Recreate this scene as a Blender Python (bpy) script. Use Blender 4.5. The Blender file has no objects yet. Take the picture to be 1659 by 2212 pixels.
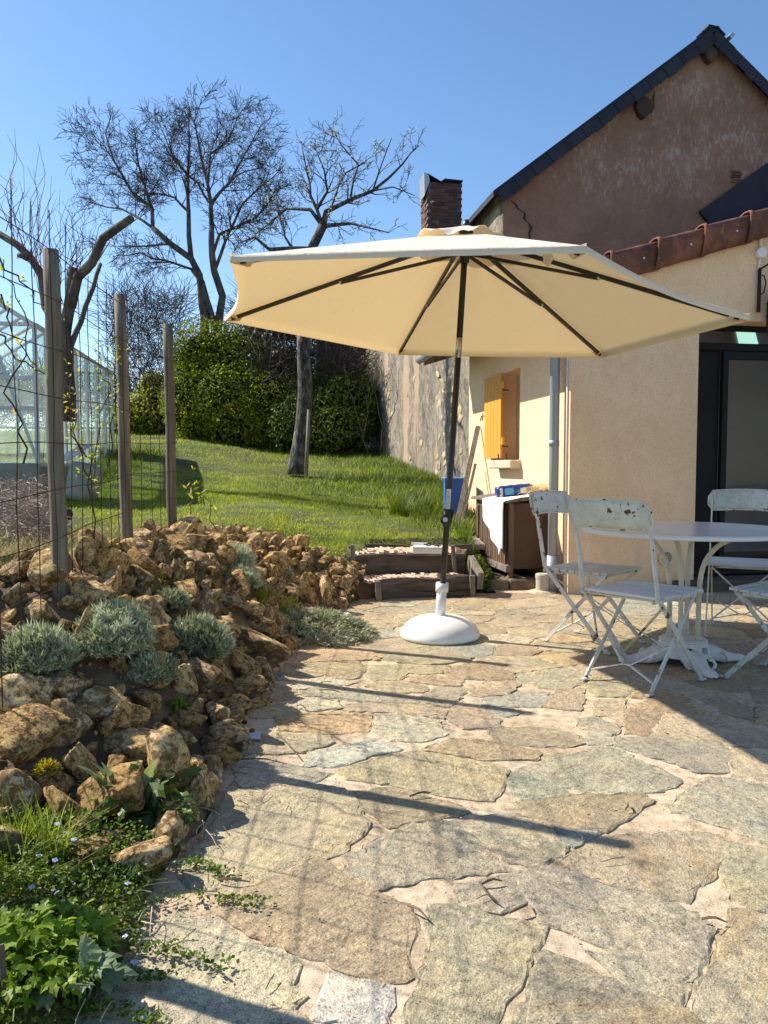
import bpy, math, random
import numpy as np
from mathutils import Matrix, Vector, Euler

# ------------------------------------------------------------------ camera, sky, sun, exposure
sc = bpy.context.scene
COL = sc.collection
CAM_H = 1.07
PITCH = math.radians(3.306)
cam = bpy.data.objects.new("camera", bpy.data.cameras.new("camera"))
COL.objects.link(cam)
cam.location = (0, 0, CAM_H)
cam.rotation_euler = (math.pi / 2 - PITCH, 0, 0)
cam.data.sensor_fit = 'VERTICAL'
cam.data.sensor_height = 24.0
cam.data.lens = 24.0 * 1662 / 2212
cam.data.clip_start = 0.05
cam.data.clip_end = 2000
sc.camera = cam

SUN_EL = math.radians(41.7)
SUN_TO = Vector((-0.917 * math.cos(SUN_EL), 0.399 * math.cos(SUN_EL), math.sin(SUN_EL)))
world = bpy.data.worlds.new("World")
sc.world = world
world.use_nodes = True
wn = world.node_tree
wn.nodes.clear()
wo = wn.nodes.new("ShaderNodeOutputWorld")
wb = wn.nodes.new("ShaderNodeBackground")
ws = wn.nodes.new("ShaderNodeTexSky")
ws.sky_type = 'NISHITA'
ws.sun_disc = False
ws.sun_elevation = SUN_EL
ws.sun_rotation = math.atan2(SUN_TO.x, SUN_TO.y)
ws.altitude = 200
ws.air_density = 1.0
ws.dust_density = 0.3
ws.ozone_density = 1.8
wb.inputs[1].default_value = 0.11
whs = wn.nodes.new("ShaderNodeHueSaturation")
whs.inputs['Saturation'].default_value = 1.14
whs.inputs['Value'].default_value = 0.98
wn.links.new(ws.outputs[0], whs.inputs['Color'])
wn.links.new(whs.outputs[0], wb.inputs[0])
wn.links.new(wb.outputs[0], wo.inputs[0])
sun = bpy.data.objects.new("sun", bpy.data.lights.new("sun", 'SUN'))
COL.objects.link(sun)
sun.data.energy = 4.9
sun.data.angle = math.radians(0.53)
sun.data.color = (1.0, 0.92, 0.79)
sun.rotation_euler = SUN_TO.to_track_quat('Z', 'Y').to_euler()
sc.view_settings.view_transform = 'Standard'
sc.view_settings.look = 'None'
sc.view_settings.gamma = 1
sc.view_settings.use_curve_mapping = False
sc.view_settings.exposure = 0.84

# ------------------------------------------------------------------ measuring helpers (a sight line from the camera -> metres)
F = 1662.0
def ray(x, y):
    a = (x - 829.5) / F; b = (1106 - y) / F
    return Vector((a, math.cos(PITCH) + b * math.sin(PITCH), -math.sin(PITCH) + b * math.cos(PITCH)))
def G(x, y, h=0.0):
    d = ray(x, y); t = (h - CAM_H) / d.z
    return Vector((d.x * t, d.y * t, h))
def A(x, y, Y):
    d = ray(x, y); t = Y / d.y
    return Vector((d.x * t, Y, CAM_H + d.z * t))
C0 = Vector((1.545, 6.42, 0))          # near corner of the low wing
HU = Vector((0.9855, 0.1697, 0)); HV = Vector((-0.1697, 0.9855, 0)); UP = Vector((0, 0, 1))
HA = math.atan2(HU.y, HU.x)
def hf(s, t, z): return C0 + HU * s + HV * t + UP * z
def S_at(x, y, t0):                    # hit the plane t = t0 of the house frame
    d = ray(x, y); o = Vector((0, 0, CAM_H)) - C0
    k = (t0 - o.dot(HV)) / d.dot(HV); q = o + d * k
    return q.dot(HU), q.z
def T_at(x, y, s0):
    d = ray(x, y); o = Vector((0, 0, CAM_H)) - C0
    k = (s0 - o.dot(HU)) / d.dot(HU); q = o + d * k
    return q.dot(HV), q.z

# ------------------------------------------------------------------ materials
def N(nt, t, **kw):
    n = nt.nodes.new(t)
    for k, v in kw.items():
        if k.startswith('i_'): n.inputs[int(k[2:])].default_value = v
        else: setattr(n, k, v)
    return n
def L(nt, a, b): nt.links.new(a, b)
def ramp(nt, fac, stops, interp='LINEAR'):
    r = N(nt, "ShaderNodeValToRGB"); r.color_ramp.interpolation = interp
    e = r.color_ramp.elements
    while len(e) < len(stops): e.new(0.5)
    for i, (p, c) in enumerate(stops):
        e[i].position = p; e[i].color = (*c, 1) if len(c) == 3 else c
    L(nt, fac, r.inputs[0]); return r.outputs[0]
def noise(nt, vec, scale, detail=4, rough=0.55, dist=0.0):
    n = N(nt, "ShaderNodeTexNoise"); n.inputs['Scale'].default_value = scale
    n.inputs['Detail'].default_value = detail; n.inputs['Roughness'].default_value = rough
    n.inputs['Distortion'].default_value = dist
    L(nt, vec, n.inputs['Vector']); return n.outputs['Fac']
def mixc(nt, fac, a, b, mode='MIX'):
    m = N(nt, "ShaderNodeMix", data_type='RGBA', blend_type=mode)
    for sock, v in ((m.inputs[0], fac), (m.inputs[6], a), (m.inputs[7], b)):
        if isinstance(v, (int, float)): sock.default_value = v
        elif isinstance(v, (tuple, list)): sock.default_value = (*v, 1)
        else: L(nt, v, sock)
    return m.outputs[2]
def mth(nt, op, a, b=0.0, clamp=False):
    m = N(nt, "ShaderNodeMath", operation=op, use_clamp=clamp)
    for s, v in ((m.inputs[0], a), (m.inputs[1], b)):
        if isinstance(v, (int, float)): s.default_value = v
        else: L(nt, v, s)
    return m.outputs[0]
def scaled(nt, vec, s):
    m = N(nt, "ShaderNodeVectorMath", operation='MULTIPLY'); L(nt, vec, m.inputs[0]); m.inputs[1].default_value = s
    return m.outputs[0]
def newmat(name):
    m = bpy.data.materials.new(name); m.use_nodes = True
    nt = m.node_tree; b = nt.nodes['Principled BSDF']
    tc = N(nt, "ShaderNodeTexCoord")
    return m, nt, b, tc.outputs['Object']
def bump(nt, b, h, strength, dist=0.01):
    n = N(nt, "ShaderNodeBump"); n.inputs['Strength'].default_value = strength; n.inputs['Distance'].default_value = dist
    L(nt, h, n.inputs['Height']); L(nt, n.outputs[0], b.inputs['Normal'])
def mat(name, stops, scale=5, rough=0.85, bs=30, bst=0.4, bd=0.01, stretch=(1, 1, 1), metal=0.0, spec=0.3, rnd=0.0, detail=6, dist=0.0):
    m, nt, b, vec = newmat(name)
    v = scaled(nt, vec, stretch)
    if rnd:
        oi = N(nt, "ShaderNodeObjectInfo")
        ad = N(nt, "ShaderNodeVectorMath", operation='ADD'); L(nt, v, ad.inputs[0])
        cmb = N(nt, "ShaderNodeCombineXYZ"); L(nt, mth(nt, 'MULTIPLY', oi.outputs['Random'], 37.0), cmb.inputs[0])
        L(nt, mth(nt, 'MULTIPLY', oi.outputs['Random'], 91.0), cmb.inputs[1]); L(nt, cmb.outputs[0], ad.inputs[1]); v = ad.outputs[0]
    f = noise(nt, v, scale, detail, 0.6, dist)
    n = len(stops)
    col = ramp(nt, f, [(0.3 + 0.4 * i / max(1, n - 1), c) for i, c in enumerate(stops)])
    if rnd:
        k = mth(nt, 'ADD', mth(nt, 'MULTIPLY', oi.outputs['Random'], rnd), 1 - rnd / 2)
        cc = N(nt, "ShaderNodeCombineXYZ"); [L(nt, k, cc.inputs[i]) for i in range(3)]
        col = mixc(nt, 1.0, col, cc.outputs[0], 'MULTIPLY')
    L(nt, col, b.inputs['Base Color'])
    b.inputs['Roughness'].default_value = rough; b.inputs['Metallic'].default_value = metal
    b.inputs['Specular IOR Level'].default_value = spec
    if bst: bump(nt, b, noise(nt, v, bs, 6, 0.65), bst, bd)
    return m
def leafmat(name, stops, trans=0.45, rough=0.5, scale=3.0, tcol=None, spec=0.3):
    """leaf: diffuse + translucent, colour varies per face island"""
    m, nt, b, vec = newmat(name)
    g = N(nt, "ShaderNodeNewGeometry")
    f = mth(nt, 'ADD', mth(nt, 'MULTIPLY', g.outputs['Random Per Island'], 0.5), mth(nt, 'MULTIPLY', ramp(nt, noise(nt, vec, scale, 4, .65), [(.32, (0, 0, 0)), (.68, (1, 1, 1))]), 0.5))
    n = len(stops)
    col = ramp(nt, f, [(0.1 + 0.75 * i / max(1, n - 1), c) for i, c in enumerate(stops)])
    L(nt, col, b.inputs['Base Color']); b.inputs['Roughness'].default_value = rough
    b.inputs['Specular IOR Level'].default_value = spec
    tr = N(nt, "ShaderNodeBsdfTranslucent")
    L(nt, mixc(nt, 1.0, col, tcol or (1.5, 1.55, 0.7), 'MULTIPLY'), tr.inputs[0])
    ms = N(nt, "ShaderNodeMixShader"); ms.inputs[0].default_value = trans
    L(nt, b.outputs[0], ms.inputs[1]); L(nt, tr.outputs[0], ms.inputs[2])
    L(nt, ms.outputs[0], nt.nodes['Material Output'].inputs[0])
    return m

# ------------------------------------------------------------------ mesh helpers
def frame_from(d):
    d = d.normalized()
    a = Vector((0, 0, 1)) if abs(d.z) < 0.9 else Vector((1, 0, 0))
    u = d.cross(a).normalized(); w = d.cross(u).normalized()
    return u, w
class MB:
    def __init__(s): s.v = []; s.f = []; s.n = 0
    def add(s, V, Fc):
        s.v.append(np.asarray(V, float).reshape(-1, 3)); s.f += [tuple(i + s.n for i in f) for f in Fc]; s.n += len(s.v[-1]); return s
    def box(s, c, size, R=None, taper=1.0):
        h = np.array(size) / 2
        P = np.array([[x, y, z] for z in (-1, 1) for y in (-1, 1) for x in (-1, 1)], float)
        P[4:, :2] *= taper
        P = P * h
        if R is not None: P = P @ np.array(R.to_3x3()).T
        return s.add(P + np.array(c), [(0, 2, 3, 1), (4, 5, 7, 6), (0, 1, 5, 4), (2, 6, 7, 3), (0, 4, 6, 2), (1, 3, 7, 5)])
    def bar(s, a, b, w, t, up=(0, 0, 1)):
        """rectangular bar from a to b, w wide (sideways), t thick (along up)"""
        a = Vector(a); b = Vector(b); d = (b - a).normalized(); up = Vector(up)
        if abs(d.dot(up)) > 0.98: up = Vector((1, 0, 0))
        x = d.cross(up).normalized(); y = x.cross(d).normalized()
        P = [p + x * (i * w / 2) + y * (j * t / 2) for p in (a, b) for i, j in ((-1, -1), (1, -1), (1, 1), (-1, 1))]
        return s.add([tuple(q) for q in P], [(0, 1, 2, 3), (7, 6, 5, 4), (0, 4, 5, 1), (1, 5, 6, 2), (2, 6, 7, 3), (3, 7, 4, 0)])
    def tube(s, pts, rad, n=6, cap=True):
        pts = [Vector(p) for p in pts]; m = len(pts)
        if not hasattr(rad, '__len__'): rad = [rad] * m
        V = []; u = None
        for i, p in enumerate(pts):
            d = (pts[min(i + 1, m - 1)] - pts[max(i - 1, 0)])
            if d.length < 1e-9: d = Vector((0, 0, 1))
            d.normalize()
            if u is None: u, w = frame_from(d)
            else:
                u = (u - d * u.dot(d))
                u = u.normalized() if u.length > 1e-6 else frame_from(d)[0]
                w = d.cross(u)
            for k in range(n):
                a = 2 * math.pi * k / n
                q = p + (u * math.cos(a) + w * math.sin(a)) * rad[i]; V.append((q.x, q.y, q.z))
        Fc = [(i * n + k, i * n + (k + 1) % n, (i + 1) * n + (k + 1) % n, (i + 1) * n + k) for i in range(m - 1) for k in range(n)]
        if cap: Fc += [tuple(range(n - 1, -1, -1)), tuple((m - 1) * n + k for k in range(n))]
        return s.add(V, Fc)
    def lathe(s, prof, c=(0, 0, 0), n=24, R=None):
        V = []
        for r, z in prof:
            for k in range(n):
                a = 2 * math.pi * k / n; V.append((r * math.cos(a), r * math.sin(a), z))
        V = np.array(V)
        if R is not None: V = V @ np.array(R.to_3x3()).T
        m = len(prof)
        Fc = [(i * n + k, i * n + (k + 1) % n, (i + 1) * n + (k + 1) % n, (i + 1) * n + k) for i in range(m - 1) for k in range(n)]
        Fc += [tuple(range(n - 1, -1, -1)), tuple((m - 1) * n + k for k in range(n))]
        return s.add(V + np.array(c), Fc)
    def prism(s, poly, off):
        """planar polygon (3-D points) extruded by the vector off"""
        n = len(poly); off = Vector(off)
        V = [tuple(Vector(p)) for p in poly] + [tuple(Vector(p) + off) for p in poly]
        return s.add(V, [tuple(range(n - 1, -1, -1)), tuple(range(n, 2 * n))] + [(i, (i + 1) % n, n + (i + 1) % n, n + i) for i in range(n)])
    def build(s, name, m, parent=None, smooth=False, bevel=0.0, **props):
        me = bpy.data.meshes.new(name)
        V = np.concatenate(s.v) if s.v else np.zeros((0, 3))
        me.from_pydata(V.tolist(), [], s.f); me.update()
        if smooth: me.polygons.foreach_set('use_smooth', [True] * len(me.polygons))
        return link(name, me, m, parent, bevel, **props)
def link(name, me, m, parent=None, bevel=0.0, **props):
    if m is not None and not me.materials: me.materials.append(m)
    o = bpy.data.objects.new(name, me); COL.objects.link(o)
    if parent is not None: adopt(o, parent)
    if bevel:
        bv = o.modifiers.new("edge", 'BEVEL'); bv.width = bevel; bv.segments = 1; bv.limit_method = 'ANGLE'
    for k, v in props.items(): o[k] = v
    return o
def world_of(p):
    return (world_of(p.parent) @ p.matrix_parent_inverse if p.parent else Matrix.Identity(4)) @ p.matrix_basis
def adopt(o, parent):
    o.parent = parent; o.matrix_parent_inverse = world_of(parent).inverted()
def mesh_np(name, V, Fc, m, parent=None, smooth=False, **props):
    me = bpy.data.meshes.new(name)
    V = np.ascontiguousarray(V, dtype=np.float32); Fc = np.ascontiguousarray(Fc, dtype=np.int32)
    k = Fc.shape[1]
    me.vertices.add(len(V)); me.vertices.foreach_set('co', V.ravel())
    me.loops.add(Fc.size); me.loops.foreach_set('vertex_index', Fc.ravel())
    me.polygons.add(len(Fc)); me.polygons.foreach_set('loop_start', np.arange(0, Fc.size, k, dtype=np.int32))
    me.update(calc_edges=True)
    if smooth: me.polygons.foreach_set('use_smooth', [True] * len(me.polygons))
    return link(name, me, m, parent, **props)
def thing(name, label, cat, loc=(0, 0, 0), group=None, rz=0.0):
    o = bpy.data.objects.new(name, None); COL.objects.link(o)
    o.empty_display_size = 0.1; o.location = loc; o.rotation_euler = (0, 0, rz)
    o['label'] = label; o['category'] = cat
    if group: o['group'] = group
    return o
def tag(o, label, cat, group=None):
    o['label'] = label; o['category'] = cat
    if group: o['group'] = group
    return o
def struct(o): o['kind'] = 'structure'; return o
def smooth01(x): x = np.clip(x, 0, 1); return x * x * (3 - 2 * x)
def vnoise(P, seed=0, scale=1.0):
    """cheap smooth pseudo-noise in about -1..1"""
    r = np.random.default_rng(seed); P = np.asarray(P, float) * scale; o = 0
    for i in range(7):
        k = r.normal(size=P.shape[-1]) * (1 + 0.55 * i); o = o + np.sin(P @ k + r.uniform(0, 6.28)) / (1 + 0.45 * i)
    return o / 3.2

# ------------------------------------------------------------------ ground heights
def edge_x(Y):
    Y = np.asarray(Y, float)
    return np.interp(Y, [0, 1.3, 1.7, 2.2, 2.7, 3.2, 3.9, 4.6, 5.3, 5.8, 6.15, 6.3], [-.62, -.60, -.56, -.55, -.53, -.58, -.56, -.52, -.42, -.33, -.2, -.16]) + 0.02 * np.sin(Y * 9)
def lawn_h(X, Y):
    X = np.asarray(X, float); Y = np.asarray(Y, float)
    yy = np.minimum(Y, 24)
    h = 0.36 + 0.092 * np.maximum(yy - 7.3, 0) + 0.10 * np.minimum(yy - 7.3, 0) * 0.3
    h = h + 0.12 * smooth01((-X - 0.4) / 1.1) * (1 - 0.7 * smooth01((Y - 8) / 4)) + 0.28 * smooth01((-X - 2) / 3) * smooth01((Y - 10) / 8)
    h = h - 0.05 * np.maximum(Y - 24, 0) * 0.3
    return h + 0.018 * vnoise(np.stack([X, Y], -1), 3, 1.6) + 0.014 * vnoise(np.stack([X, Y], -1), 5, 0.45)
def ground_h(X, Y):
    X = np.asarray(X, float); Y = np.asarray(Y, float)
    ex = edge_x(Y)
    s = np.clip((ex - X) / 0.88, 0, 1)
    rh = 0.60 * smooth01(s) ** 0.75 * smooth01((Y - 1.9) / 1.25) * (1 - 0.20 * smooth01((Y - 4.4) / 1.2)) + 0.03 * np.clip((ex - X) / 0.3, 0, 1)
    rh = np.where(X < -1.9, rh - 0.0, rh)
    lh = lawn_h(X, Y)
    t = smooth01((Y - 5.7) / 1.2)
    left = rh * (1 - t) + lh * t
    left = np.where(Y < 1.9, np.clip(left, 0, .08), left)
    left = left + 0.012 * vnoise(np.stack([X, Y], -1), 9, 5.0) * np.clip((ex - X) / 0.1, 0, 1)
    # right of the rockery: patio (sheet sits above), then steps and bank
    bank = smooth01((Y - 6.35 - 1.15 * smooth01((X - .80) / .16)) / 1.05)
    right = -0.06 + (lh + 0.06) * bank
    right = np.where((Y < 7.45) & (X < 0.80), np.minimum(right, -0.05 + 0.30 * smooth01((Y - 6.5) / .3) * 0.9), right)
    h = np.where(X < ex - 0.0, left, np.where(Y < 6.35, -0.06, right))
    return h
def Hs(x, y): return float(ground_h(np.array([x]), np.array([y]))[0])
def hit(x, y, rmax=40.0):
    d = ray(x, y); t = .8; o = Vector((0, 0, CAM_H))
    while t < rmax:
        p = o + d * t
        if p.z < Hs(p.x, p.y): return Vector((p.x, p.y, Hs(p.x, p.y)))
        t += .012 + t * .002
    return o + d * t
def in_house(X, Y, m=0.0):
    dx = X - C0.x; dy = Y - C0.y
    s = dx * HU.x + dy * HU.y; t = dx * HV.x + dy * HV.y
    return ((s > -m) & (t > -m) & (t < 3.05)) | ((s > 0.44 - m) & (t > 2.9) & (t < 17))
RNG = np.random.default_rng(7)
# ------------------------------------------------------------------ materials used
def render_wall_mat(name, stops, patch=None):
    m, nt, b, vec = newmat(name)
    big = noise(nt, vec, 1.3, 5, 0.6); fine = noise(nt, vec, 130, 3, 0.7); mid = noise(nt, vec, 9, 6, 0.65)
    col = ramp(nt, mth(nt, 'ADD', mth(nt, 'MULTIPLY', big, .6), mth(nt, 'MULTIPLY', mid, .4)), [(0.38, stops[0]), (0.62, stops[1])])
    sp = ramp(nt, fine, [(0.34, (.74, .70, .67)), (0.5, (1, 1, 1)), (0.66, (1.06, 1.06, 1.06))])
    col = mixc(nt, 1.0, col, sp, 'MULTIPLY')
    if patch:
        st = scaled(nt, vec, (1, 1, .45)); sx = N(nt, "ShaderNodeSeparateXYZ"); L(nt, vec, sx.inputs[0])
        pn = noise(nt, st, 19.0, 9, 0.8, .1)
        band = ramp(nt, mth(nt, 'DIVIDE', sx.outputs[2], 8.0), [(patch[0] / 8, (0, 0, 0)), (patch[1] / 8, (1, 1, 1)), (patch[2] / 8, (1, 1, 1)), (patch[3] / 8, (.3, .3, .3))])
        k = mth(nt, 'ADD', pn, mth(nt, 'MULTIPLY', mth(nt, 'SUBTRACT', band, 1.0), .35))
        k2 = ramp(nt, mth(nt, 'ADD', k, mth(nt, 'MULTIPLY', mth(nt, 'SUBTRACT', big, .5), .5)), [(0.505, (0, 0, 0)), (0.60, (.55, .55, .55))])
        col = mixc(nt, k2, col, (.42, .36, .33))
        dk = ramp(nt, noise(nt, st, 2.2, 7, .7), [(0.52, (0, 0, 0)), (0.68, (1, 1, 1))])
        col = mixc(nt, mth(nt, 'MULTIPLY', dk, .45), col, (.13, .10, .085))
    else:
        sz = N(nt, "ShaderNodeSeparateXYZ"); L(nt, vec, sz.inputs[0])
        k = ramp(nt, mth(nt, 'ADD', mth(nt, 'MULTIPLY', sz.outputs[2], 1.6), mth(nt, 'MULTIPLY', noise(nt, scaled(nt, vec, (1, 1, .4)), 6, 7, .7), .9)), [(.34, (.75, .75, .75)), (.72, (0, 0, 0))])
        col = mixc(nt, k, col, (.42, .30, .17))
        st = ramp(nt, noise(nt, scaled(nt, vec, (1, 1, .16)), 2.6, 7, .7), [(.55, (0, 0, 0)), (.72, (.30, .30, .30))])
        col = mixc(nt, st, col, (.45, .36, .27))
    L(nt, col, b.inputs['Base Color']); b.inputs['Roughness'].default_value = .95; b.inputs['Specular IOR Level'].default_value = .15
    bump(nt, b, mth(nt, 'ADD', fine, mth(nt, 'MULTIPLY', mid, .5)), .55, .0035)
    return m
M = {}
M['cream'] = render_wall_mat('cream_render', ((.79, .535, .33), (.88, .635, .42)))
M['brown_render'] = render_wall_mat('brown_render', ((.22, .135, .098), (.30, .195, .145)), patch=(3.2, 4.6, 5.8, 6.6))
M['sill'] = mat('sill_stone', ((.45, .38, .27), (.62, .55, .42)), 8, bs=60, bst=.3)
def rubble_mat():
    m, nt, b, vec = newmat('rubble_wall')
    st = scaled(nt, vec, (1, 1, .6))
    n1 = noise(nt, st, 2.2, 8, .7, .6); n2 = noise(nt, st, 15, 9, .78, .5)
    col = ramp(nt, mth(nt, 'ADD', mth(nt, 'MULTIPLY', n1, .35), mth(nt, 'MULTIPLY', n2, .65)), [(.38, (.05, .045, .035)), (.46, (.16, .14, .11)), (.54, (.31, .27, .21)), (.63, (.50, .41, .28))])
    # vertical strips of newer mortar run down the wall
    strip = noise(nt, scaled(nt, vec, (1.0, 1.0, .04)), .9, 1, .5)
    col = mixc(nt, ramp(nt, strip, [(.60, (0, 0, 0)), (.63, (1, 1, 1))]), col, (.44, .32, .22))
    L(nt, col, b.inputs['Base Color']); b.inputs['Roughness'].default_value = .95
    bump(nt, b, mth(nt, 'ADD', n2, mth(nt, 'MULTIPLY', noise(nt, vec, 50, 4, .7), .4)), 1.0, .035)
    return m
M['rubble'] = rubble_mat()
M['rubble_stone'] = mat('rubble_stone', ((.34, .26, .15), (.52, .42, .27)), 3, bs=20, bst=.5, bd=.003, rnd=.5)
M['slate'] = mat('slate', ((.012, .016, .026), (.024, .030, .045)), 4, rough=.65, bs=20, bst=.3, rnd=.25)
M['old_wood'] = mat('weathered_wood', ((.09, .075, .058), (.19, .16, .125), (.28, .245, .20)), 5, bs=30, bst=.5, stretch=(6, 6, .6), rnd=.3)
M['dark_wood'] = mat('dark_wood', ((.028, .020, .015), (.075, .055, .04)), 4, bs=25, bst=.5, rnd=.3)
M['board_wood'] = mat('step_board_wood', ((.05, .037, .028), (.16, .125, .095)), 3, bs=30, bst=.7, stretch=(1, 4, 8), rnd=.3)
M['orange_wood'] = mat('orange_varnished_wood', ((.58, .25, .03), (.74, .36, .055)), 5, rough=.5, bs=40, bst=.15, stretch=(3, 3, .4), rnd=.15)
M['cab_side'] = mat('cabinet_brown_panel', ((.075, .045, .028), (.115, .072, .046)), 4, bs=160, bst=.25, stretch=(1, 1, 1))
M['cab_slat'] = mat('cabinet_slat_wood', ((.11, .062, .04), (.22, .14, .095)), 5, bs=40, bst=.3, stretch=(4, 4, .5), rnd=.4)
M['metal_grey'] = mat('zinc_pipe', ((.25, .28, .30), (.34, .37, .39)), 3, rough=.45, bst=.05, metal=.35)
M['iron_rust'] = mat('rusty_iron', ((.045, .022, .014), (.11, .05, .03)), 30, bst=.3, bs=120)
M['black_iron'] = mat('dark_iron', ((.02, .012, .010), (.05, .025, .02)), 20, rough=.6, bst=.2)
M['plaster_white'] = mat('white_plastic', ((.70, .68, .62), (.76, .74, .69)), 3, rough=.45, bst=.03)
M['cream_plastic'] = mat('cream_plastic', ((.62, .55, .38), (.68, .61, .44)), 3, rough=.5, bst=.03)
M['pvc'] = mat('grey_beige_pvc', ((.40, .38, .30), (.48, .46, .38)), 3, rough=.5, bst=.05)
M['dark_frame'] = mat('dark_grey_aluminium', ((.010, .012, .013), (.016, .018, .019)), 3, rough=.6, bst=.0, spec=.12)
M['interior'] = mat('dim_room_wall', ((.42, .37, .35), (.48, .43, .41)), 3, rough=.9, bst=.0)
M['brick'] = mat('chimney_brick', ((.10, .045, .035), (.20, .095, .07)), 8, bs=60, bst=.4, rnd=.7)
M['chimney_mortar'] = mat('old_mortar', ((.10, .085, .075), (.20, .17, .15)), 8, bs=60, bst=.4)
M['zinc'] = mat('zinc_sheet', ((.38, .40, .41), (.52, .54, .55)), 3, rough=.35, metal=.6, bst=.0)
def tile_mat():
    m, nt, b, vec = newmat('old_roof_tile')
    oi = N(nt, "ShaderNodeObjectInfo")
    n1 = noise(nt, vec, 4, 8, .7, .5); n2 = noise(nt, vec, 24, 6, .7)
    col = ramp(nt, n1, [(.30, (.05, .023, .016)), (.5, (.16, .057, .03)), (.68, (.30, .11, .055))])
    col = mixc(nt, ramp(nt, n2, [(.62, (0, 0, 0)), (.70, (.8, .8, .8))]), col, (.34, .30, .22))
    col = mixc(nt, ramp(nt, noise(nt, vec, 7, 7, .75, 1), [(.60, (0, 0, 0)), (.67, (.7, .7, .7))]), col, (.30, .20, .04))
    L(nt, col, b.inputs['Base Color']); b.inputs['Roughness'].default_value = .8
    bump(nt, b, n2, .4, .006); return m
M['rooftile'] = tile_mat()
def rock_mat():
    m, nt, b, vec = newmat('ochre_limestone')
    oi = N(nt, "ShaderNodeObjectInfo")
    ad = N(nt, "ShaderNodeVectorMath", operation='ADD'); L(nt, vec, ad.inputs[0])
    cb = N(nt, "ShaderNodeCombineXYZ"); L(nt, mth(nt, 'MULTIPLY', oi.outputs['Random'], 53.), cb.inputs[0]); L(nt, cb.outputs[0], ad.inputs[1])
    v = ad.outputs[0]
    n1 = noise(nt, v, 2.4, 7, .65, .5); n2 = noise(nt, v, 11, 8, .75, .4); n3 = noise(nt, v, 46, 5, .7)
    f = mth(nt, 'ADD', mth(nt, 'MULTIPLY', n1, .45), mth(nt, 'ADD', mth(nt, 'MULTIPLY', n2, .35), mth(nt, 'MULTIPLY', n3, .2)))
    f = mth(nt, 'ADD', f, mth(nt, 'MULTIPLY', mth(nt, 'SUBTRACT', oi.outputs['Random'], .55), .15))
    col = ramp(nt, f, [(.37, (.07, .045, .025)), (.42, (.26, .16, .065)), (.455, (.60, .41, .16)), (.52, (.83, .62, .31)), (.61, (.92, .79, .55))])
    # grey weathering and moss lie on some of the upper faces
    g = N(nt, "ShaderNodeNewGeometry"); sx = N(nt, "ShaderNodeSeparateXYZ"); L(nt, g.outputs['Normal'], sx.inputs[0])
    mossk = ramp(nt, mth(nt, 'ADD', noise(nt, v, 3.5, 6, .7), mth(nt, 'MULTIPLY', sx.outputs[2], .05)), [(.66, (0, 0, 0)), (.72, (1, 1, 1))])
    col = mixc(nt, mth(nt, 'MULTIPLY', mossk, .75), col, (.11, .085, .012))
    gk = ramp(nt, noise(nt, v, 1.9, 5, .6), [(.54, (0, 0, 0)), (.64, (1, 1, 1))])
    col = mixc(nt, mth(nt, 'MULTIPLY', gk, .35), col, (.34, .28, .20))
    ork = ramp(nt, noise(nt, v, 5.1, 4, .6, .4), [(.70, (0, 0, 0)), (.74, (1, 1, 1))])
    col = mixc(nt, ork, col, (.50, .20, .02))
    col = mixc(nt, 1.0, col, ramp(nt, oi.outputs['Random'], [(0, (1.08, 1.02, .95)), (.38, (.80, .70, .58)), (.5, (1.08, 1.02, .94)), (.70, (.66, .63, .60)), (.8, (1.1, 1.02, .92)), (1, (1.0, .78, .55))], 'CONSTANT'), 'MULTIPLY')
    pit = ramp(nt, noise(nt, v, 19, 4, .6, .6), [(.34, (.12, .10, .09)), (.42, (1, 1, 1))])
    col = mixc(nt, .9, col, pit, 'MULTIPLY')
    dkr = ramp(nt, mth(nt, 'ADD', noise(nt, v, 2.9, 6, .7, .3), mth(nt, 'MULTIPLY', mth(nt, 'SUBTRACT', oi.outputs['Random'], .5), .2)), [(.50, (1, 1, 1)), (.57, (.30, .25, .22))])
    col = mixc(nt, .9, col, dkr, 'MULTIPLY')
    L(nt, col, b.inputs['Base Color']); b.inputs['Roughness'].default_value = .92; b.inputs['Specular IOR Level'].default_value = .2
    bump(nt, b, mth(nt, 'ADD', mth(nt, 'MULTIPLY', n2, 1.0), mth(nt, 'MULTIPLY', n3, .5)), 1.0, .013)
    return m
M['rock'] = rock_mat()
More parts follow.
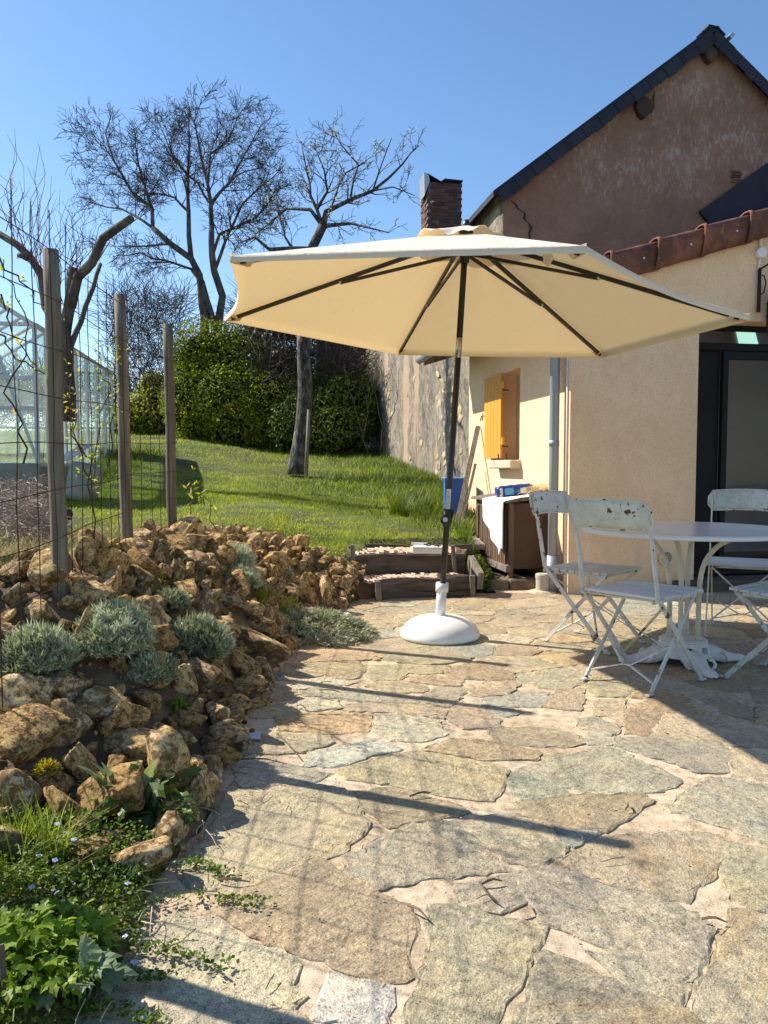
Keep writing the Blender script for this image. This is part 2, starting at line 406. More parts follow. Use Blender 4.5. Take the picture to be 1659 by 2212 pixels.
def paving_mat():
    m, nt, b, vec = newmat('riven_paving_stone')
    oi = N(nt, "ShaderNodeObjectInfo")
    rot = N(nt, "ShaderNodeVectorRotate", rotation_type='Z_AXIS'); L(nt, vec, rot.inputs['Vector'])
    L(nt, mth(nt, 'MULTIPLY', oi.outputs['Random'], 6.28), rot.inputs['Angle'])
    ad = N(nt, "ShaderNodeVectorMath", operation='ADD'); L(nt, rot.outputs[0], ad.inputs[0])
    cb = N(nt, "ShaderNodeCombineXYZ"); L(nt, mth(nt, 'MULTIPLY', oi.outputs['Random'], 41.), cb.inputs[2]); L(nt, cb.outputs[0], ad.inputs[1])
    v = ad.outputs[0]
    fine = noise(nt, v, 240, 3, .7); mid = noise(nt, v, 45, 5, .7); big = noise(nt, v, 4.5, 6, .6, .3)
    st = noise(nt, scaled(nt, v, (.8, 5.5, 1)), 1.5, 3, .5, .2)
    base = oi.outputs['Color']
    col = mixc(nt, 1.0, base, ramp(nt, big, [(.3, (.66, .68, .72)), (.5, (1, 1, 1)), (.7, (1.22, 1.15, 1.02))]), 'MULTIPLY')
    # rusty bands; alpha of the object colour says how banded this stone is
    bandk = ramp(nt, st, [(.50, (0, 0, 0)), (.60, (1, 1, 1))])
    col = mixc(nt, mth(nt, 'MULTIPLY', bandk, oi.outputs['Alpha']), col, (.36, .26, .14))
    dk = ramp(nt, noise(nt, scaled(nt, v, (1, 1.5, 1)), 8, 8, .75, .2), [(.30, (.45, .45, .46)), (.46, (1, 1, 1))])
    col = mixc(nt, .8, col, dk, 'MULTIPLY')
    speck = ramp(nt, mth(nt, 'ADD', mth(nt, 'MULTIPLY', fine, .6), mth(nt, 'MULTIPLY', mid, .4)), [(.38, (.30, .30, .30)), (.47, (.84, .84, .84)), (.55, (1.08, 1.08, 1.07)), (.64, (1.75, 1.7, 1.55))])
    col = mixc(nt, 1.0, col, speck, 'MULTIPLY')
    pit = ramp(nt, noise(nt, v, 33, 3, .55), [(.26, (.2, .2, .2)), (.31, (1, 1, 1))])
    col = mixc(nt, 1.0, col, pit, 'MULTIPLY')
    smear = ramp(nt, noise(nt, v, 6.5, 8, .75, .8), [(.58, (0, 0, 0)), (.70, (1, 1, 1))])
    col = mixc(nt, mth(nt, 'MULTIPLY', smear, .6), col, (.56, .46, .34))
    L(nt, col, b.inputs['Base Color']); b.inputs['Roughness'].default_value = .88; b.inputs['Specular IOR Level'].default_value = .25
    h = mth(nt, 'ADD', mth(nt, 'ADD', mth(nt, 'MULTIPLY', fine, .12), mth(nt, 'MULTIPLY', mid, .35)), mth(nt, 'ADD', mth(nt, 'MULTIPLY', big, 1.0), mth(nt, 'MULTIPLY', noise(nt, scaled(nt, v, (1, 1.6, 1)), 11, 7, .72, .3), 1.1)))
    bump(nt, b, h, .75, .016)
    return m
M['paving'] = paving_mat()
def mortar_mat():
    m, nt, b, vec = newmat('sandy_mortar')
    fine = noise(nt, vec, 190, 4, .75); mid = noise(nt, vec, 22, 6, .7); big = noise(nt, vec, 2.6, 5, .6)
    col = ramp(nt, mth(nt, 'ADD', mth(nt, 'MULTIPLY', mid, .45), mth(nt, 'MULTIPLY', big, .55)), [(.36, (.35, .275, .175)), (.48, (.50, .40, .28)), (.62, (.62, .52, .39))])
    col = mixc(nt, 1.0, col, ramp(nt, mth(nt, 'ADD', mth(nt, 'MULTIPLY', fine, .6), mth(nt, 'MULTIPLY', mid, .4)), [(.38, (.40, .36, .32)), (.46, (.92, .91, .9)), (.6, (1.2, 1.18, 1.14))]), 'MULTIPLY')
    col = mixc(nt, ramp(nt, noise(nt, vec, 5, 6, .7, .5), [(.60, (0, 0, 0)), (.72, (.5, .5, .5))]), col, (.22, .18, .10))
    L(nt, col, b.inputs['Base Color']); b.inputs['Roughness'].default_value = .97; b.inputs['Specular IOR Level'].default_value = .1
    bump(nt, b, mth(nt, 'ADD', fine, mth(nt, 'MULTIPLY', mid, 1.2)), .8, .004)
    return m
M['mortar'] = mortar_mat()
M['soil'] = mat('rockery_soil', ((.05, .035, .02), (.14, .09, .05), (.26, .18, .10)), 6, bs=60, bst=.8, bd=.012)
def lawn_mat():
    m, nt, b, vec = newmat('lawn_ground')
    n1 = noise(nt, vec, .7, 5, .6); n2 = noise(nt, vec, 9, 6, .7)
    col = ramp(nt, mth(nt, 'ADD', mth(nt, 'MULTIPLY', n1, .5), mth(nt, 'MULTIPLY', n2, .5)), [(.38, (.030, .026, .012)), (.48, (.06, .07, .015)), (.60, (.13, .16, .025))])
    L(nt, col, b.inputs['Base Color']); b.inputs['Roughness'].default_value = .95
    bump(nt, b, noise(nt, vec, 60, 5, .7), .8, .03); return m
M['lawn'] = lawn_mat()
M['bark'] = mat('dark_bark', ((.035, .028, .022), (.10, .082, .065), (.17, .145, .12)), 7, bs=22, bst=.9, bd=.03, stretch=(1, 1, .4))
M['bark_grey'] = mat('lichen_grey_bark', ((.022, .019, .016), (.075, .065, .053), (.26, .245, .21)), 13, bs=25, bst=1., bd=.04, stretch=(1, 1, .5))
M['twig'] = mat('twig', ((.035, .028, .022), (.085, .065, .052)), 5, bst=0)
M['sprout'] = mat('reddish_sprout', ((.12, .06, .045), (.20, .11, .08)), 5, bst=0)
M['post'] = mat('weathered_post', ((.085, .068, .048), (.17, .14, .10), (.25, .215, .165)), 7, bs=26, bst=.6, bd=.008, stretch=(5, 5, .35), rnd=.2)

# ------------------------------------------------------------------ ground sheets
def grid(xs, ys, hfun):
    X, Y = np.meshgrid(xs, ys); Z = hfun(X, Y)
    V = np.stack([X, Y, Z], -1).reshape(-1, 3); nx = len(xs); ny = len(ys)
    i = (np.arange(ny - 1)[:, None] * nx + np.arange(nx - 1)[None, :]).ravel()
    return V, np.stack([i, i + 1, i + nx + 1, i + nx], -1)
def far_ground(X, Y):
    h = ground_h(X, Y)
    h = np.where(in_house(X, Y, -0.25), np.minimum(h, -0.05), h)
    return h
xs = np.concatenate([np.linspace(-160, -20, 15)[:-1], np.linspace(-20, -6, 29)[:-1], np.arange(-6, 3.0, .06), np.linspace(3.2, 12, 20), np.linspace(16, 160, 12)])
ys = np.concatenate([np.linspace(-30, 0.2, 8), np.arange(.3, 12, .07), np.arange(12, 26, .35), np.linspace(27, 60, 20), np.linspace(70, 400, 12)])
V, Fc = grid(xs, ys, far_ground)
lawn = struct(mesh_np('lawn_ground', V, Fc, M['lawn'], smooth=True))

# patio: mortar bed plus every paving stone
patio_bound = [( -.62, .2)] + [(float(edge_x(y)) - .05, y) for y in np.arange(.6, 6.2, .25)] + [(-.14, 6.45), (.80, 6.5), (1.55, 6.75), (5.2, 7.4), (6.0, .2)]
xs = np.arange(-.75, 6.0, .045); ys = np.arange(.3, 7.4, .045)
X, Y = np.meshgrid(xs, ys)
def patio_h(X, Y):
    P = np.stack([X, Y], -1)
    return 0.0025 * vnoise(P, 21, 9) + 0.0015 * vnoise(P, 22, 27)
V, Fc = grid(xs, ys, patio_h)
cen = V[Fc].mean(1)
keep = (cen[:, 0] > edge_x(cen[:, 1]) - .045 + .02 * np.sin(cen[:, 1] * 31)) & ~((cen[:, 1] > 6.28) & (cen[:, 0] < .76)) & (cen[:, 1] < 6.52 + .17 * np.clip(cen[:, 0] - 1.5, -5, 9) + .35 * (cen[:, 0] > .95))
patio = struct(mesh_np('patio', V, Fc[keep], M['mortar'], smooth=True))
# outlines of the paving stones that show large, in metres on the patio
SLABS=[('t',[(-0.505,2.558),(-0.479,2.483),(-0.387,2.476),(-0.333,2.527),(-0.246,2.52),(-0.134,2.498),(-0.093,2.386),(-0.049,2.26),(-0.059,2.19),(-0.109,2.125),(-0.117,2.078),(-0.185,2.043),(-0.245,1.999),(-0.279,1.962),(-0.318,1.905),(-0.367,1.863),(-0.42,1.896),(-0.494,1.913),(-0.529,1.995),(-0.529,2.114),(-0.512,2.248),(-0.51,2.427)]),('o',[(-0.278,1.949),(-0.244,1.99),(-0.184,2.033),(-0.147,2.004),(-0.067,1.949),(-0.037,1.888),(0.005,1.854),(0.054,1.822),(0.069,1.739),(0.054,1.67),(0.054,1.558),(-0.004,1.537),(-0.078,1.581),(-0.178,1.637),(-0.275,1.69),(-0.343,1.739),(-0.391,1.784),(-0.398,1.838),(-0.35,1.871),(-0.315,1.913)]),('l',[(-0.514,1.769),(-0.409,1.765),(-0.344,1.7),(-0.261,1.653),(-0.183,1.59),(-0.189,1.546),(-0.196,1.523),(-0.166,1.491),(-0.182,1.464),(-0.308,1.477),(-0.448,1.493),(-0.474,1.529),(-0.544,1.606),(-0.534,1.704)]),('w',[(-0.112,1.563),(-0.038,1.54),(0.008,1.523),(0.004,1.423),(-0.134,1.439),(-0.126,1.491)]),('g',[(-0.443,1.475),(-0.304,1.459),(-0.179,1.444),(-0.14,1.414),(-0.128,1.282),(-0.242,1.206),(-0.429,1.323)]),('o',[(-0.112,2.472),(0.021,2.509),(0.216,2.379),(0.26,2.335),(0.132,2.272),(0.019,2.232),(-0.048,2.335)]),('t',[(-0.163,2.653),(0.023,2.798),(0.14,2.829),(0.359,2.723),(0.433,2.68),(0.391,2.496),(0.349,2.413),(0.202,2.448),(0.021,2.546),(-0.127,2.585)]),('g',[(-0.11,2.05),(-0.017,2.137),(0.093,2.256),(0.215,2.262),(0.281,2.119),(0.329,1.985),(0.146,1.955),(-0.023,1.895),(-0.099,1.985)]),('t',[(0.234,2.262),(0.303,2.293),(0.411,2.314),(0.49,2.193),(0.513,2.119),(0.484,2.05),(0.417,2.009),(0.344,2.026),(0.298,2.119)]),('b',[(0.489,2.218),(0.64,2.199),(0.53,2.115),(0.509,2.15)]),('o',[(0.416,2.39),(0.618,2.45),(0.856,2.45),(0.858,2.42),(0.731,2.284),(0.647,2.206),(0.504,2.231),(0.452,2.277)]),('g',[(0.418,2.563),(0.478,2.669),(0.556,2.598),(0.611,2.45),(0.522,2.435),(0.441,2.42),(0.422,2.466)]),('g',[(0.49,2.673),(0.615,2.77),(0.759,2.838),(0.806,2.892),(0.879,2.892),(0.926,2.753),(0.979,2.673),(1.008,2.59),(0.983,2.54),(0.914,2.491),(0.776,2.471),(0.654,2.478),(0.583,2.568)]),('s',[(0.456,2.015),(0.524,2.069),(0.644,2.174),(0.754,2.187),(0.901,2.199),(0.974,2.174),(0.982,2.115),(0.929,2.047),(0.874,1.984),(0.817,1.924),(0.743,1.84),(0.669,1.858),(0.618,1.905),(0.57,1.953),(0.52,1.963)]),('g',[(0.338,1.963),(0.438,2.004),(0.525,1.943),(0.627,1.867),(0.671,1.849),(0.744,1.78),(0.759,1.724),(0.721,1.678),(0.689,1.6),(0.655,1.56),(0.622,1.541),(0.538,1.593),(0.497,1.663),(0.437,1.716),(0.371,1.756),(0.363,1.84),(0.355,1.905)]),('g',[(0.189,1.905),(0.254,1.929),(0.326,1.953),(0.341,1.886),(0.348,1.84),(0.276,1.797),(0.205,1.814),(0.19,1.858)]),('m',[(0.114,1.823),(0.166,1.814),(0.281,1.764),(0.374,1.724),(0.349,1.671),(0.284,1.56),(0.233,1.481),(0.205,1.423),(0.159,1.323),(0.006,1.323),(0.043,1.423),(0.073,1.522),(0.103,1.642)]),('s',[(0.336,1.628),(0.355,1.635),(0.409,1.6),(0.479,1.541),(0.562,1.481),(0.602,1.43),(0.621,1.382),(0.532,1.256),(0.314,1.215),(0.192,1.3),(0.262,1.435),(0.3,1.51),(0.321,1.573)]),('g',[(0.453,1.635),(0.502,1.621),(0.615,1.567),(0.627,1.522),(0.587,1.472),(0.548,1.498),(0.498,1.535),(0.486,1.593)]),('s',[(0.844,1.797),(0.878,1.797),(0.91,1.764),(0.96,1.732),(0.768,1.372),(0.666,1.398),(0.605,1.446),(0.657,1.535),(0.746,1.642),(0.78,1.708),(0.806,1.724)]),('m',[(0.987,2.126),(1.045,2.103),(1.129,2.047),(0.969,1.748),(0.901,1.806),(0.867,1.849),(0.884,1.943),(0.93,2.036)]),('g',[(0.884,2.346),(0.987,2.466),(1.13,2.598),(1.198,2.563),(1.287,2.522),(1.361,2.481),(1.141,2.069),(1.09,2.126),(1.032,2.225),(0.982,2.264)]),('t',[(1.326,2.874),(1.35,2.856),(1.437,2.821),(1.541,2.787),(1.377,2.485),(1.289,2.526),(1.201,2.597),(1.257,2.721)]),('t',[(1.227,3.283),(1.315,3.26),(1.392,3.215),(1.548,3.045),(1.638,2.967),(1.569,2.838),(1.467,2.883),(1.309,2.91),(1.165,2.967),(1.067,2.995)]),('g',[(0.914,2.986),(1.07,2.986),(1.191,2.948),(1.321,2.892),(1.203,2.642),(1.155,2.642),(1.113,2.642),(1.058,2.721),(0.974,2.804),(0.898,2.91)]),('r',[(1.132,3.404),(1.203,3.455),(1.372,3.404),(1.416,3.306),(1.392,3.248),(1.258,3.306),(1.154,3.354)]),('o',[(1.026,3.215),(1.093,3.354),(1.15,3.367),(1.224,3.295),(1.157,3.17),(1.074,3.015),(0.97,3.035),(1.006,3.127)]),('t',[(0.967,3.48),(1.114,3.52),(1.022,3.237),(0.907,3.26)]),('t',[(0.706,3.367),(0.838,3.645),(0.961,3.673),(0.926,3.507),(0.858,3.33)]),('g',[(0.825,3.215),(0.893,3.237),(0.978,3.127),(0.951,3.065),(0.909,3.015),(0.838,3.086),(0.807,3.127)]),('o',[(0.431,3.086),(0.547,3.106),(0.684,3.086),(0.776,3.005),(0.77,2.929),(0.694,2.892),(0.513,2.91),(0.428,2.967)]),('b',[(0.456,3.507),(0.671,3.588),(0.776,3.588),(0.74,3.455),(0.694,3.379),(0.557,3.391),(0.443,3.404)]),('b',[(0.438,3.367),(0.553,3.367),(0.604,3.306),(0.527,3.248),(0.476,3.306)]),('m',[(1.503,3.404),(1.553,3.429),(1.654,3.379),(1.55,3.192),(1.484,3.306)]),('o',[(1.669,3.379),(1.835,3.33),(1.659,3.005),(1.573,3.181)]),('m',[(1.765,3.645),(1.826,3.602),(1.96,3.561),(1.875,3.404),(1.7,3.442)]),('t',[(1.351,3.645),(1.473,3.703),(1.62,3.616),(1.671,3.48),(1.485,3.416),(1.418,3.561)]),('o',[(0.148,2.867),(0.268,2.967),(0.388,2.953),(0.581,2.829),(0.576,2.774),(0.364,2.762)]),('l',[(-0.043,3.058),(-0.031,3.248),(0.056,3.293),(0.226,3.204),(0.226,3.099),(0.255,3.039),(0.162,2.953),(0.031,2.962)]),('r',[(-0.455,3.226),(-0.31,3.293),(-0.054,3.282),(-0.055,3.14),(-0.07,3.058),(-0.185,3.039),(-0.358,3.068),(-0.429,3.088)]),('t',[(-0.185,3.412),(0.106,3.482),(0.143,3.449),(0.271,3.316),(0.256,3.226),(0.057,3.311),(-0.151,3.328)]),('l',[(-0.406,3.487),(-0.21,3.462),(-0.19,3.375),(-0.328,3.328),(-0.377,3.363)]),('g',[(-0.397,3.62),(-0.25,3.705),(-0.019,3.62),(0.171,3.553),(0.149,3.487),(-0.018,3.449),(-0.212,3.492),(-0.383,3.566)]),('g',[(0.188,3.566),(0.269,3.705),(0.414,3.676),(0.283,3.375),(0.159,3.462)]),('l',[(-0.441,3.794),(-0.311,3.856),(-0.136,3.764),(-0.185,3.734),(-0.409,3.662)]),('t',[(-0.085,4.087),(0.125,4.123),(0.351,4.087),(0.304,3.952),(0.198,3.935),(0.12,3.952),(0.073,3.809),(-0.037,3.809),(-0.08,3.887)]),('o',[(0.117,3.871),(0.196,3.903),(0.405,3.825),(0.369,3.72),(0.271,3.734),(0.132,3.794)]),('t',[(-0.567,2.944),(-0.433,3.019),(-0.216,3.0),(-0.199,2.944),(-0.282,2.854),(-0.392,2.82),(-0.521,2.837)]),('w',[(-0.279,2.82),(-0.029,2.962),(0.062,2.863),(-0.015,2.82),(-0.194,2.691),(-0.286,2.706)])]

PAVE = {'t': (.43, .36, .25, .15), 'o': (.385, .31, .205, .25), 'l': (.46, .42, .32, .1), 'w': (.52, .50, .45, .0), 'g': (.36, .335, .255, .15),
        'b': (.345, .335, .29, .0), 's': (.35, .31, .22, .6), 'm': (.36, .315, .225, .3), 'r': (.46, .335, .205, .3)}
def chaikin_jitter(P, seed, amp=.005):
    r = np.random.default_rng(seed); out = []
    n = len(P)
    for i in range(n):
        a = np.array(P[i]); b = np.array(P[(i + 1) % n]); d = np.linalg.norm(b - a)
        k = max(1, int(d / .024))
        nrm = np.array([-(b - a)[1], (b - a)[0]]) / (d + 1e-9)
        for j in range(k):
            t = j / k
            out.append(a + (b - a) * t + nrm * r.normal() * amp * (1 if j else .4))
    return np.array(out)
def inset(P, d):
    n = len(P); a = np.roll(P, 1, 0); b = np.roll(P, -1, 0); t = b - a; t /= (np.linalg.norm(t, axis=1)[:, None] + 1e-9)
    return P + np.stack([-t[:, 1], t[:, 0]], -1) * d
def area(P): x, y = np.array(P).T; return .5 * np.sum(x * np.roll(y, -1) - np.roll(x, -1) * y)
def paving_stone(P, col, seed, top=None, amp=.005, grow_=0):
    if area(P) < 0: P = P[::-1]
    r = np.random.default_rng(seed)
    top = r.uniform(.0035, .0065) if top is None else top
    if grow_: P = inset(np.asarray(P, float), -grow_)
    J = chaikin_jitter(P, seed, amp)
    if len(J) < 4: return
    c = J.mean(0); tilt = r.normal(size=2) * .0035
    n = len(J)
    rings = [(J, -.02), (J, top - .0018), (inset(J, .0025), top - .0004), (inset(J, .010), top), ]
    V = []
    for k, (Q, z) in enumerate(rings):
        zz = np.full(n, z) + (((Q - c) @ tilt) if k else 0)
        if k in (1, 2, 3): zz = zz + r.normal(size=n) * .0009 - (np.abs(r.normal(size=n)) ** 2 * .0012 if k < 3 else 0)
        V.append(np.column_stack([Q, zz]))
    V = np.concatenate(V)
    Fc = [(k * n + i, k * n + (i + 1) % n, (k + 1) * n + (i + 1) % n, (k + 1) * n + i) for k in range(3) for i in range(n)] + [tuple(3 * n + i for i in range(n))]
    o = MB().add(V, Fc).build('paving_stone', M['paving'], patio)
    v = r.normal() * .05
    rgb = np.array(PAVE[col][:3]); rgb = (rgb * .82 + rgb.mean() * .18) * 1.0 * np.array([1.04, 1.0, .90]) * (1 + v) * (1 + r.normal(size=3) * .02)
    o.color = (*[float(np.clip(q, 0, 1)) for q in rgb], PAVE[col][3])
    return o
for i, (c, P) in enumerate(SLABS): paving_stone(np.array(P), c, 100 + i, grow_=.013)
# the rest of the patio: cells grown round scattered centres, kept clear of the stones above
def inside(p, P):
    x, y = p; c = False; n = len(P)
    for i in range(n):
        x1, y1 = P[i]; x2, y2 = P[i - 1]
        if (y1 > y) != (y2 > y) and x < (x2 - x1) * (y - y1) / (y2 - y1) + x1: c = not c
    return c
def patio_seeds():
    r = np.random.default_rng(11); block = []
    for c, P in SLABS:
        n = len(P)
        for i in range(n):
            a = np.array(P[i]); b = np.array(P[(i + 1) % n]); k = max(1, int(np.linalg.norm(b - a) / .07))
            block += [a + (b - a) * j / k for j in range(k)]
    block = np.array(block); free = []
    SX, SY = 1.0, 1.0
    for _ in range(9000):
        y = r.uniform(1.2, 6.9); x = r.uniform(edge_x(y) + .06, 4.6)
        if y > 6.2 and x < .8: continue
        if x > .52 * y + .5: continue
        p = np.array([x, y]); dmin = .21 + .10 * (math.sin(x * 3.1 + y * 1.7) > .1)
        if np.min(np.hypot(*(block - p).T)) < .07: continue
        if any(inside(p, P) for _, P in SLABS): continue
        if free and np.min(np.hypot((np.array(free) - p)[:, 0] * .8, (np.array(free) - p)[:, 1] * 1.15)) < dmin: continue
        free.append(p)
    return np.array(free), block
def clip(poly, n, d):
    out = []; m = len(poly)
    for i in range(m):
        a = poly[i]; b = poly[(i + 1) % m]; fa = a @ n - d; fb = b @ n - d
        if fa <= 0: out.append(a)
        if (fa < 0) != (fb < 0): out.append(a + (b - a) * fa / (fa - fb))
    return out
free, block = patio_seeds()
PB = [np.array(p) for p in ((-.5, .2), (4.8, .2), (4.8, 7.15), (1.6, 6.62), (.9, 6.5), (.75, 6.22), (-.1, 6.16), (-.3, 5.9), (-.48, 5.2), (-.53, 4.5), (-.55, 3))]
rr = np.random.default_rng(5)
for i, p in enumerate(free):
    q = [p + np.array(d) for d in ((-.45, -.45), (.45, -.45), (.45, .45), (-.45, .45))]
    for j, s in enumerate(free):
        d = s - p; k = np.hypot(*d)
        if j == i or k > .9: continue
        u = d / k; q = clip(q, u, u @ (p + s) / 2 - .003 - .006 * ((i * 7 + j * 3) % 5 == 0))
        if len(q) < 3: break
    if len(q) < 3: continue
    for s in block[np.hypot(*(block - p).T) < .5]:
        d = s - p; k = np.hypot(*d); u = d / k
        q = clip(q, u, u @ s - .012)
        if len(q) < 3: break
    if len(q) < 3: continue
    for u, pt in (((-1., 0.), (float(edge_x(p[1])) + .02, 0)), ((0., 1.), (0, 6.27 if p[0] < .76 else (6.55 + .172 * max(p[0] - 1.5, 0) - .05))),):
        u = np.array(u); q = clip(q, u, u @ np.array(pt))
    if len(q) < 3 or abs(area(q)) < .006: continue
    c = rr.choice(list('ttotolgtmtrogb'))
    Q = np.array(q); Q = Q.mean(0) + (Q - Q.mean(0)) * (1 + rr.normal(size=(len(Q), 1)) * .03)
    paving_stone(Q, c, 1000 + i, amp=.006, grow_=.004)
# ------------------------------------------------------------------ the buildings (house frame: s to the right, t away, z up)
def wall_piece(mb, s0, s1, z0, z1, t0, th, z1b=None):
    """front-facing wall piece; z1b is the top at s1 when it slopes"""
    z1b = z1 if z1b is None else z1b
    return mb.prism([hf(s0, t0, z0), hf(s1, t0, z0), hf(s1, t0, z1b), hf(s0, t0, z1)], HV * th)
house = thing('house_wing', 'low cream rendered house wing with clay tile verge and open dark doorway', 'house', tuple(C0))
sa, za = S_at(1330, 578, 0); sb, zb = S_at(1659, 482, 0)
RS = (zb - za) / (sb - sa)                       # roof slope
def rz(s): return za + RS * (s - sa)
sd, zd = S_at(1511, 690, 0); DW = 1.75
mb = MB()
wall_piece(mb, 0, sd, -.05, rz(0), 0, .3, rz(sd))
wall_piece(mb, sd, sd + DW, zd, rz(sd), 0, .3, rz(sd + DW))
wall_piece(mb, sd + DW, 7, -.05, rz(sd + DW), 0, .3, rz(7))
mb.build('wall', M['cream'], house)
# side wall (s = 0), with the window opening
tw0, zw1 = T_at(1124, 793, 0); tw1 = T_at(1085, 800, 0)[0] + .05; zw0 = T_at(1124, 993, 0)[1]
TE = 3.02
def side_piece(mb, t0, t1, z0, z1, s0=0.0, th=.3):
    return mb.prism([hf(s0, t0, z0), hf(s0, t0, z1), hf(s0, t1, z1), hf(s0, t1, z0)], HU * th)
mb = MB(); ZT = rz(0)
side_piece(mb, .301, tw0, -.05, ZT); side_piece(mb, tw0, tw1, -.05, zw0); side_piece(mb, tw0, tw1, zw1, ZT); side_piece(mb, tw1, TE, -.05, ZT)
mb.build('side_wall', M['cream'], house)
# window in its reveal
win = MB()
for z in (zw0 + .03, zw1 - .03): win.box(hf(.2, (tw0 + tw1) / 2, z), (.05, tw1 - tw0, .06), Matrix.Rotation(HA, 3, 'Z'))
for t in (tw0 + .03, tw1 - .03): win.box(hf(.2, t, (zw0 + zw1) / 2), (.05, .06, zw1 - zw0 - .12), Matrix.Rotation(HA, 3, 'Z'))
wf = win.build('window_frame', M['cream_plastic'], house)
glass, nt, b, _ = newmat('window_glass'); b.inputs['Base Color'].default_value = (.05, .07, .08, 1); b.inputs['Roughness'].default_value = .05
M['glassdark'] = glass
MB().box(hf(.22, (tw0 + tw1) / 2, (zw0 + zw1) / 2), (.01, tw1 - tw0 - .12, zw1 - zw0 - .12), Matrix.Rotation(HA, 3, 'Z')).build('pane', glass, wf)
RZ = Matrix.Rotation(HA, 3, 'Z')
MB().box(hf(-.015, (tw0 + tw1) / 2, zw0 - .045), (.19, tw1 - tw0 + .10, .085), RZ).build('window_sill', M['sill'], house, bevel=.01)
# orange shutter, folded back against the wall
t0 = T_at(1086, 810, -.05)[0]; t1 = T_at(1050, 820, -.05)[0]
zs1 = T_at(1068, 812, -.05)[1]; zs0 = T_at(1068, 990, -.05)[1]
sh = MB().box(hf(-.055, t1 - .02, (zs0 + zs1) / 2), (.018, .01, zs1 - zs0 - .02), RZ).build('shutter', M['orange_wood'], house, label='orange wooden shutter folded open against the wall')
nb = 5; w = (t1 - t0) / nb
for i in range(nb):
    MB().box(hf(-.055, t0 + w * (i + .5), (zs0 + zs1) / 2), (.026, w - .006, zs1 - zs0), RZ).build('board', M['orange_wood'], sh, bevel=.003)
for z in (zs0 + .17, zs1 - .13):
    MB().tube([hf(-.05, t0 - .035, z - .035), hf(-.05, t0 - .035, z + .045)], .018, 8).box(hf(-.05, t0 - .01, z), (.03, .05, .05), RZ).build('hinge', M['orange_wood'], sh)
    MB().tube([hf(0, t0 - .035, z - .05), hf(-.05, t0 - .035, z - .05), hf(-.05, t0 - .035, z + .0)], .008, 6).build('pintle', M['black_iron'], sh)
MB().tube([hf(-.07, t1 + .0, zs0 + .47), hf(-.09, t1 + .04, zs0 + .47), hf(-.09, t1 + .06, zs0 + .42)], .007, 6).tube([hf(-.08, t1 + .01, zs0 + .50), hf(-.08, t1 + .03, zs0 + .42)], .006, 6).build('latch', M['black_iron'], sh)
MB().tube([hf(-.005, t0 + .04, zs0 - .03), hf(-.07, t0 + .05, zs0 - .03), hf(-.075, t0 + .05, zs0 + .04)], .007, 6).build('shutter_catch', M['black_iron'], sh)
MB().tube([hf(-.08, tw0 + .14, zw0), hf(-.09, tw0 + .14, zw0 + .05), hf(-.07, tw0 + .16, zw0 + .07)], .006, 6).build('sill_catch', M['black_iron'], house)
# roof over the wing: slab, eave board, rafter ends, gutter
OV = .52
mb = MB(); s0 = -OV
mb.prism([hf(s0, .0, rz(s0) + .02), hf(7, .0, rz(7) + .02), hf(7, TE + .2, rz(7) + .02), hf(s0, TE + .2, rz(s0) + .02)], UP * .05)
mb.prism([hf(s0, TE + .16, rz(s0) - .13), hf(s0 + .6, TE + .16, rz(s0 + .6) - .13), hf(s0 + .6, TE + .16, rz(s0 + .6) + .015), hf(s0, TE + .16, rz(s0) + .015)], HV * .03)
mb.prism([hf(s0 - .002, .0, rz(s0) - .10), hf(s0 + .02, .0, rz(s0) - .10), hf(s0 + .02, .0, rz(s0) + .018), hf(s0 - .002, .0, rz(s0) + .018)], HV * (TE + .155))
mb.build('roof', M['old_wood'], house)
for i in range(6):
    t = .25 + i * .53
    mb = MB(); mb.prism([hf(s0 + .03, t, rz(s0 + .03) - .08), hf(.2, t, rz(.2) - .08), hf(.2, t, rz(.2) + .018), hf(s0 + .03, t, rz(s0 + .03) + .018)], HV * .07)
    mb.build('rafter', M['old_wood'], house)
mb = MB()
V = []; n = 9; ends = (-.12, TE + .22)
for t in ends:
    for k in range(n):
        a = math.pi + math.pi * k / (n - 1)
        for rr_ in (.055,):
            V.append(tuple(hf(s0 - .05 + rr_ * math.cos(a), t, rz(s0) - .045 + rr_ * math.sin(a))))
mb.add(V, [(k, k + 1, n + k + 1, n + k) for k in range(n - 1)])
g = mb.build('gutter', M['metal_grey'], house, smooth=True); sol = g.modifiers.new('t', 'SOLIDIFY'); sol.thickness = .004
tp = .13; sp = -.085
mb = MB().tube([hf(sp, tp, -.03), hf(sp, tp, 1.2), hf(sp, tp, 2.12), hf(sp - .05, tp, 2.2), hf(s0 - .02, tp, rz(s0) - .13), hf(s0 - .05, tp, rz(s0) - .03)], .042, 14)
mb.tube([hf(sp, tp, 0), hf(sp, tp, .32)], .050, 14).tube([hf(sp, tp, 1.25), hf(sp, tp, 1.30)], .045, 14)
mb.build('downpipe', M['metal_grey'], house, smooth=True)
MB().tube([hf(-.006, .05, .02), hf(-.006, .05, 2.3)], .011, 6).build('corner_cable', M['plaster_white'], house, smooth=True)
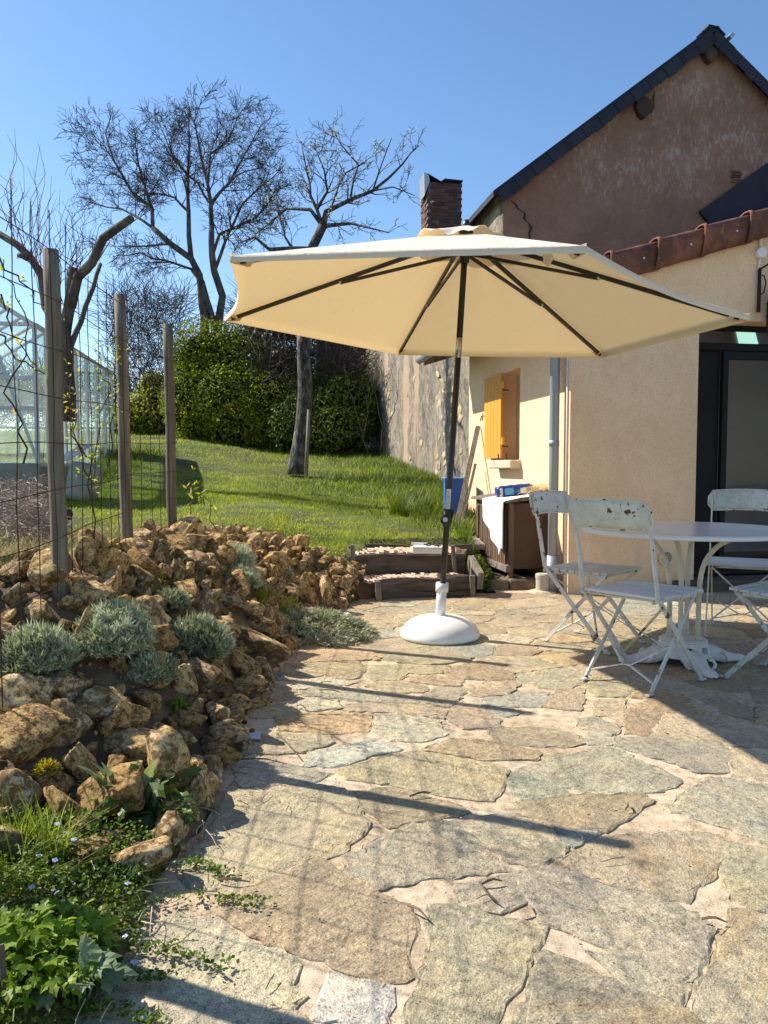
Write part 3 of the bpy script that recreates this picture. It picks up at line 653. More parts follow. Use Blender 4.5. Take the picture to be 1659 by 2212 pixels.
# verge tiles along the sloping edge: curved slabs lapping one over the other
LT = .415
nt_ = 12
prof = [(-.10, .015), (-.06, .105), (.02, .115), (.06, .075)]            # cross-section (t, z) of the rolled top
for i in range(nt_):
    sA = s0 - .03 + i * LT; tl = LT + .05
    V = []; K = 10
    cs = [(.005, -.135), (-.052, -.135), (-.062, -.09), (-.066, -.03), (-.066, .03), (-.058, .065), (-.03, .085), (.03, .088), (.09, .075), (.16, .05)]
    for j, (ds, grow, up) in enumerate(((0, .010, .009), (.03, .010, .009), (.045, 0, .003), (tl * .6, -.004, .0), (tl, -.006, -.012))):
        for (tt, zz) in cs:
            V.append(tuple(hf(sA + ds + .03 * math.sin(zz * 14 + 1) * .3, tt - grow * 1.2 - .03, rz(sA + ds) + zz * 1.14 + grow * (1 if zz > 0 else -1) + up + .03)))
    m_ = len(cs)
    Fc = [(j * m_ + k, j * m_ + k + 1, (j + 1) * m_ + k + 1, (j + 1) * m_ + k) for j in range(4) for k in range(m_ - 1)]
    o = MB().add(V, Fc).build('roof_tile', M['rooftile'], house, smooth=True)
    so = o.modifiers.new('t', 'SOLIDIFY'); so.thickness = .014; so.offset = 1
    MB().tube([hf(sA + tl * .62, -.115, rz(sA + tl * .62) - .005), hf(sA + tl * .62, -.125, rz(sA + tl * .62) - .005)], .009, 8).build('tile_nail', M['zinc'], o)
V, Fc = [], []
xs_ = np.arange(s0, 6.8, .15); ts_ = np.arange(.15, TE, .035)
for a in xs_:
    for t in ts_:
        V.append(tuple(hf(a, t, rz(a) + .075 + .035 * math.sin(t * 2 * math.pi / .21) - .02 * (((a - s0) % .3) / .3))))
nn = len(ts_)
mb = MB().add(V, [(i * nn + k, i * nn + k + 1, (i + 1) * nn + k + 1, (i + 1) * nn + k) for i in range(len(xs_) - 1) for k in range(nn - 1)])
mb.build('roof_tiling', M['rooftile'], house, smooth=True, kind='stuff')
# pointing ridge of pink mortar bits above each joint
for i in range(1, nt_):
    sA = s0 - .03 + i * LT
    MB().lathe([(.0, .03), (.028, .02), (.034, 0), (.02, -.03), (0.005, -.05)][::-1], hf(sA + .02, -.075, rz(sA) + .165), 8).build('mortar_bead', mat('pink_mortar', ((.52, .33, .26), (.62, .42, .34)), 20), house, smooth=True) if i == 1 else None
bead = [o for o in house.children if o.name.startswith('mortar_bead')][0]
for i in range(2, nt_):
    c = bead.copy(); COL.objects.link(c); d = hf(LT * (i - 1), 0, RS * LT * (i - 1)) - C0; c.location = d; c.parent = house
# doorway: step, reveal, dark frame, glazed leaf, dim room
fr = MB()
hw = .055; z0 = .12
def dbox(mb, s0_, s1_, z0_, z1_, t0_, d=.06): return mb.prism([hf(s0_, t0_, z0_), hf(s1_, t0_, z0_), hf(s1_, t0_, z1_), hf(s0_, t0_, z1_)], HV * d)
ztr = S_at(1560, 748, .2)[1]
dbox(fr, sd + .002, sd + .05, z0, zd - .002, .20); dbox(fr, sd + .05, sd + DW - .05, zd - .045, zd - .002, .20); dbox(fr, sd + .05, sd + DW - .05, ztr - .035, ztr + .03, .20); dbox(fr, sd + DW - .05, sd + DW - .002, z0, zd - .002, .20)
door = fr.build('door_frame', M['dark_frame'], house, bevel=.003)
lf = MB(); a, _ = S_at(1557, 900, .22); zt = ztr - .04
dbox(lf, a, a + .055, z0 + .02, zt, .20, .05); dbox(lf, a + .055, sd + DW - .06, z0 + .02, z0 + .13, .20, .05); dbox(lf, a + .055, sd + DW - .06, zt - .07, zt, .20, .05); dbox(lf, sd + .055, a - .004, z0 + .02, z0 + .06, .22, .03)
leaf = lf.build('door', M['dark_frame'], house, bevel=.003)
dbox(MB(), sd + .055, a - .004, z0 + .061, ztr - .036, .245, .012).build('blackout_panel', M['dark_frame'], leaf)  # added opaque black panel, stands in for the dark of the hall
gm, nt, b, _ = newmat('door_glass')
gl = N(nt, "ShaderNodeBsdfGlossy"); gl.inputs['Roughness'].default_value = .02; gl.inputs['Color'].default_value = (.8, .9, .95, 1)
tr = N(nt, "ShaderNodeBsdfTransparent"); tr.inputs[0].default_value = (.95, .93, .92, 1)
ms = N(nt, "ShaderNodeMixShader"); fr_ = N(nt, "ShaderNodeFresnel"); fr_.inputs[0].default_value = 1.15
L(nt, fr_.outputs[0], ms.inputs[0]); L(nt, tr.outputs[0], ms.inputs[1]); L(nt, gl.outputs[0], ms.inputs[2]); L(nt, ms.outputs[0], nt.nodes['Material Output'].inputs[0])
M['clear'] = gm
dbox(MB(), a + .056, sd + DW - .061, z0 + .131, zt - .071, .222, .008).build('pane', gm, leaf)
dbox(MB(), sd + .051, sd + DW - .051, ztr + .031, zd - .046, .222, .008).build('transom_pane', gm, door)
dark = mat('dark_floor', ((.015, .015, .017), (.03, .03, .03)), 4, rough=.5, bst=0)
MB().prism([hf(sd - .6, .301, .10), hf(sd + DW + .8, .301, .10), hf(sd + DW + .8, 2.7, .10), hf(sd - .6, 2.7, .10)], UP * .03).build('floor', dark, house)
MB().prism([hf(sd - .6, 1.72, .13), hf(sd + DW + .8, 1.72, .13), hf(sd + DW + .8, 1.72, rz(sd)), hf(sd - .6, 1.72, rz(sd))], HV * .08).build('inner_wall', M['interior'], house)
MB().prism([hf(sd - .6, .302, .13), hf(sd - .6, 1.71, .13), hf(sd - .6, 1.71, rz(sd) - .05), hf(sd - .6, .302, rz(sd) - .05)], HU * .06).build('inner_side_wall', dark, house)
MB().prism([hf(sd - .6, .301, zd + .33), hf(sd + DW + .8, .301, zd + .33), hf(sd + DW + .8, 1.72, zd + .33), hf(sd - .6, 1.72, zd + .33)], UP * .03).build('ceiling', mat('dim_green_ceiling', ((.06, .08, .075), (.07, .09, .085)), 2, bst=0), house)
# skylight seen through the transom
em, nt, b, _ = newmat('daylit_skylight'); e = N(nt, "ShaderNodeEmission"); e.inputs[0].default_value = (.42, .80, .68, 1); e.inputs[1].default_value = .72
L(nt, e.outputs[0], nt.nodes['Material Output'].inputs[0])
q = [S_at(x, y, 1.70) for x, y in ((1590, 708), (1626, 697), (1639, 746), (1598, 745))]
MB().prism([hf(s, 1.70, z) for s, z in q], HV * .012).build('skylight', em, house, label='pale mint skylight glowing behind the transom')
# things leaning in the dark hall
pk = MB()
for k in range(3): pk.bar(hf(sd + .18 + .1 * k, .8 + .1 * k, .13), hf(sd + .30 + .07 * k, .95 + .08 * k, 1.55 + .1 * k), .03, .02)
tag(pk.build('wooden_rack', M['dark_wood']), 'dark slatted rack standing in the shadow inside the doorway', 'rack')
# stone threshold
MB().prism([hf(sd - .25, -.10, -.02), hf(sd + DW + .3, -.10, -.02), hf(sd + DW + .3, .19, -.02), hf(sd - .25, .19, -.02)], UP * .12).build('doorstep', M['board_wood'], house, bevel=.008)
# round vent low on the wall
sv, zv = S_at(1438, 1204, 0)
vt = MB().lathe([(.0, 0), (.062, 0), (.072, .006), (.072, .016), (.050, .020), (.048, .010), (.0, .010)], (0, 0, 0), 28)
vo = vt.build('vent', M['cream_plastic'], None, smooth=False)
vo.rotation_euler = (math.pi / 2, 0, HA); vo.location = hf(sv, -.001, zv)
bpy.context.view_layer.update(); vo.parent = house; vo.matrix_parent_inverse = Matrix.Translation(-C0)
rings = MB()
for r_ in (.012, .022, .032, .042):
    rings.tube([(r_ * math.cos(a), r_ * math.sin(a), .016) for a in np.linspace(0, 2 * math.pi, 25)], .0022, 5, cap=False)
for a in np.linspace(0, 2 * math.pi, 7)[:-1]: rings.tube([(0, 0, .016), (.05 * math.cos(a), .05 * math.sin(a), .016)], .0018, 5)
ro = rings.build('vent_grille', M['cream_plastic']); ro.parent = vo
do = MB().lathe([(0, .0105), (.0475, .0105), (.0475, .0125), (0, .0125)], (0, 0, 0), 24).build('vent_opening', M['dark_frame']); do.parent = vo
# wall lantern with its iron bracket, junction box and conduit
lx, lz = S_at(1640, 548, 0)
lan = thing('wall_lantern', 'dark wrought iron lantern on scroll bracket under a white junction box', 'lantern', tuple(hf(lx + .12, -.1, lz - .5)))
MB().lathe([(0, 0), (.042, 0), (.046, .008), (.046, .04), (.040, .045), (0, .045)], (0, 0, 0), 20, Matrix.Rotation(math.pi / 2, 3, 'X')).build('junction_box', M['plaster_white'], None)
jb = bpy.data.objects['junction_box']; jb.location = hf(lx, -.002, lz); jb.rotation_euler = (0, 0, HA); jb.parent = lan; jb.matrix_parent_inverse = Matrix.Translation(-lan.location)
cy = -.018
MB().tube([hf(lx + .35, cy, lz + .30), hf(lx + .05, cy, lz + .262), hf(lx + .0, cy, lz + .22), hf(lx, cy, lz + .04)], .014, 8).tube([hf(lx - .005, cy, lz - .04), hf(lx - .012, cy, lz - .14)], .012, 8).build('conduit', M['plaster_white'], lan, smooth=True)
br = MB(); bs_ = lx - .012
br.bar(hf(bs_, -.03, lz - .13), hf(bs_, -.03, lz - .50), .025, .02)
br.tube([hf(bs_, -.04, lz - .14), hf(bs_ + .06, -.06, lz - .10), hf(bs_ + .15, -.10, lz - .055), hf(bs_ + .24, -.12, lz - .06)], .009, 6)
br.tube([hf(bs_, -.04, lz - .36), hf(bs_ + .03, -.05, lz - .34), hf(bs_ + .04, -.06, lz - .26), hf(bs_ + .03, -.05, lz - .20), hf(bs_ + .012, -.04, lz - .19)], .006, 6)
br.tube([hf(bs_ + .07, -.07, lz - .33), hf(bs_ + .09, -.07, lz - .2), hf(bs_ + .12, -.09, lz - .08)], .006, 6)
br.tube([hf(bs_ - .012, -.04, lz - .46), hf(bs_ - .012, -.04, lz - .50)], .014, 8)
br.build('bracket', M['black_iron'], lan, smooth=True)
lb = MB(); cxx, ct, cz = bs_ + .14, -.12, lz - .52
for ds in (-.07, -.023, .023, .07):
    for dt in (-.07, .07): lb.bar(hf(cxx + ds, ct + dt, cz - .14), hf(cxx + ds, ct + dt, cz + .09), .010, .010)
for dz in (-.14, -.02, .09):
    for dt in (-.07, .07): lb.bar(hf(cxx - .08, ct + dt, cz + dz), hf(cxx + .08, ct + dt, cz + dz), .012, .012)
    for ds in (-.07, .07): lb.bar(hf(cxx + ds, ct - .07, cz + dz), hf(cxx + ds, ct + .07, cz + dz), .012, .012)
lb.build('lantern_cage', M['black_iron'], lan)
MB().lathe([(.115, 0), (.10, .02), (.03, .13), (.025, .16), (.0, .17)], hf(cxx, ct, cz + .10), 6).build('lantern_roof', M['black_iron'], lan)
MB().box(hf(cxx, ct, cz - .025), (.12, .12, .21), RZ).build('lantern_glass', mat('smoky_glass', ((.20, .19, .17), (.24, .22, .19)), 3, rough=.2, bst=0), lan)

# ---------------- tall gabled house behind, with its long rubble side wall
TG = 3.03
tall = thing('gabled_house', 'tall brown rendered gable house with slate roof rising behind the parasol', 'house', tuple(hf(.45, TG, 0)))
s_l = S_at(1090, 540, TG)[0]; z_l = S_at(1090, 413, TG)[1]
s_a, z_a = S_at(1530, 84, TG)
GS = (z_a - z_l) / (s_a - s_l)
s_r = s_a + (s_a - s_l) * 1.15; z_r = z_a - GS * (s_r - s_a)
T_END = T_at(779, 960, s_l)[0]
mb = MB().prism([hf(s_l + .3, TG, .3), hf(s_r, TG, .3), hf(s_r, TG, z_r), hf(s_a, TG, z_a), hf(s_l + .3, TG, z_l + .3 * GS)], HV * .3)
mb.build('gable_wall', M['brown_render'], tall)
mb = MB().prism([hf(s_l, TG, .2), hf(s_l, TG, z_l), hf(s_l, TG + .0, z_l), hf(s_l, T_END, z_l), hf(s_l, T_END, .2)], HU * .298)
# side wall as a subdivided, lumpy sheet in front of the solid one
ts_ = np.arange(TG, T_END + .01, .09); zs_ = np.linspace(.3, z_l, 46)
T_, Z_ = np.meshgrid(ts_, zs_)
lump = .035 * vnoise(np.stack([T_, Z_], -1), 40, 2.4) + .016 * vnoise(np.stack([T_, Z_], -1), 41, 9)
lump = np.where((T_ < TG + .05) | (T_ > T_END - .1), 0, lump)
P = np.array([C0]) + (s_l - .03 + lump)[..., None] * np.array(HU) + T_[..., None] * np.array(HV) + Z_[..., None] * np.array([0, 0, 1.])
nx = len(ts_); i = (np.arange(len(zs_) - 1)[:, None] * nx + np.arange(nx - 1)[None, :]).ravel()
mesh_np('side_wall', P.reshape(-1, 3), np.stack([i, i + nx, i + nx + 1, i + 1], -1), M['rubble'], tall, smooth=True, label='rough rubble stone side wall with strips of mortar')
mb.build('side_wall_core', M['rubble'], tall)
MB().prism([hf(s_l - .028, TG - .014, z_l - 1.35), hf(s_l + .30, TG - .014, z_l - 1.35), hf(s_l + .30, TG - .014, z_l - .02 + .28 * GS), hf(s_l - .028, TG - .014, z_l - .03)], HV * .012).build('corner_render', M['brown_render'], tall)
# roof planes
def roofplane(sgn, name):
    sE = s_l - .18 if sgn < 0 else s_r + .15; zE = z_a - GS * abs(sE - s_a)
    MB().prism([hf(sE, TG - .10, zE + .03), hf(s_a, TG - .10, z_a + .03), hf(s_a, T_END + .1, z_a + .03), hf(sE, T_END + .1, zE + .03)], UP * .07).build(name, M['slate'], tall)
roofplane(-1, 'roof'); roofplane(1, 'roof')
# slates hung along both verges
for sgn in (-1, 1):
    Ltot = abs((s_l - .1 if sgn < 0 else s_r) - s_a); n = 26
    for i in range(n):
        d = Ltot * (i + .5) / n; s = s_a + sgn * d; z = z_a - GS * d
        ang = -sgn * math.atan(GS)
        ww = Ltot / n * math.sqrt(1 + GS * GS) * 1.06
        R = Matrix.Rotation(HA, 3, 'Z') @ Matrix.Rotation(sgn * math.atan(GS) + RNG.normal() * .03, 3, 'Y')
        MB().box(hf(s, TG - .12 - .008 * (i % 2), z - .03 + RNG.normal() * .006), (ww, .010, (.14 + RNG.uniform(-.025, .025))), R).build('slate', M['slate'], tall)
for i in range(3): 
    MB().box(hf(s_a + (-.09, .0, .10)[i], TG - .05, z_a + (.05, .09, .045)[i]), (.15, .14, .02), Matrix.Rotation(HA, 3, 'Z') @ Matrix.Rotation((-.6, .1, .7)[i], 3, 'Y')).build('ridge_tile', M['slate'], tall)
MB().box(hf(s_a + .24, TG - .10, z_a + .0), (.05, .06, .07), Matrix.Rotation(HA, 3, 'Z') @ Matrix.Rotation(.7, 3, 'Y')).build('ridge_flashing', M['zinc'], tall)
for (x, y, r_) in ((1385, 237, .13), (1528, 120, .12)):
    s, z = S_at(x, y, TG); P_ = [hf(s + r_ * math.cos(a) * (.8 + .25 * math.sin(3 * a)), TG - .09, z + r_ * math.sin(a)) for a in np.linspace(0, 6.28, 9)[:-1]]
    MB().prism(P_[::-1], HV * .12).build('purlin_end', M['dark_wood'], tall, bevel=.01)
def crack(px, w=.018):
    pts = [hf(*(lambda q: (q[0], TG - .018, q[1]))(S_at(x, y, TG))) for x, y in px]
    V = []
    for i, p in enumerate(pts):
        ww = w * (.3 + .9 * abs(math.sin(i * 1.9))); V += [tuple(p - HU * ww / 2), tuple(p + HU * ww / 2)]
    MB().add(V, [(2 * i, 2 * i + 1, 2 * i + 3, 2 * i + 2) for i in range(len(pts) - 1)]).build('crack', M['dark_wood'], tall)
crack([(1100, 432), (1112, 442), (1118, 452), (1133, 462), (1131, 474), (1140, 482), (1147, 492), (1142, 505), (1144, 525), (1142, 550)], .03)
crack([(1413, 198), (1410, 215), (1411, 232), (1404, 246)], .02)
# slate valley where the wing roof meets the gable, and a patch of bare bricks
mb = MB(); a = S_at(1512, 456, TG - .05); b_ = S_at(1655, 354, TG - .05); dv = (b_[1] - a[1]) / (b_[0] - a[0])
sE = a[0] + 2.3; pf = [(a[0], a[1]), (sE, a[1] + 2.3 * dv), (sE, rz(sE) + .05), (a[0] + .5, rz(a[0] + .5) + .05)]
mb.prism([hf(q[0], TG - .05, q[1]) for q in pf][::-1], HV * .035)
mb.build('valley_flashing', M['slate'], tall)
sb_, zb_ = S_at(1590, 383, TG)
for k in range(5):
    MB().box(hf(sb_ + (k % 2) * .02 - .01, TG - .004, zb_ - .06 + k * .032), (.13, .03, .024), RZ).build('brick', M['brick'], tall)
# chimney of single bricks
ch_t = 8.2; s0c, zt_c = S_at(923, 392, ch_t); s1c = S_at(998, 392, ch_t)[0]
ch = MB().box(hf((s0c + s1c) / 2, ch_t + .26, 5.0), (s1c - s0c - .03, .50, (zt_c - 5.0) * 2 - .02), RZ).build('chimney', M['chimney_mortar'], tall, label='dark red brick chimney with a bent zinc sheet on top')
bm_ = MB().box((0, 0, 0), (.175, .09, .048)).build('brick', M['brick']); base_me = bm_.data; bpy.data.objects.remove(bm_)
zc = zt_c - .03; row = 0; nbk = 0
while zc > 4.6 and nbk < 255:
    off = (row % 2) * .09
    W = s1c - s0c; k0 = -1 if off else 0
    for side in (0, 1):
        ln = W if side == 0 else .50; kk = int(round(ln / .185)) + (1 if off else 0)
        for k in range(kk):
            c_ = (k + .5) * ln / int(round(ln / .185)) - off
            w_ = 1.0
            if c_ - .09 < -.005: c_ += .045; w_ = .5
            if c_ + .09 > ln + .02: c_ -= .045; w_ = .5
            p = hf(s0c + c_, ch_t + .045 + RNG.normal() * .005, zc) if side == 0 else hf(s0c + .045 + RNG.normal() * .005, ch_t + .09 + c_ * .88, zc)
            o = bpy.data.objects.new('brick', base_me); COL.objects.link(o); o.location = p; o.rotation_euler = (RNG.normal() * .01, 0, HA + (math.pi / 2 if side else 0)); o.scale = (w_, 1, RNG.uniform(.85, 1.05))
            adopt(o, ch); nbk += 1
    zc -= .062; row += 1
MB().prism([hf(s0c - .05, ch_t, zt_c - .25), hf(s0c + .04, ch_t - .02, zt_c + .0), hf(s0c + .02, ch_t - .02, zt_c + .14), hf(s0c - .06, ch_t, zt_c + .16)], HV * .4).build('zinc_sheet', M['zinc'], ch)
MB().prism([hf(s0c - .0, ch_t - .03, zt_c + .12), hf(s0c + .28, ch_t - .03, zt_c - .02), hf(s0c + .28, ch_t + .4, zt_c - .02), hf(s0c - .0, ch_t + .4, zt_c + .12)], UP * .02).prism([hf(s0c + .26, ch_t - .03, zt_c - .01), hf(s0c + .33, ch_t - .03, zt_c + .04), hf(s1c + .01, ch_t - .03, zt_c + .03), hf(s1c + .01, ch_t + .4, zt_c + .03)], UP * .025).build('chimney_cap', M['slate'], ch)

# convex lumps used for wall stones and rocks
import bmesh
def rock_mesh(seed, sub=3, nplanes=11, rough=.05, mname='rock', flat=(1, 1, 1)):
    r = np.random.default_rng(seed); bm = bmesh.new(); bmesh.ops.create_icosphere(bm, subdivisions=sub, radius=1)
    V = np.array([v.co[:] for v in bm.verts]); Fc = [[v.index for v in f.verts] for f in bm.faces]; bm.free()
    Nn = r.normal(size=(nplanes, 3)); Nn /= np.linalg.norm(Nn, axis=1)[:, None]; D = r.uniform(.38, .80, nplanes)
    dots = V @ Nn.T; rad = np.where(dots > .05, D / np.maximum(dots, .05), 9).min(1); rad = np.minimum(rad, 1.15)
    P = V * rad[:, None]
    rdg = 1 - 2 * np.abs(vnoise(V, seed + 8, 4.5)); P *= (1 + rough * vnoise(V, seed + 5, 2.6) + rough * .7 * rdg + rough * .5 * vnoise(V, seed + 6, 7.5) + rough * .4 * vnoise(V, seed + 7, 17))[:, None]
    P *= np.array(flat) * r.uniform(.85, 1.15, 3)
    me = bpy.data.meshes.new('rock_shape'); me.from_pydata(P.tolist(), [], Fc); me.update()
    me.polygons.foreach_set('use_smooth', [True] * len(me.polygons)); me.materials.append(M[mname]); return me
wall_me = [rock_mesh(300 + i, 2, 9, .06, 'rubble_stone') for i in range(6)]
rr2 = np.random.default_rng(77)
for i in range(230):
    t = rr2.uniform(TG + .15, T_END - .4) if rr2.random() < .35 else rr2.uniform(TG + .1, TG + 4.5)
    z = rr2.uniform(.5, 3.4) + .09 * (t - TG) * .5
    if .46 < (t * .37 + .1 * math.sin(t * 5)) % 1 < .72: continue
    o = bpy.data.objects.new('stone', wall_me[i % 6]); COL.objects.link(o)
    k = rr2.uniform(.05, .115); o.scale = (k * .20, k * rr2.uniform(1, 1.6), k * rr2.uniform(.7, 1.1)); o.rotation_euler = (rr2.normal() * .2, 0, HA)
    q_ = np.array([[t, z]]); lm = .035 * vnoise(q_, 40, 2.4)[0] + .016 * vnoise(q_, 41, 9)[0]
    o.location = hf(s_l - .032 + lm, t, z); adopt(o, tall)

# brown barn beyond the fruit tree
bq = A(683, 800, 27); bz1 = A(700, 735, 27).z
barn = thing('barn', 'plain brown barn half hidden behind the leaning fruit tree', 'barn', (bq.x + 3, 28, 1.5))
MB().box((bq.x + 3.2, 29, (bz1 + 1.2) / 2), (6.4, 4, bz1 - 1.2)).build('wall', M['brown_render'], barn)
MB().prism([(bq.x - .3, 26.6, bz1), (bq.x + 6.6, 26.6, bz1), (bq.x + 6.6, 29, bz1 + 1.4), (bq.x - .3, 29, bz1 + 1.4)], (0, 0, .1)).prism([(bq.x - .3, 31.4, bz1), (bq.x + 6.6, 31.4, bz1), (bq.x + 6.6, 29.01, bz1 + 1.4), (bq.x - .3, 29.01, bz1 + 1.4)], (0, 0, .1)).build('roof', M['rooftile'], barn)
MB().box((bq.x + 1.2, 26.97, bz1 - 1.4), (.9, .05, .8)).build('shuttered_window', M['dark_wood'], barn)
# ------------------------------------------------------------------ steps up to the lawn
steps = thing('garden_steps', 'two curved garden steps edged with dark boards and filled with brick tiles', 'steps', (.3, 6.4, 0))
def curved_board(p0, p1, z0, z1, sag, th=.035, n=10, name='riser_board'):
    p0 = Vector(p0); p1 = Vector(p1); V = []
    d = (p1 - p0); nrm = Vector((-d.y, d.x)).normalized()
    for i in range(n + 1):
        u = i / n; q = p0 + d * u + nrm * (sag * 4 * u * (1 - u)); zz = z1 + .012 * math.sin(u * 7)
        for off, z in ((0, z0), (0, zz), (th, zz), (th, z0)): V.append((q.x + nrm.x * off, q.y + nrm.y * off, z))
    Fc = [(4 * i + k, 4 * i + (k + 1) % 4, 4 * i + 4 + (k + 1) % 4, 4 * i + 4 + k) for i in range(n) for k in range(4)] + [(0, 3, 2, 1), (4 * n, 4 * n + 1, 4 * n + 2, 4 * n + 3)]
    return MB().add(V, Fc).build(name, M['board_wood'], steps)
a0 = G(818, 1299); a1 = G(1022, 1289)
b0 = G(778, 1243, .155); b1 = G(990, 1237, .155)
Y1 = (a0.y + a1.y) / 2; 
curved_board((a0.x - .02, a0.y), (a1.x + .02, a1.y), -.03, .055, .05)
curved_board((a0.x - .02, a0.y + .006), (a1.x + .02, a1.y + .006), .062, .165, .05)
curved_board((b0.x - .10, b0.y), (b1.x + .06, b1.y), .12, .315, .06)
c0 = G(750, 1182, .34); c1 = G(975, 1180, .34)
curved_board((c0.x - .05, c0.y + .02), (c1.x + .2, c1.y + .02), .25, .35, .05, .03)
def stake(x, y, z0, z1, w=.042):
    MB().box((x, y, (z0 + z1) / 2), (w, w * .8, z1 - z0), Matrix.Rotation(RNG.normal() * .05, 3, 'Y')).build('stake', M['old_wood'], steps, bevel=.004)
stake(a0.x - .0, a0.y - .035, -.03, .17); stake(a1.x - .01, a1.y - .035, -.03, .185); stake(a0.x - .26, a0.y + .02, -.03, .19, .05)
q = G(763, 1240, .16); stake(q.x, b0.y - .03, .05, .42, .036); q = G(981, 1236, .16); stake(q.x, b1.y - .03, .05, .40, .036)
# side boards
mb = MB().bar((a0.x - .27, a0.y + .03, .08), (b0.x - .10, b0.y + .02, .17), .03, .18); mb.build('side_board', M['board_wood'], steps)
MB().bar((a1.x + .06, a1.y + .0, .13), (b1.x + .10, b1.y - .02, .24), .05, .15).build('side_board', M['old_wood'], steps)
MB().bar((b0.x - .10, b0.y + .03, .22), (c0.x - .06, c0.y, .27), .03, .16).build('side_board', M['board_wood'], steps)
tilem = mat('broken_clay_tile', ((.42, .27, .19), (.58, .42, .31), (.66, .53, .41)), 9, bs=50, bst=.5, rnd=.45)
tb = MB().box((0, 0, 0), (.052, .10, .026)).build('tile', tilem); tme = tb.data; bpy.data.objects.remove(tb)
def tile_bed(p0, p1, q0, q1, z, rows, sag):
    for j in range(rows):
        u = (j + .5) / rows
        A_ = Vector(p0).lerp(Vector(q0), u); B_ = Vector(p1).lerp(Vector(q1), u)
        d = B_ - A_; n = int(d.length / .041)
        nrm = Vector((-d.y, d.x)).normalized()
        for i in range(n):
            t = (i + .5) / n; p = A_ + d * t + nrm * (sag * 4 * t * (1 - t))
            o = bpy.data.objects.new('tile', tme); COL.objects.link(o)
            o.location = (p.x, p.y, z + RNG.normal() * .005); o.rotation_euler = (RNG.normal() * .05, .20 + RNG.normal() * .08, math.atan2(d.y, d.x) + .25 + RNG.normal() * .07)
            o.scale = (RNG.uniform(.75, 1.05), RNG.uniform(.85, 1.2), 1); adopt(o, steps)
tile_bed((a0.x - .1, a0.y + .10), (a1.x, a1.y + .10), (b0.x - .02, b0.y - .06), (b1.x, b1.y - .06), .145, 4, .05)
tile_bed((b0.x - .02, b0.y + .10), (b1.x, b1.y + .10), (c0.x + .02, c0.y - .07), (c1.x + .05, c1.y - .07), .322, 6, .05)
fm = MB().prism([(a0.x - .22, a0.y + .06, -.03), (a1.x + .03, a1.y + .06, -.03), (b1.x + .08, b1.y + .05, -.03), (b0.x - .08, b0.y + .05, -.03)], (0, 0, .165))
fm.prism([(b0.x - .08, b0.y + .09, .0), (b1.x + .05, b1.y + .09, .0), (c1.x + .15, c1.y, .0), (c0.x - .03, c0.y, .0)], (0, 0, .315)); fm.build('step_fill', M['soil'], steps)
# white divider box with small parts, on the upper step
bx = G(932, 1196, .35)
wb_ = thing('parts_box', 'flat translucent white plastic box with small fittings lying on the top step', 'box', (bx.x, bx.y + .1, .345))
MB().box((bx.x, bx.y + .12, .372), (.30, .20, .05), Matrix.Rotation(-.12, 3, 'Z')).build('case', M['plaster_white'], wb_, bevel=.008)
MB().box((bx.x, bx.y + .12, .400), (.305, .205, .006), Matrix.Rotation(-.12, 3, 'Z')).box((bx.x - .09, bx.y + .19, .415), (.14, .012, .02), Matrix.Rotation(-.25, 3, 'Z')).build('lid', M['plaster_white'], wb_, bevel=.002)
mb = MB()
for i in range(16): 
    p = (bx.x + RNG.uniform(-.06, .09), bx.y + .11 + RNG.normal() * .03, .409 + RNG.uniform(0, .012)); d = Vector((RNG.normal(), RNG.normal(), RNG.normal() * .3)).normalized() * .018
    mb.tube([Vector(p) - d, Vector(p) + d], .0045, 5)
mb.build('fitting', M['black_iron'], wb_, kind='stuff')
# slab and low stone edge by the cabinet
sl = G(1018, 1178, .30)
tag(MB().prism([(sl.x - .18, sl.y - .1, .27), (sl.x + .22, sl.y - .12, .26), (sl.x + .26, sl.y + .22, .31), (sl.x - .10, sl.y + .25, .31)], (0, 0, .06)).build('stone_slab', M['sill'], bevel=.008), 'flat mossy stone slab let into the grass behind the cabinet', 'slab')
e0 = G(1046, 1275); 
low = thing('stone_plinth', 'low dark stone edging under the wooden cabinet', 'plinth', (e0.x + .2, e0.y + .1, 0))
x0 = e0.x
for i, w_ in enumerate((.22, .24, .14)):
    MB().box((x0 + w_ / 2, e0.y + .14 + .01 * (i % 2), .035), (w_ - .012, .26, .11)).build('kerb_stone', M['sill'] if i == 5 else mat('dark_kerb_stone', ((.09, .07, .05), (.22, .17, .12)), 8, bs=40, bst=.6), low, bevel=.012); x0 += w_
MB().prism([(e0.x - .02, e0.y + .28, -.02), (e0.x + .62, e0.y + .28, -.02), (e0.x + .42, e0.y + 1.5, -.02), (e0.x - .12, e0.y + 1.5, -.02)], (0, 0, .10)).build('fill', M['soil'], low)

# ------------------------------------------------------------------ wooden cabinet against the wall
cb0 = G(1099, 1256, .06)                      # near left foot
W_, D_, Hc = .40, 1.0, A(1093, 1080, cb0.y).z
TH = HA + .0
cab = thing('slatted_cabinet', 'weathered brown wooden cabinet with slatted side under a white cloth', 'cabinet', (cb0.x, cb0.y, .08))
def cf(s, t, z): return Vector((cb0.x, cb0.y, 0)) + HU * s + HV * t + UP * z
def cbx(mb, s0_, s1_, t0_, t1_, z0_, z1_): return mb.prism([cf(s0_, t0_, z0_), cf(s1_, t0_, z0_), cf(s1_, t1_, z0_), cf(s0_, t1_, z0_)], UP * (z1_ - z0_))
zb0 = .17
cbx(MB(), .03, W_, 0, .02, zb0 + .0, Hc - .03).build('end_panel', M['cab_side'], cab)
cbx(MB(), .03, W_, D_ - .02, D_, zb0, Hc - .03).build('end_panel', M['cab_side'], cab)
cbx(MB(), W_ - .02, W_, .021, D_ - .021, zb0, Hc - .03).build('back_panel', M['cab_side'], cab)
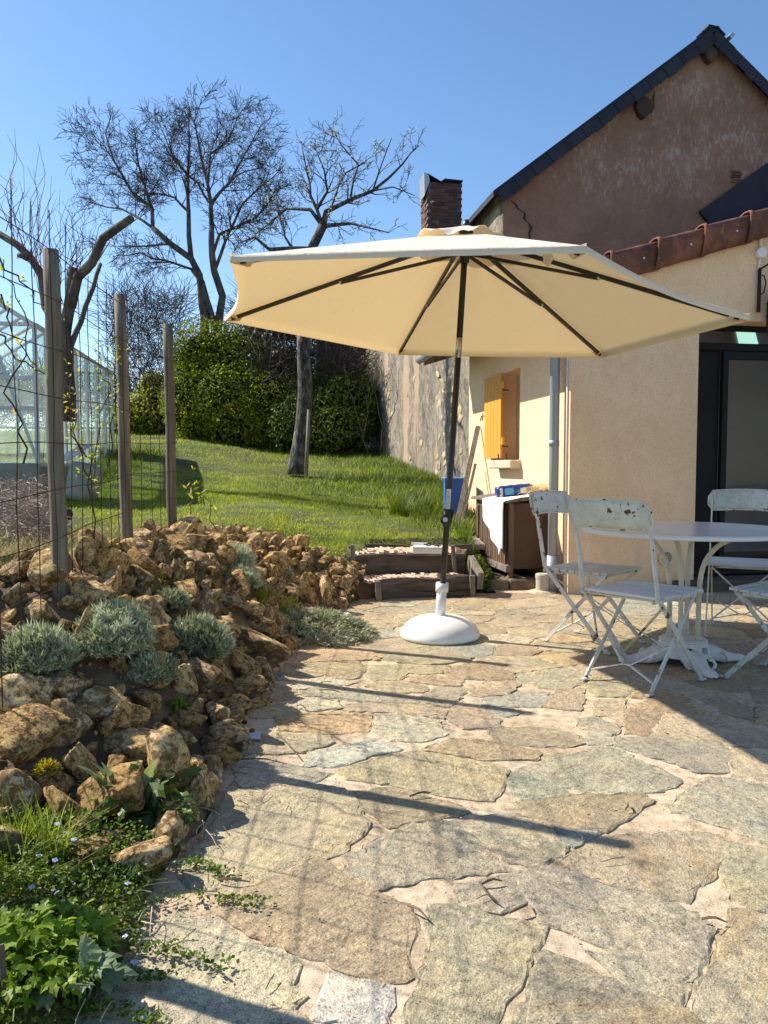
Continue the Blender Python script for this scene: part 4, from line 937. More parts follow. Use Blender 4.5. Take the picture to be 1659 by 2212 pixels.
cbx(MB(), .06, W_ - .021, .021, D_ - .021, zb0 + .03, zb0 + .05).build('shelf', M['dark_wood'], cab)
for (s, t) in ((0.0, 0), (0.0, D_ - .04), (W_ - .04, 0), (W_ - .04, D_ - .04)):
    cbx(MB(), s - .002, s + .042, t - .003, t + .042, .07, Hc - .03).build('leg', M['cab_slat'], cab, bevel=.003)
cbx(MB(), -.03, .02, -.01, D_ + .02, zb0 - .03, zb0 + .03).build('bottom_rail', M['old_wood'], cab, bevel=.004)
cbx(MB(), -.004, .02, .045, D_ - .045, Hc - .09, Hc - .035).build('top_rail', M['cab_slat'], cab)
nsl = 15
for i in range(nsl):
    t = .10 + (D_ - .2) * (i + .5) / nsl
    cbx(MB(), -.002, .016, t - .017, t + .017, zb0 + .031, Hc - .092).build('slat', M['cab_slat'], cab)
cbx(MB(), .03, .05, .05, D_ - .05, zb0 + .05, Hc - .1).build('inner_panel', M['dark_wood'], cab)
# top boards tip up a little at the back
tp_ = MB(); tp_.prism([cf(-.05, -.04, Hc - .03), cf(W_ + .03, -.04, Hc + .03), cf(W_ + .03, D_ + .04, Hc + .03), cf(-.05, D_ + .04, Hc - .03)], UP * .024); tp_.build('top', M['old_wood'], cab, bevel=.003)
def ctop(s): return Hc - .006 + .06 * (s + .05) / (W_ + .08)
# cloth: lies on the near half of the top, a point hangs down the slatted side
nu, nv = 26, 46
V = []
for j in range(nv):
    for i in range(nu):
        t = -.035 + .62 * i / (nu - 1); w_ = j / (nv - 1)
        hang = .05 + .36 * (1 - min(1, t / .56)) ** .8 + .10 * max(0, min(1, t / .1)) ; hang = min(hang, .43) + .07 * math.exp(-((t - .06) / .05) ** 2)
        over = W_ * .98
        Ltot = over + hang; l = w_ * Ltot
        if l < over:
            s = W_ * .95 - l; z = ctop(s) + .004 + .003 * math.sin(t * 30 + s * 20)
            p = cf(s, t, z)
        else:
            z = ctop(-.055) - (l - over); s = -.058 - .012 * math.sin(t * 26 + 1) * min(1, (l - over) / .1) - .01
            p = cf(s, t, z)
        V.append(tuple(p))
Fc = [(j * nu + i, j * nu + i + 1, (j + 1) * nu + i + 1, (j + 1) * nu + i) for j in range(nv - 1) for i in range(nu - 1)]
clm = mat('white_cotton', ((.72, .71, .68), (.80, .79, .77)), 6, rough=.9, bs=35, bst=.35, bd=.02)
cl = MB().add(V, Fc).build('cloth', clm, smooth=True); so = cl.modifiers.new('t', 'SOLIDIFY'); so.thickness = .003; so.offset = 1
tag(cl, 'crumpled white cloth hanging in a point over the slatted cabinet', 'cloth')
# blue detergent pack lying on the cloth
bagm = mat('blue_film', ((.006, .025, .16), (.012, .06, .30)), 4, rough=.35, bs=14, bst=.5, bd=.02, spec=.6)
bg = thing('detergent_pack', 'crumpled dark blue detergent pack lying on the white cloth', 'pack', tuple(cf(.18, .30, Hc + .02)))
bc = cf(.16, .34, Hc + .075); R = Matrix.Rotation(HA + 1.22 - math.pi / 2 + .25, 3, 'Z') @ Matrix.Rotation(-.10, 3, 'Y')
V = []; K = 12; NR = 14
for j in range(K):
    u = j / (K - 1); x = -.17 + .34 * u; k = 1.0 - .25 * max(0, (abs(u - .5) - .38)) / .12 * .6
    for i in range(NR):
        a = 2 * math.pi * i / NR; c_, s_ = math.cos(a), math.sin(a)
        yy = .062 * math.copysign(abs(c_) ** .5, c_) * k; zz = .052 * math.copysign(abs(s_) ** .5, s_) * k + .003 * math.sin(j * 2.3 + i)
        V.append((x, yy, zz))
V = np.array(V) @ np.array(R).T + np.array(bc)
Fc = [(j * NR + i, j * NR + (i + 1) % NR, (j + 1) * NR + (i + 1) % NR, (j + 1) * NR + i) for j in range(K - 1) for i in range(NR)] + [tuple(range(NR - 1, -1, -1)), tuple((K - 1) * NR + i for i in range(NR))]
MB().add(V, Fc).build('film_bag', bagm, bg, smooth=True)
def flat_mat(name, c, r=.5):
    m, nt, b, v = newmat(name); b.inputs['Base Color'].default_value = (*c, 1); b.inputs['Roughness'].default_value = r; return m
def on_bag(x0, x1, z0, z1, c, name, off=.0635):
    P = [Vector((x0, -off, z0)), Vector((x1, -off, z0)), Vector((x1, -off, z1)), Vector((x0, -off, z1))]
    MB().prism([bc + R @ p for p in P], R @ Vector((0, -.0008, 0))).build(name, flat_mat(name + '_ink', c), bg)
on_bag(-.10, -.02, -.035, .028, (.06, .30, .55), 'picture_panel'); on_bag(.045, .10, -.035, .02, (.30, .50, .65), 'picture_panel')
for k in range(4): on_bag(.052 + (k % 2) * .024, .070 + (k % 2) * .024, -.028 + (k // 2) * .022, -.012 + (k // 2) * .022, (.75, .8, .85), 'picture_square', .0646)
MB().prism([bc + R @ Vector(p) for p in ((.142, -.05, .0545), (.168, -.05, .050), (.168, .05, .050), (.142, .05, .0545))], R @ Vector((0, 0, .001))).prism([bc + R @ Vector(p) for p in ((.14, -.0640, .035), (.166, -.062, .035), (.166, -.062, .05), (.14, -.0640, .05))], R @ Vector((0, -.001, 0))).build('yellow_seal', flat_mat('yellow_ink', (.9, .55, .02)), bg)
def text(body, size, loc, Rm, m, parent, name='lettering', shear=0.0):
    cu = bpy.data.curves.new(name, 'FONT'); cu.body = body; cu.size = size; cu.extrude = .0006; cu.align_x = 'CENTER'; cu.align_y = 'CENTER'; cu.shear = shear; cu.offset = size * .02
    tmp = bpy.data.objects.new(name, cu); COL.objects.link(tmp); bpy.context.view_layer.update()
    me = bpy.data.meshes.new_from_object(tmp); bpy.data.objects.remove(tmp); me.materials.clear(); me.materials.append(m)
    o = bpy.data.objects.new(name, me); COL.objects.link(o)
    o.matrix_world = Matrix.Translation(loc) @ Rm.to_4x4(); o.parent = parent; o.matrix_parent_inverse = Matrix.Translation(-parent.location)
    return o
ink = flat_mat('white_ink', (.85, .85, .88)); inkr = flat_mat('red_ink', (.65, .03, .06))
text('finish', .062, bc + R @ Vector((.01, -.02, .0575)), R, ink, bg, shear=.3)
text('finish', .040, bc + R @ Vector((-.135, -.0655, -.004)), R @ Matrix.Rotation(math.pi / 2, 3, 'X') @ Matrix.Rotation(math.pi / 2, 3, 'Z'), ink, bg)
MB().box(bc + R @ Vector((.095, .015, .0575)), (.05, .035, .001), R).build('red_patch', inkr, bg)
# dry straw on the cloth
def strands(center, n, rx, ry, rz_, ln, r_, seed):
    r = np.random.default_rng(seed); mb = MB()
    for i in range(n):
        p = Vector(center) + Vector((r.normal() * rx, r.normal() * ry, abs(r.normal()) * rz_)); d = Vector((r.normal(), r.normal(), r.normal() * .45)).normalized(); l = ln * r.uniform(.5, 1.3)
        k = Vector((r.normal(), r.normal(), abs(r.normal()))) * l * .2
        mb.tube([p - d * l / 2, p + k, p + d * l / 2], r_, 3)
    return mb
straw_m = mat('straw', ((.50, .36, .14), (.72, .58, .30)), 12, bst=0)
sc_ = cf(.30, .02, ctop(.30) + .012)
o = strands(sc_ + HV * .04, 170, .07, .05, .028, .13, .0016, 3); o.tube([cf(.05, -.03, Hc), cf(.14, -.02, Hc + .045), cf(.25, .02, Hc + .12)], .003, 4)
tag(o.build('straw_heap', straw_m), 'small heap of dry straw on the white cloth beside the blue pack', 'straw')

# capped grey pipe stub beside the downpipe
pp = G(1175, 1283); 
ps = thing('capped_pipe_stub', 'short beige plastic pipe stub with a cap standing on the patio', 'pipe stub', (pp.x, pp.y + .06, 0))
MB().lathe([(.0, 0), (.058, 0), (.058, .125), (.0, .125)], (pp.x, pp.y + .06, 0), 24).build('pipe', M['pvc'], ps)
MB().lathe([(.0, .125), (.061, .125), (.062, .158), (.056, .166), (.0, .160)], (pp.x, pp.y + .06, 0), 24).build('cap', M['pvc'], ps)
MB().lathe([(.14, -.01), (.12, .012), (.06, .03), (.0, .03)], (pp.x, pp.y + .07, 0), 18).build('mortar_collar', M['mortar'], ps, smooth=True)
# plank leaning on the wall, and a shorter lath
q0 = A(985, 1112, 8.3); t_, z_ = T_at(1036, 921, -.012); q1 = hf(-.03, t_, z_)
q0 = Vector((q0.x, q0.y, max(.35, Hs(q0.x, q0.y) - .03)))
tag(MB().bar(q0, q1, .055, .022, up=(-.2, -1, .3)).build('leaning_plank', M['old_wood'], bevel=.002), 'long grey weathered plank leaning against the house wall', 'plank')
q2 = Vector((q0.x + .06, q0.y + .10, q0.z)); q3 = q2.lerp(q1, .62) + Vector((.05, .05, 0))
tag(MB().bar(q2, q3, .03, .02, up=(-.2, -1, .3)).build('leaning_lath', M['old_wood'], bevel=.002), 'short narrow lath leaning beside the long grey plank', 'lath')
# blue crate in the grass
cr = A(984, 1062, 9.0); zc_ = Hs(cr.x, cr.y)
crm = mat('blue_plastic', ((.02, .09, .34), (.04, .14, .44)), 3, rough=.5, bst=.05)
ct_ = thing('blue_crate', 'blue plastic crate standing in long grass behind the parasol pole', 'crate', (cr.x, cr.y, zc_))
zt_ = A(984, 1040, 9.0).z + .03
for (dx, dy, sx_, sy_) in ((0, -.12, .25, .012), (0, .12, .25, .012), (-.125, 0, .012, .252), (.125, 0, .012, .252)):
    MB().box((cr.x + dx, cr.y + dy, (zc_ + zt_) / 2), (sx_, sy_, zt_ - zc_), Matrix.Rotation(0, 3, 'Z')).build('side', crm, ct_)
MB().box((cr.x, cr.y, zt_ + .008), (.28, .27, .014)).build('lid', mat('pale_blue_lid', ((.10, .24, .60), (.14, .30, .70)), 3, rough=.5, bst=0), ct_, bevel=.004)
# small white lump (crumpled paper cup) by the lavender and a scrap of foil
wl = G(748, 1352); tag(MB().lathe([(.0, 0), (.045, .0), (.055, .03), (.04, .07), (.02, .085), (.0, .085)], (wl.x, wl.y + .02, .005), 9, Matrix.Rotation(.3, 3, 'X')).build('white_lump', clm, bevel=.006), 'small white rounded lump beside the trailing lavender', 'lump')
fo = G(545, 1603); tag(MB().add([(fo.x - .03, fo.y - .012, .022), (fo.x + .035, fo.y - .02, .018), (fo.x + .03, fo.y + .015, .035), (fo.x - .03, fo.y + .018, .028)], [(0, 1, 2, 3)]).build('foil_scrap', M['zinc']), 'small pale blue scrap of foil on the patio edge', 'scrap')
bpy.data.objects['foil_scrap'].modifiers.new('t', 'SOLIDIFY').thickness = .002

# ------------------------------------------------------------------ parasol, base
UR = 1.6
cc = Vector((.463, 4.70, 1.980)); nrm = Vector((.058, -.002, 1)).normalized()
uu = Vector((1, 0, -nrm.x / nrm.z)).normalized(); ww = nrm.cross(uu)
yaw = -.304; ANG = [math.radians(a) + yaw for a in (180, 120, 60, 0, -60, -120)]
def ul(r, a, h): return cc + (uu * math.cos(a) + ww * math.sin(a)) * r + nrm * h
AP = .50; HUBR = .375                                   # apex and runner above the rim plane
par = thing('parasol', 'open cream six sided parasol with black ribs on a leaning black pole', 'parasol', (.37, 4.75, .05))
cm, nt, b, vec = newmat('cream_canvas')
wv = noise(nt, vec, 400, 2, .6); fold = noise(nt, vec, 3.0, 4, .5, .5)
g_ = N(nt, "ShaderNodeNewGeometry")
b.inputs['Base Color'].default_value = (.83, .77, .65, 1); b.inputs['Roughness'].default_value = .9; b.inputs['Specular IOR Level'].default_value = .1
bump(nt, b, mth(nt, 'ADD', fold, mth(nt, 'MULTIPLY', noise(nt, scaled(nt, vec, (1, 1, .3)), 16, 4, .6, 1.2), .22)), .55, .06)
tr_ = N(nt, "ShaderNodeBsdfTranslucent"); tr_.inputs[0].default_value = (.72, .50, .22, 1)
ms = N(nt, "ShaderNodeMixShader"); ms.inputs[0].default_value = .27
L(nt, b.outputs[0], ms.inputs[1]); L(nt, tr_.outputs[0], ms.inputs[2]); L(nt, ms.outputs[0], nt.nodes['Material Output'].inputs[0])
M['canvas'] = cm
def panel_pt(i, u, v, r0=.0, extra=0):
    """u from apex (0) to rim (1), v across the panel"""
    a, b_ = ANG[i], ANG[(i + 1) % 6]
    Pa = ul(UR * u, a, AP * (1 - u) ** 1.0); Pb = ul(UR * u, b_, AP * (1 - u))
    p = Pa.lerp(Pb, v)
    out = ((Pa + Pb) / 2 - (cc + nrm * (AP * (1 - u)))); out.normalize() if out.length > 1e-6 else None
    bow = math.sin(math.pi * v)
    p = p - nrm * ((.004, .01, .004, .012, .0, .02)[i] * bow * u) - out * ((.02, .03, .02, .05, -.01, .06)[i] * bow * u ** 3) + nrm * extra
    wr = .006 * math.sin(v * 23 + i * 2 + u * 9) * u * bow * math.exp(-((u - .35) / .3) ** 2 * 2)
    return p + nrm * (wr)
nu, nv = 22, 19; u0 = .155
for i in range(6):
    V = [tuple(panel_pt(i, u0 + (1 - u0) * a / (nu - 1), b_ / (nv - 1))) for a in range(nu) for b_ in range(nv)]
    V += [tuple(panel_pt(i, 1, b_ / (nv - 1)) - nrm * .028 - (panel_pt(i, 1, .5) - cc).normalized() * .004) for b_ in range(nv)]
    Fc = [(a * nv + k, a * nv + k + 1, (a + 1) * nv + k + 1, (a + 1) * nv + k) for a in range(nu) for k in range(nv - 1)]
    MB().add(V, Fc).build('canopy_panel', cm, par, smooth=True)
# vent cap with wavy hem
V = []; NA = 72; cap_r = (.0, .12, .24, .34)
for j, r_ in enumerate(cap_r):
    for k in range(NA):
        a = 2 * math.pi * k / NA + yaw; f6 = math.cos(math.pi / 6) / math.cos(((a - yaw + math.pi / 6) % (math.pi / 3)) - math.pi / 6)
        hh = AP * (1 - r_ / UR) + .040 - .02 * (j / 3) + (.022 * math.sin(6 * (a - yaw) + math.pi / 2) * (j / 3) ** 2 + .012 * math.sin(17 * a) * (j / 3) ** 3)
        V.append(tuple(ul(max(r_, .001) * (.9 + .1 * f6), a, hh)))
Fc = [(j * NA + k, j * NA + (k + 1) % NA, (j + 1) * NA + (k + 1) % NA, (j + 1) * NA + k) for j in range(3) for k in range(NA)]
MB().add(V, Fc).build('vent_cap', cm, par, smooth=True)
MB().lathe([(.0, 0), (.03, 0), (.022, .03), (.014, .05), (0, .055)], ul(0, 0, AP + .02), 12).build('finial', flat_mat('black_plastic', (.012, .012, .013), .4), par, smooth=True)
BLK = mat('black_coated_metal', ((.010, .010, .011), (.016, .016, .017)), 5, rough=.38, bst=.0, spec=.5); M['blk'] = BLK
for a in ANG:
    s0_ = ul(.03, a, AP - .035); s1_ = ul(UR * .965, a, AP * .035 - .03)
    rb = MB().bar(s0_, s1_, .016, .024, up=nrm).build('rib', BLK, par)
    jn = .50; J_ = s0_.lerp(s1_, jn) - nrm * .015
    MB().bar(ul(.045, a, HUBR - .01), J_, .014, .018, up=nrm).build('strut', BLK, rb)
    MB().tube([J_ - (ww * math.cos(a) - uu * math.sin(a)) * .012, J_ + (ww * math.cos(a) - uu * math.sin(a)) * .012], .008, 8).build('rivet', M['zinc'], rb)
    e0_ = ul(UR * .99, a, 0.002); 
    tp = [ul(UR * 1.0, a, .012), ul(UR * .93, a + .03, .005), ul(UR * .93, a, -.028), ul(UR * .93, a - .03, .005), ul(UR * .995, a, -.03)]
    MB().add([tuple(p) for p in tp], [(0, 1, 2, 4), (0, 4, 2, 3)]).build('corner_pocket', cm, par)
base_c = G(957, 1397); base_c = Vector((base_c.x, base_c.y + .25, 0))
hub = ul(0, 0, HUBR); topp = ul(0, 0, AP)
jt = A(988, 752, (cc.y + base_c.y) / 2 + .02)
low0 = Vector((base_c.x, base_c.y, .08)); jt = low0.lerp(hub, (jt.z - .08) / (hub.z - .08)) + Vector((0.002, 0, 0))
pm = MB().tube([low0, jt + (low0 - jt).normalized() * .06], .019, 14).tube([jt + (hub - jt).normalized() * .05, topp], .019, 14)
kz = A(966, 1118, 4.76).z; kp = low0.lerp(jt, (kz - .08) / (jt.z - .08))
dj = (jt - low0).normalized()
pm.tube([kp - dj * .055, kp + dj * .055], .026, 14)
pm.build('pole', BLK, par, smooth=True)
MB().tube([jt - dj * .065, jt + (hub - jt).normalized() * .055], .0195, 16).build('steel_sleeve', mat('brushed_steel', ((.42, .42, .40), (.52, .52, .50)), 9, rough=.3, metal=.9, bst=0), par, smooth=True)
kn = MB().lathe([(.0, 0), (.018, 0), (.034, .006), (.034, .026), (.024, .032), (0, .032)], (0, 0, 0), 10).build('knob', BLK, None)
kn.location = kp + Vector((-.012, -.026, -.01)); kn.rotation_euler = (math.pi / 2, 0, -.15); kn.parent = par; kn.matrix_parent_inverse = Matrix.Translation(-par.location)
kc = MB().lathe([(.0, .0325), (.015, .0325), (.015, .034), (0, .034)], (0, 0, 0), 20).build('knob_cap', flat_mat('grey_cap', (.5, .5, .5))); kc.parent = kn
MB().tube([kp - dj * .04 + Vector((.022, -.008, 0)), kp + dj * .03 + Vector((.03, -.012, 0)), kp + dj * .05 + Vector((.024, -.01, 0))], .007, 6).build('crank_lever', BLK, par, smooth=True)
lp = low0.lerp(jt, (A(972, 1078, 4.76).z - .08) / (jt.z - .08))
sk = MB()
for a0_, a1_, z0_, z1_, in ((-.9, .9, -.062, .062),):
    V = []
    for z_ in (z0_, z1_):
        for k in range(7):
            a = -math.pi / 2 - .25 + a0_ + (a1_ - a0_) * k / 6; V.append(tuple(lp + Vector((.0196 * math.cos(a), .0196 * math.sin(a), 0)) + dj * z_))
    sk.add(V, [(k, k + 1, 8 + k, 7 + k) for k in range(6)])
sto = sk.build('instruction_sticker', flat_mat('sticker_white', (.62, .62, .60)), par, smooth=True)
mb = MB()
for r_ in range(13):
    z_ = -.052 + .0075 * r_ + (.006 if r_ > 9 else 0); V = []
    for zz in (z_, z_ + (.0022 if r_ != 9 else .005)):
        for k in range(6):
            a = -math.pi / 2 - .25 - .7 + (1.4 - .25 * (r_ % 3 == 0)) * k / 5; V.append(tuple(lp + Vector((.0199 * math.cos(a), .0199 * math.sin(a), 0)) + dj * zz))
    mb.add(V, [(k, k + 1, 7 + k, 6 + k) for k in range(5)])
mb.build('printed_lines', flat_mat('grey_ink', (.12, .12, .14)), sto)
hb = MB().lathe([(.022, -.06), (.03, -.055), (.03, -.01), (.055, -.005), (.058, .018), (.03, .022), (.022, .04)], (0, 0, 0), 16, nrm.to_track_quat('Z', 'Y').to_matrix()); 
V_ = np.concatenate(hb.v) + np.array(hub); hb.v = [V_]; hb.build('runner', BLK, par, smooth=True)
MB().tube([topp - nrm * .08, topp - nrm * .0], .045, 16).build('top_notch', BLK, par, smooth=True)
# care label hanging from the near right corner
cp = ul(UR * .86, ANG[4], .03)
lbq = A(1184, 562, 3.72)
MB().add([tuple(lbq + Vector(d)) for d in ((-.025, 0, .035), (.022, .01, .03), (.03, .015, .012), (.005, .0, -.03), (-.025, -.01, -.02))], [(0, 1, 2, 3, 4)]).build('care_label', flat_mat('label_white', (.62, .60, .56)), par)
bs = thing('parasol_stand', 'white domed plastic parasol base with upright tube', 'parasol base', tuple(base_c))
wp = mat('white_base_plastic', ((.66, .65, .61), (.78, .78, .76), (.80, .80, .79)), 5, rough=.35, bst=.04, spec=.5)
prof = [(.0, .0), (.245, .0), (.252, .008), (.252, .022), (.243, .045), (.222, .074), (.188, .100), (.145, .120), (.10, .130), (.06, .134), (.045, .137), (0, .137)]
MB().lathe(prof, (base_c.x, base_c.y, .008), 64).build('foot', wp, bs, smooth=True)
dj2 = Vector((hub.x - low0.x, hub.y - low0.y, hub.z - low0.z)).normalized()
b0_ = Vector((base_c.x, base_c.y, .13)); 
ztube = A(960, 1262, base_c.y).z
MB().tube([b0_, b0_ + dj2 * (ztube - .16)], .031, 28).build('tube', wp, bs, smooth=True)
MB().tube([b0_ + dj2 * (ztube - .175), b0_ + dj2 * (ztube - .12)], .040, 28).build('collar', wp, bs, smooth=True)
MB().tube([b0_, b0_ + dj2 * .012], .042, 28).build('foot_ring', wp, bs, smooth=True)
# ------------------------------------------------------------------ folding garden chairs and the round table
def paint_mat(name, c, rust=.62, rk=1.0):
    m, nt, b, vec = newmat(name)
    oi = N(nt, "ShaderNodeObjectInfo"); ad = N(nt, "ShaderNodeVectorMath", operation='ADD'); L(nt, vec, ad.inputs[0])
    cb = N(nt, "ShaderNodeCombineXYZ"); L(nt, mth(nt, 'MULTIPLY', oi.outputs['Random'], 9.), cb.inputs[1]); L(nt, cb.outputs[0], ad.inputs[1]); v = ad.outputs[0]
    big = noise(nt, v, 5, 5, .6)
    col = ramp(nt, big, [(.35, tuple(q * .80 for q in c)), (.6, c)])
    gr = ramp(nt, noise(nt, scaled(nt, v, (3, 1, 1)), 30, 6, .7), [(.50, (1, 1, 1)), (.72, (.66, .64, .60))])
    col = mixc(nt, 1.0, col, gr, 'MULTIPLY')
    rn = noise(nt, v, 26, 6, .62, .3); zone = noise(nt, v, 6.5, 2, .5)
    k = ramp(nt, mth(nt, 'ADD', mth(nt, 'MULTIPLY', rn, .62), mth(nt, 'MULTIPLY', zone, .38)), [(rust - .008, (0, 0, 0)), (rust + .008, (1, 1, 1))])
    col = mixc(nt, k, col, (.075, .035, .022))
    L(nt, col, b.inputs['Base Color']); b.inputs['Roughness'].default_value = .55
    bump(nt, b, mth(nt, 'SUBTRACT', noise(nt, v, 80, 3, .6), mth(nt, 'MULTIPLY', k, 1.)), .2, .002); return m
P_mint = paint_mat('mint_grey_paint', (.58, .61, .54), .590); P_white = paint_mat('off_white_paint', (.70, .68, .61), .585)
P_frame = paint_mat('frame_paint', (.66, .65, .58), .600)
P_wood = mat('white_painted_slat', ((.48, .47, .46), (.62, .61, .60), (.68, .67, .65)), 6, bs=40, bst=.5, stretch=(6, .7, 6), rnd=.2)
def make_chair(label, plate_m, frame_m, seat_m, loc, heading):
    """faces +x before turning; seat 0.45 m up"""
    c = thing('folding_chair', label, 'chair', (0, 0, 0), 'folding garden chairs round the white table')
    # seat frame and slats
    for sy in (-1, 1):
        MB().bar((-.20, sy * .175, .435), (.20, sy * .175, .435), .008, .022).build('seat_rail', frame_m, c)
    for k in range(8):
        x = -.185 + .054 * k
        dz = -.006 * math.sin(math.pi * k / 7)
        w = .205 if k in (0, 7) else .213
        MB().box((x, 0, .455 + dz), (.045, 2 * w * (.97 + .03 * ((k * 5) % 3) / 2), .014), Matrix.Rotation(.02 * ((k * 7) % 3 - 1), 3, 'Y')).build('slat', seat_m, c, bevel=.003)
    for sy in (-1, 1):
        # upright runs from the back plate down to the front foot
        top = Vector((-.285, sy * .20, .845)); knee = Vector((-.205, sy * .205, .46)); foot = Vector((.215, sy * .205, .012))
        mb = MB().bar(top, knee, .009, .024, up=(1, 0, .2)).bar(knee, foot, .009, .024, up=(1, 0, .9))
        mb.box(foot + Vector((.012, 0, -.006)), (.045, .024, .006)); mb.tube([knee + Vector((0, -.012, -.02)), knee + Vector((0, .012, -.02))], .008, 8)
        mb.build('front_leg', frame_m, c)
        a = Vector((.185, sy * .18, .44)); f_ = Vector((-.205, sy * .18, .012))
        mb = MB().bar(a, f_, .008, .022, up=(1, 0, -.9)); mb.box(f_ + Vector((-.012, 0, -.006)), (.045, .022, .006))
        mid = (knee + foot) / 2; mb.tube([Vector((.0, sy * .175, .235)), Vector((.0, sy * .215, .235))], .007, 8)
        mb.build('rear_leg', frame_m, c)
    def on(a, f_, u): return a.lerp(f_, u)
    rl = [(Vector((.185, s * .176, .44)), Vector((-.205, s * .176, .012))) for s in (-1, 1)]
    fl = [(Vector((-.205, s * .20, .46)), Vector((.215, s * .20, .012))) for s in (-1, 1)]
    hubp = on(*rl[0], .80).lerp(on(*rl[1], .80), .5); h1 = hubp + Vector((0, -.018, 0)); h2 = hubp + Vector((0, .018, 0))
    mb = MB().bar(on(*rl[0], .92), h1, .012, .006).bar(on(*rl[1], .92), h2, .012, .006).bar(h1, h2, .012, .006).bar(on(*rl[0], .55), h1, .012, .006).bar(on(*rl[1], .55), h2, .012, .006)
    mb.build('rear_brace', frame_m, c)
    mb = MB().bar(on(*fl[0], .12), on(*fl[1], .86), .012, .006).bar(on(*fl[1], .12), on(*fl[0], .86), .012, .006)
    mb.tube([on(*fl[0], .05), on(*fl[1], .05)], .006, 6).tube([Vector((.19, -.19, .44)), Vector((.19, .19, .44))], .007, 6)
    mb.build('front_brace', frame_m, c)
    # curved back plate with rounded ends
    V = []; K = 17; hh = .068
    outl = []
    for k in range(K):
        y = -.225 + .45 * k / (K - 1); e = abs(y) / .225; h_ = hh * (1 - max(0, (e - .84) / .16) ** 2.2 * .62)
        x = -.30 + .045 * (1 - (y / .225) ** 2) * -1 + .0
        outl.append((x, y, h_))
    for (x, y, h_) in outl:
        for j in range(5):
            z = -h_ + 2 * h_ * j / 4; V.append((x + .06 * (1 - (y / .225) ** 2) * 0 - .018 * (z / .07), y, .838 + z + .006 * math.cos(y * 9)))
    Fc = [(k * 5 + j, k * 5 + j + 1, k * 5 + j + 6, k * 5 + j + 5) for k in range(K - 1) for j in range(4)]
    pl = MB().add(V, Fc).build('back_plate', plate_m, c, smooth=True); so = pl.modifiers.new('t', 'SOLIDIFY'); so.thickness = .005; so.offset = 0
    rim = MB()
    loop = [Vector((x - .018 * (h_ / .07), y, .838 + h_ + .006 * math.cos(y * 9))) for x, y, h_ in outl] + [Vector((x + .018 * (h_ / .07), y, .838 - h_ + .006 * math.cos(y * 9))) for x, y, h_ in outl[::-1]]
    rim.tube(loop + [loop[0]], .0042, 6, cap=False)
    for s in (-1, 1): rim.bar((-.302, s * .185, .775), (-.31, s * .185, .90), .012, .006, up=(1, 0, 0))
    rim.build('plate_rim', frame_m, pl, smooth=True)
    c.location = loc; c.rotation_euler = (0, 0, heading)
    return c
PB_ = .010
def place(p, a): return (p[0], p[1], PB_), math.radians(a)
l_, h_ = place((1.285, 3.80), 40); chair = make_chair('nearest white folding chair with rusty spotted back plate, turned towards the table', P_mint, P_frame, P_wood, l_, h_)
l_, h_ = place((1.265, 4.63), -46); make_chair('whitish folding chair with flaking back plate standing in front of the downpipe', P_white, P_white, P_wood, l_, h_)
l_, h_ = place((2.30, 4.90), -115); make_chair('mint grey folding chair on the far side of the table before the dark doorway', P_mint, P_frame, P_wood, l_, h_)
l_, h_ = place((2.02, 3.78), 128); make_chair('mint folding chair at right of the table with its back out of sight', P_mint, P_mint, P_wood, l_, h_)
tc_ = Vector((1.64, 4.17, .010))
tab = thing('garden_table', 'round white metal garden table on ornate cast iron foot', 'table', tuple(tc_))
tw = mat('white_enamel', ((.70, .69, .68), (.76, .75, .74)), 3, rough=.22, bst=.03, spec=.6)
castm = mat('white_cast_iron', ((.52, .50, .45), (.68, .66, .61), (.74, .72, .68)), 9, rough=.6, bs=70, bst=.4)
creamf = mat('cream_tube_paint', ((.58, .54, .42), (.68, .64, .52)), 12, rough=.5, bs=90, bst=.2)
TZ = .735
MB().lathe([(0, TZ - .002), (.540, TZ - .002), (.548, TZ - .004), (.553, TZ - .010), (.553, TZ - .022), (.547, TZ - .026), (.543, TZ - .012), (0, TZ - .012)], tuple(tc_), 72).build('tabletop', tw, tab, smooth=False)
for k in range(4):
    a = math.radians(45 + 90 * k + 12); rr_ = lambda r, z: tc_ + Vector((r * math.cos(a), r * math.sin(a), z))
    pts = [rr_(.075, .13), rr_(.075, .30), rr_(.078, .46), rr_(.10, .56), rr_(.16, .645), rr_(.25, .695), rr_(.36, .712), rr_(.42, .716)]
    # smooth the bend
    P_ = []
    for i in range(len(pts) - 1):
        for u in (0, .33, .66): P_.append(pts[i].lerp(pts[i + 1], u))
    P_.append(pts[-1])
    for _ in range(2): P_ = [P_[0]] + [(P_[i - 1] + P_[i] * 2 + P_[i + 1]) / 4 for i in range(1, len(P_) - 1)] + [P_[-1]]
    MB().tube(P_, .0135, 10).tube([rr_(.075, .125), rr_(.075, .15)], .019, 8).box(rr_(.43, .716), (.05, .022, .005), Matrix.Rotation(a, 3, 'Z')).build('leg_tube', creamf, tab, smooth=True)
MB().tube([tc_ + Vector((.088 * math.cos(t), .088 * math.sin(t), .39)) for t in np.linspace(0, 2 * math.pi, 33)], .012, 8, cap=False).lathe([(.0, .378), (.085, .378), (.085, .404), (.0, .404)], tuple(tc_), 24).build('ring', creamf, tab, smooth=True)
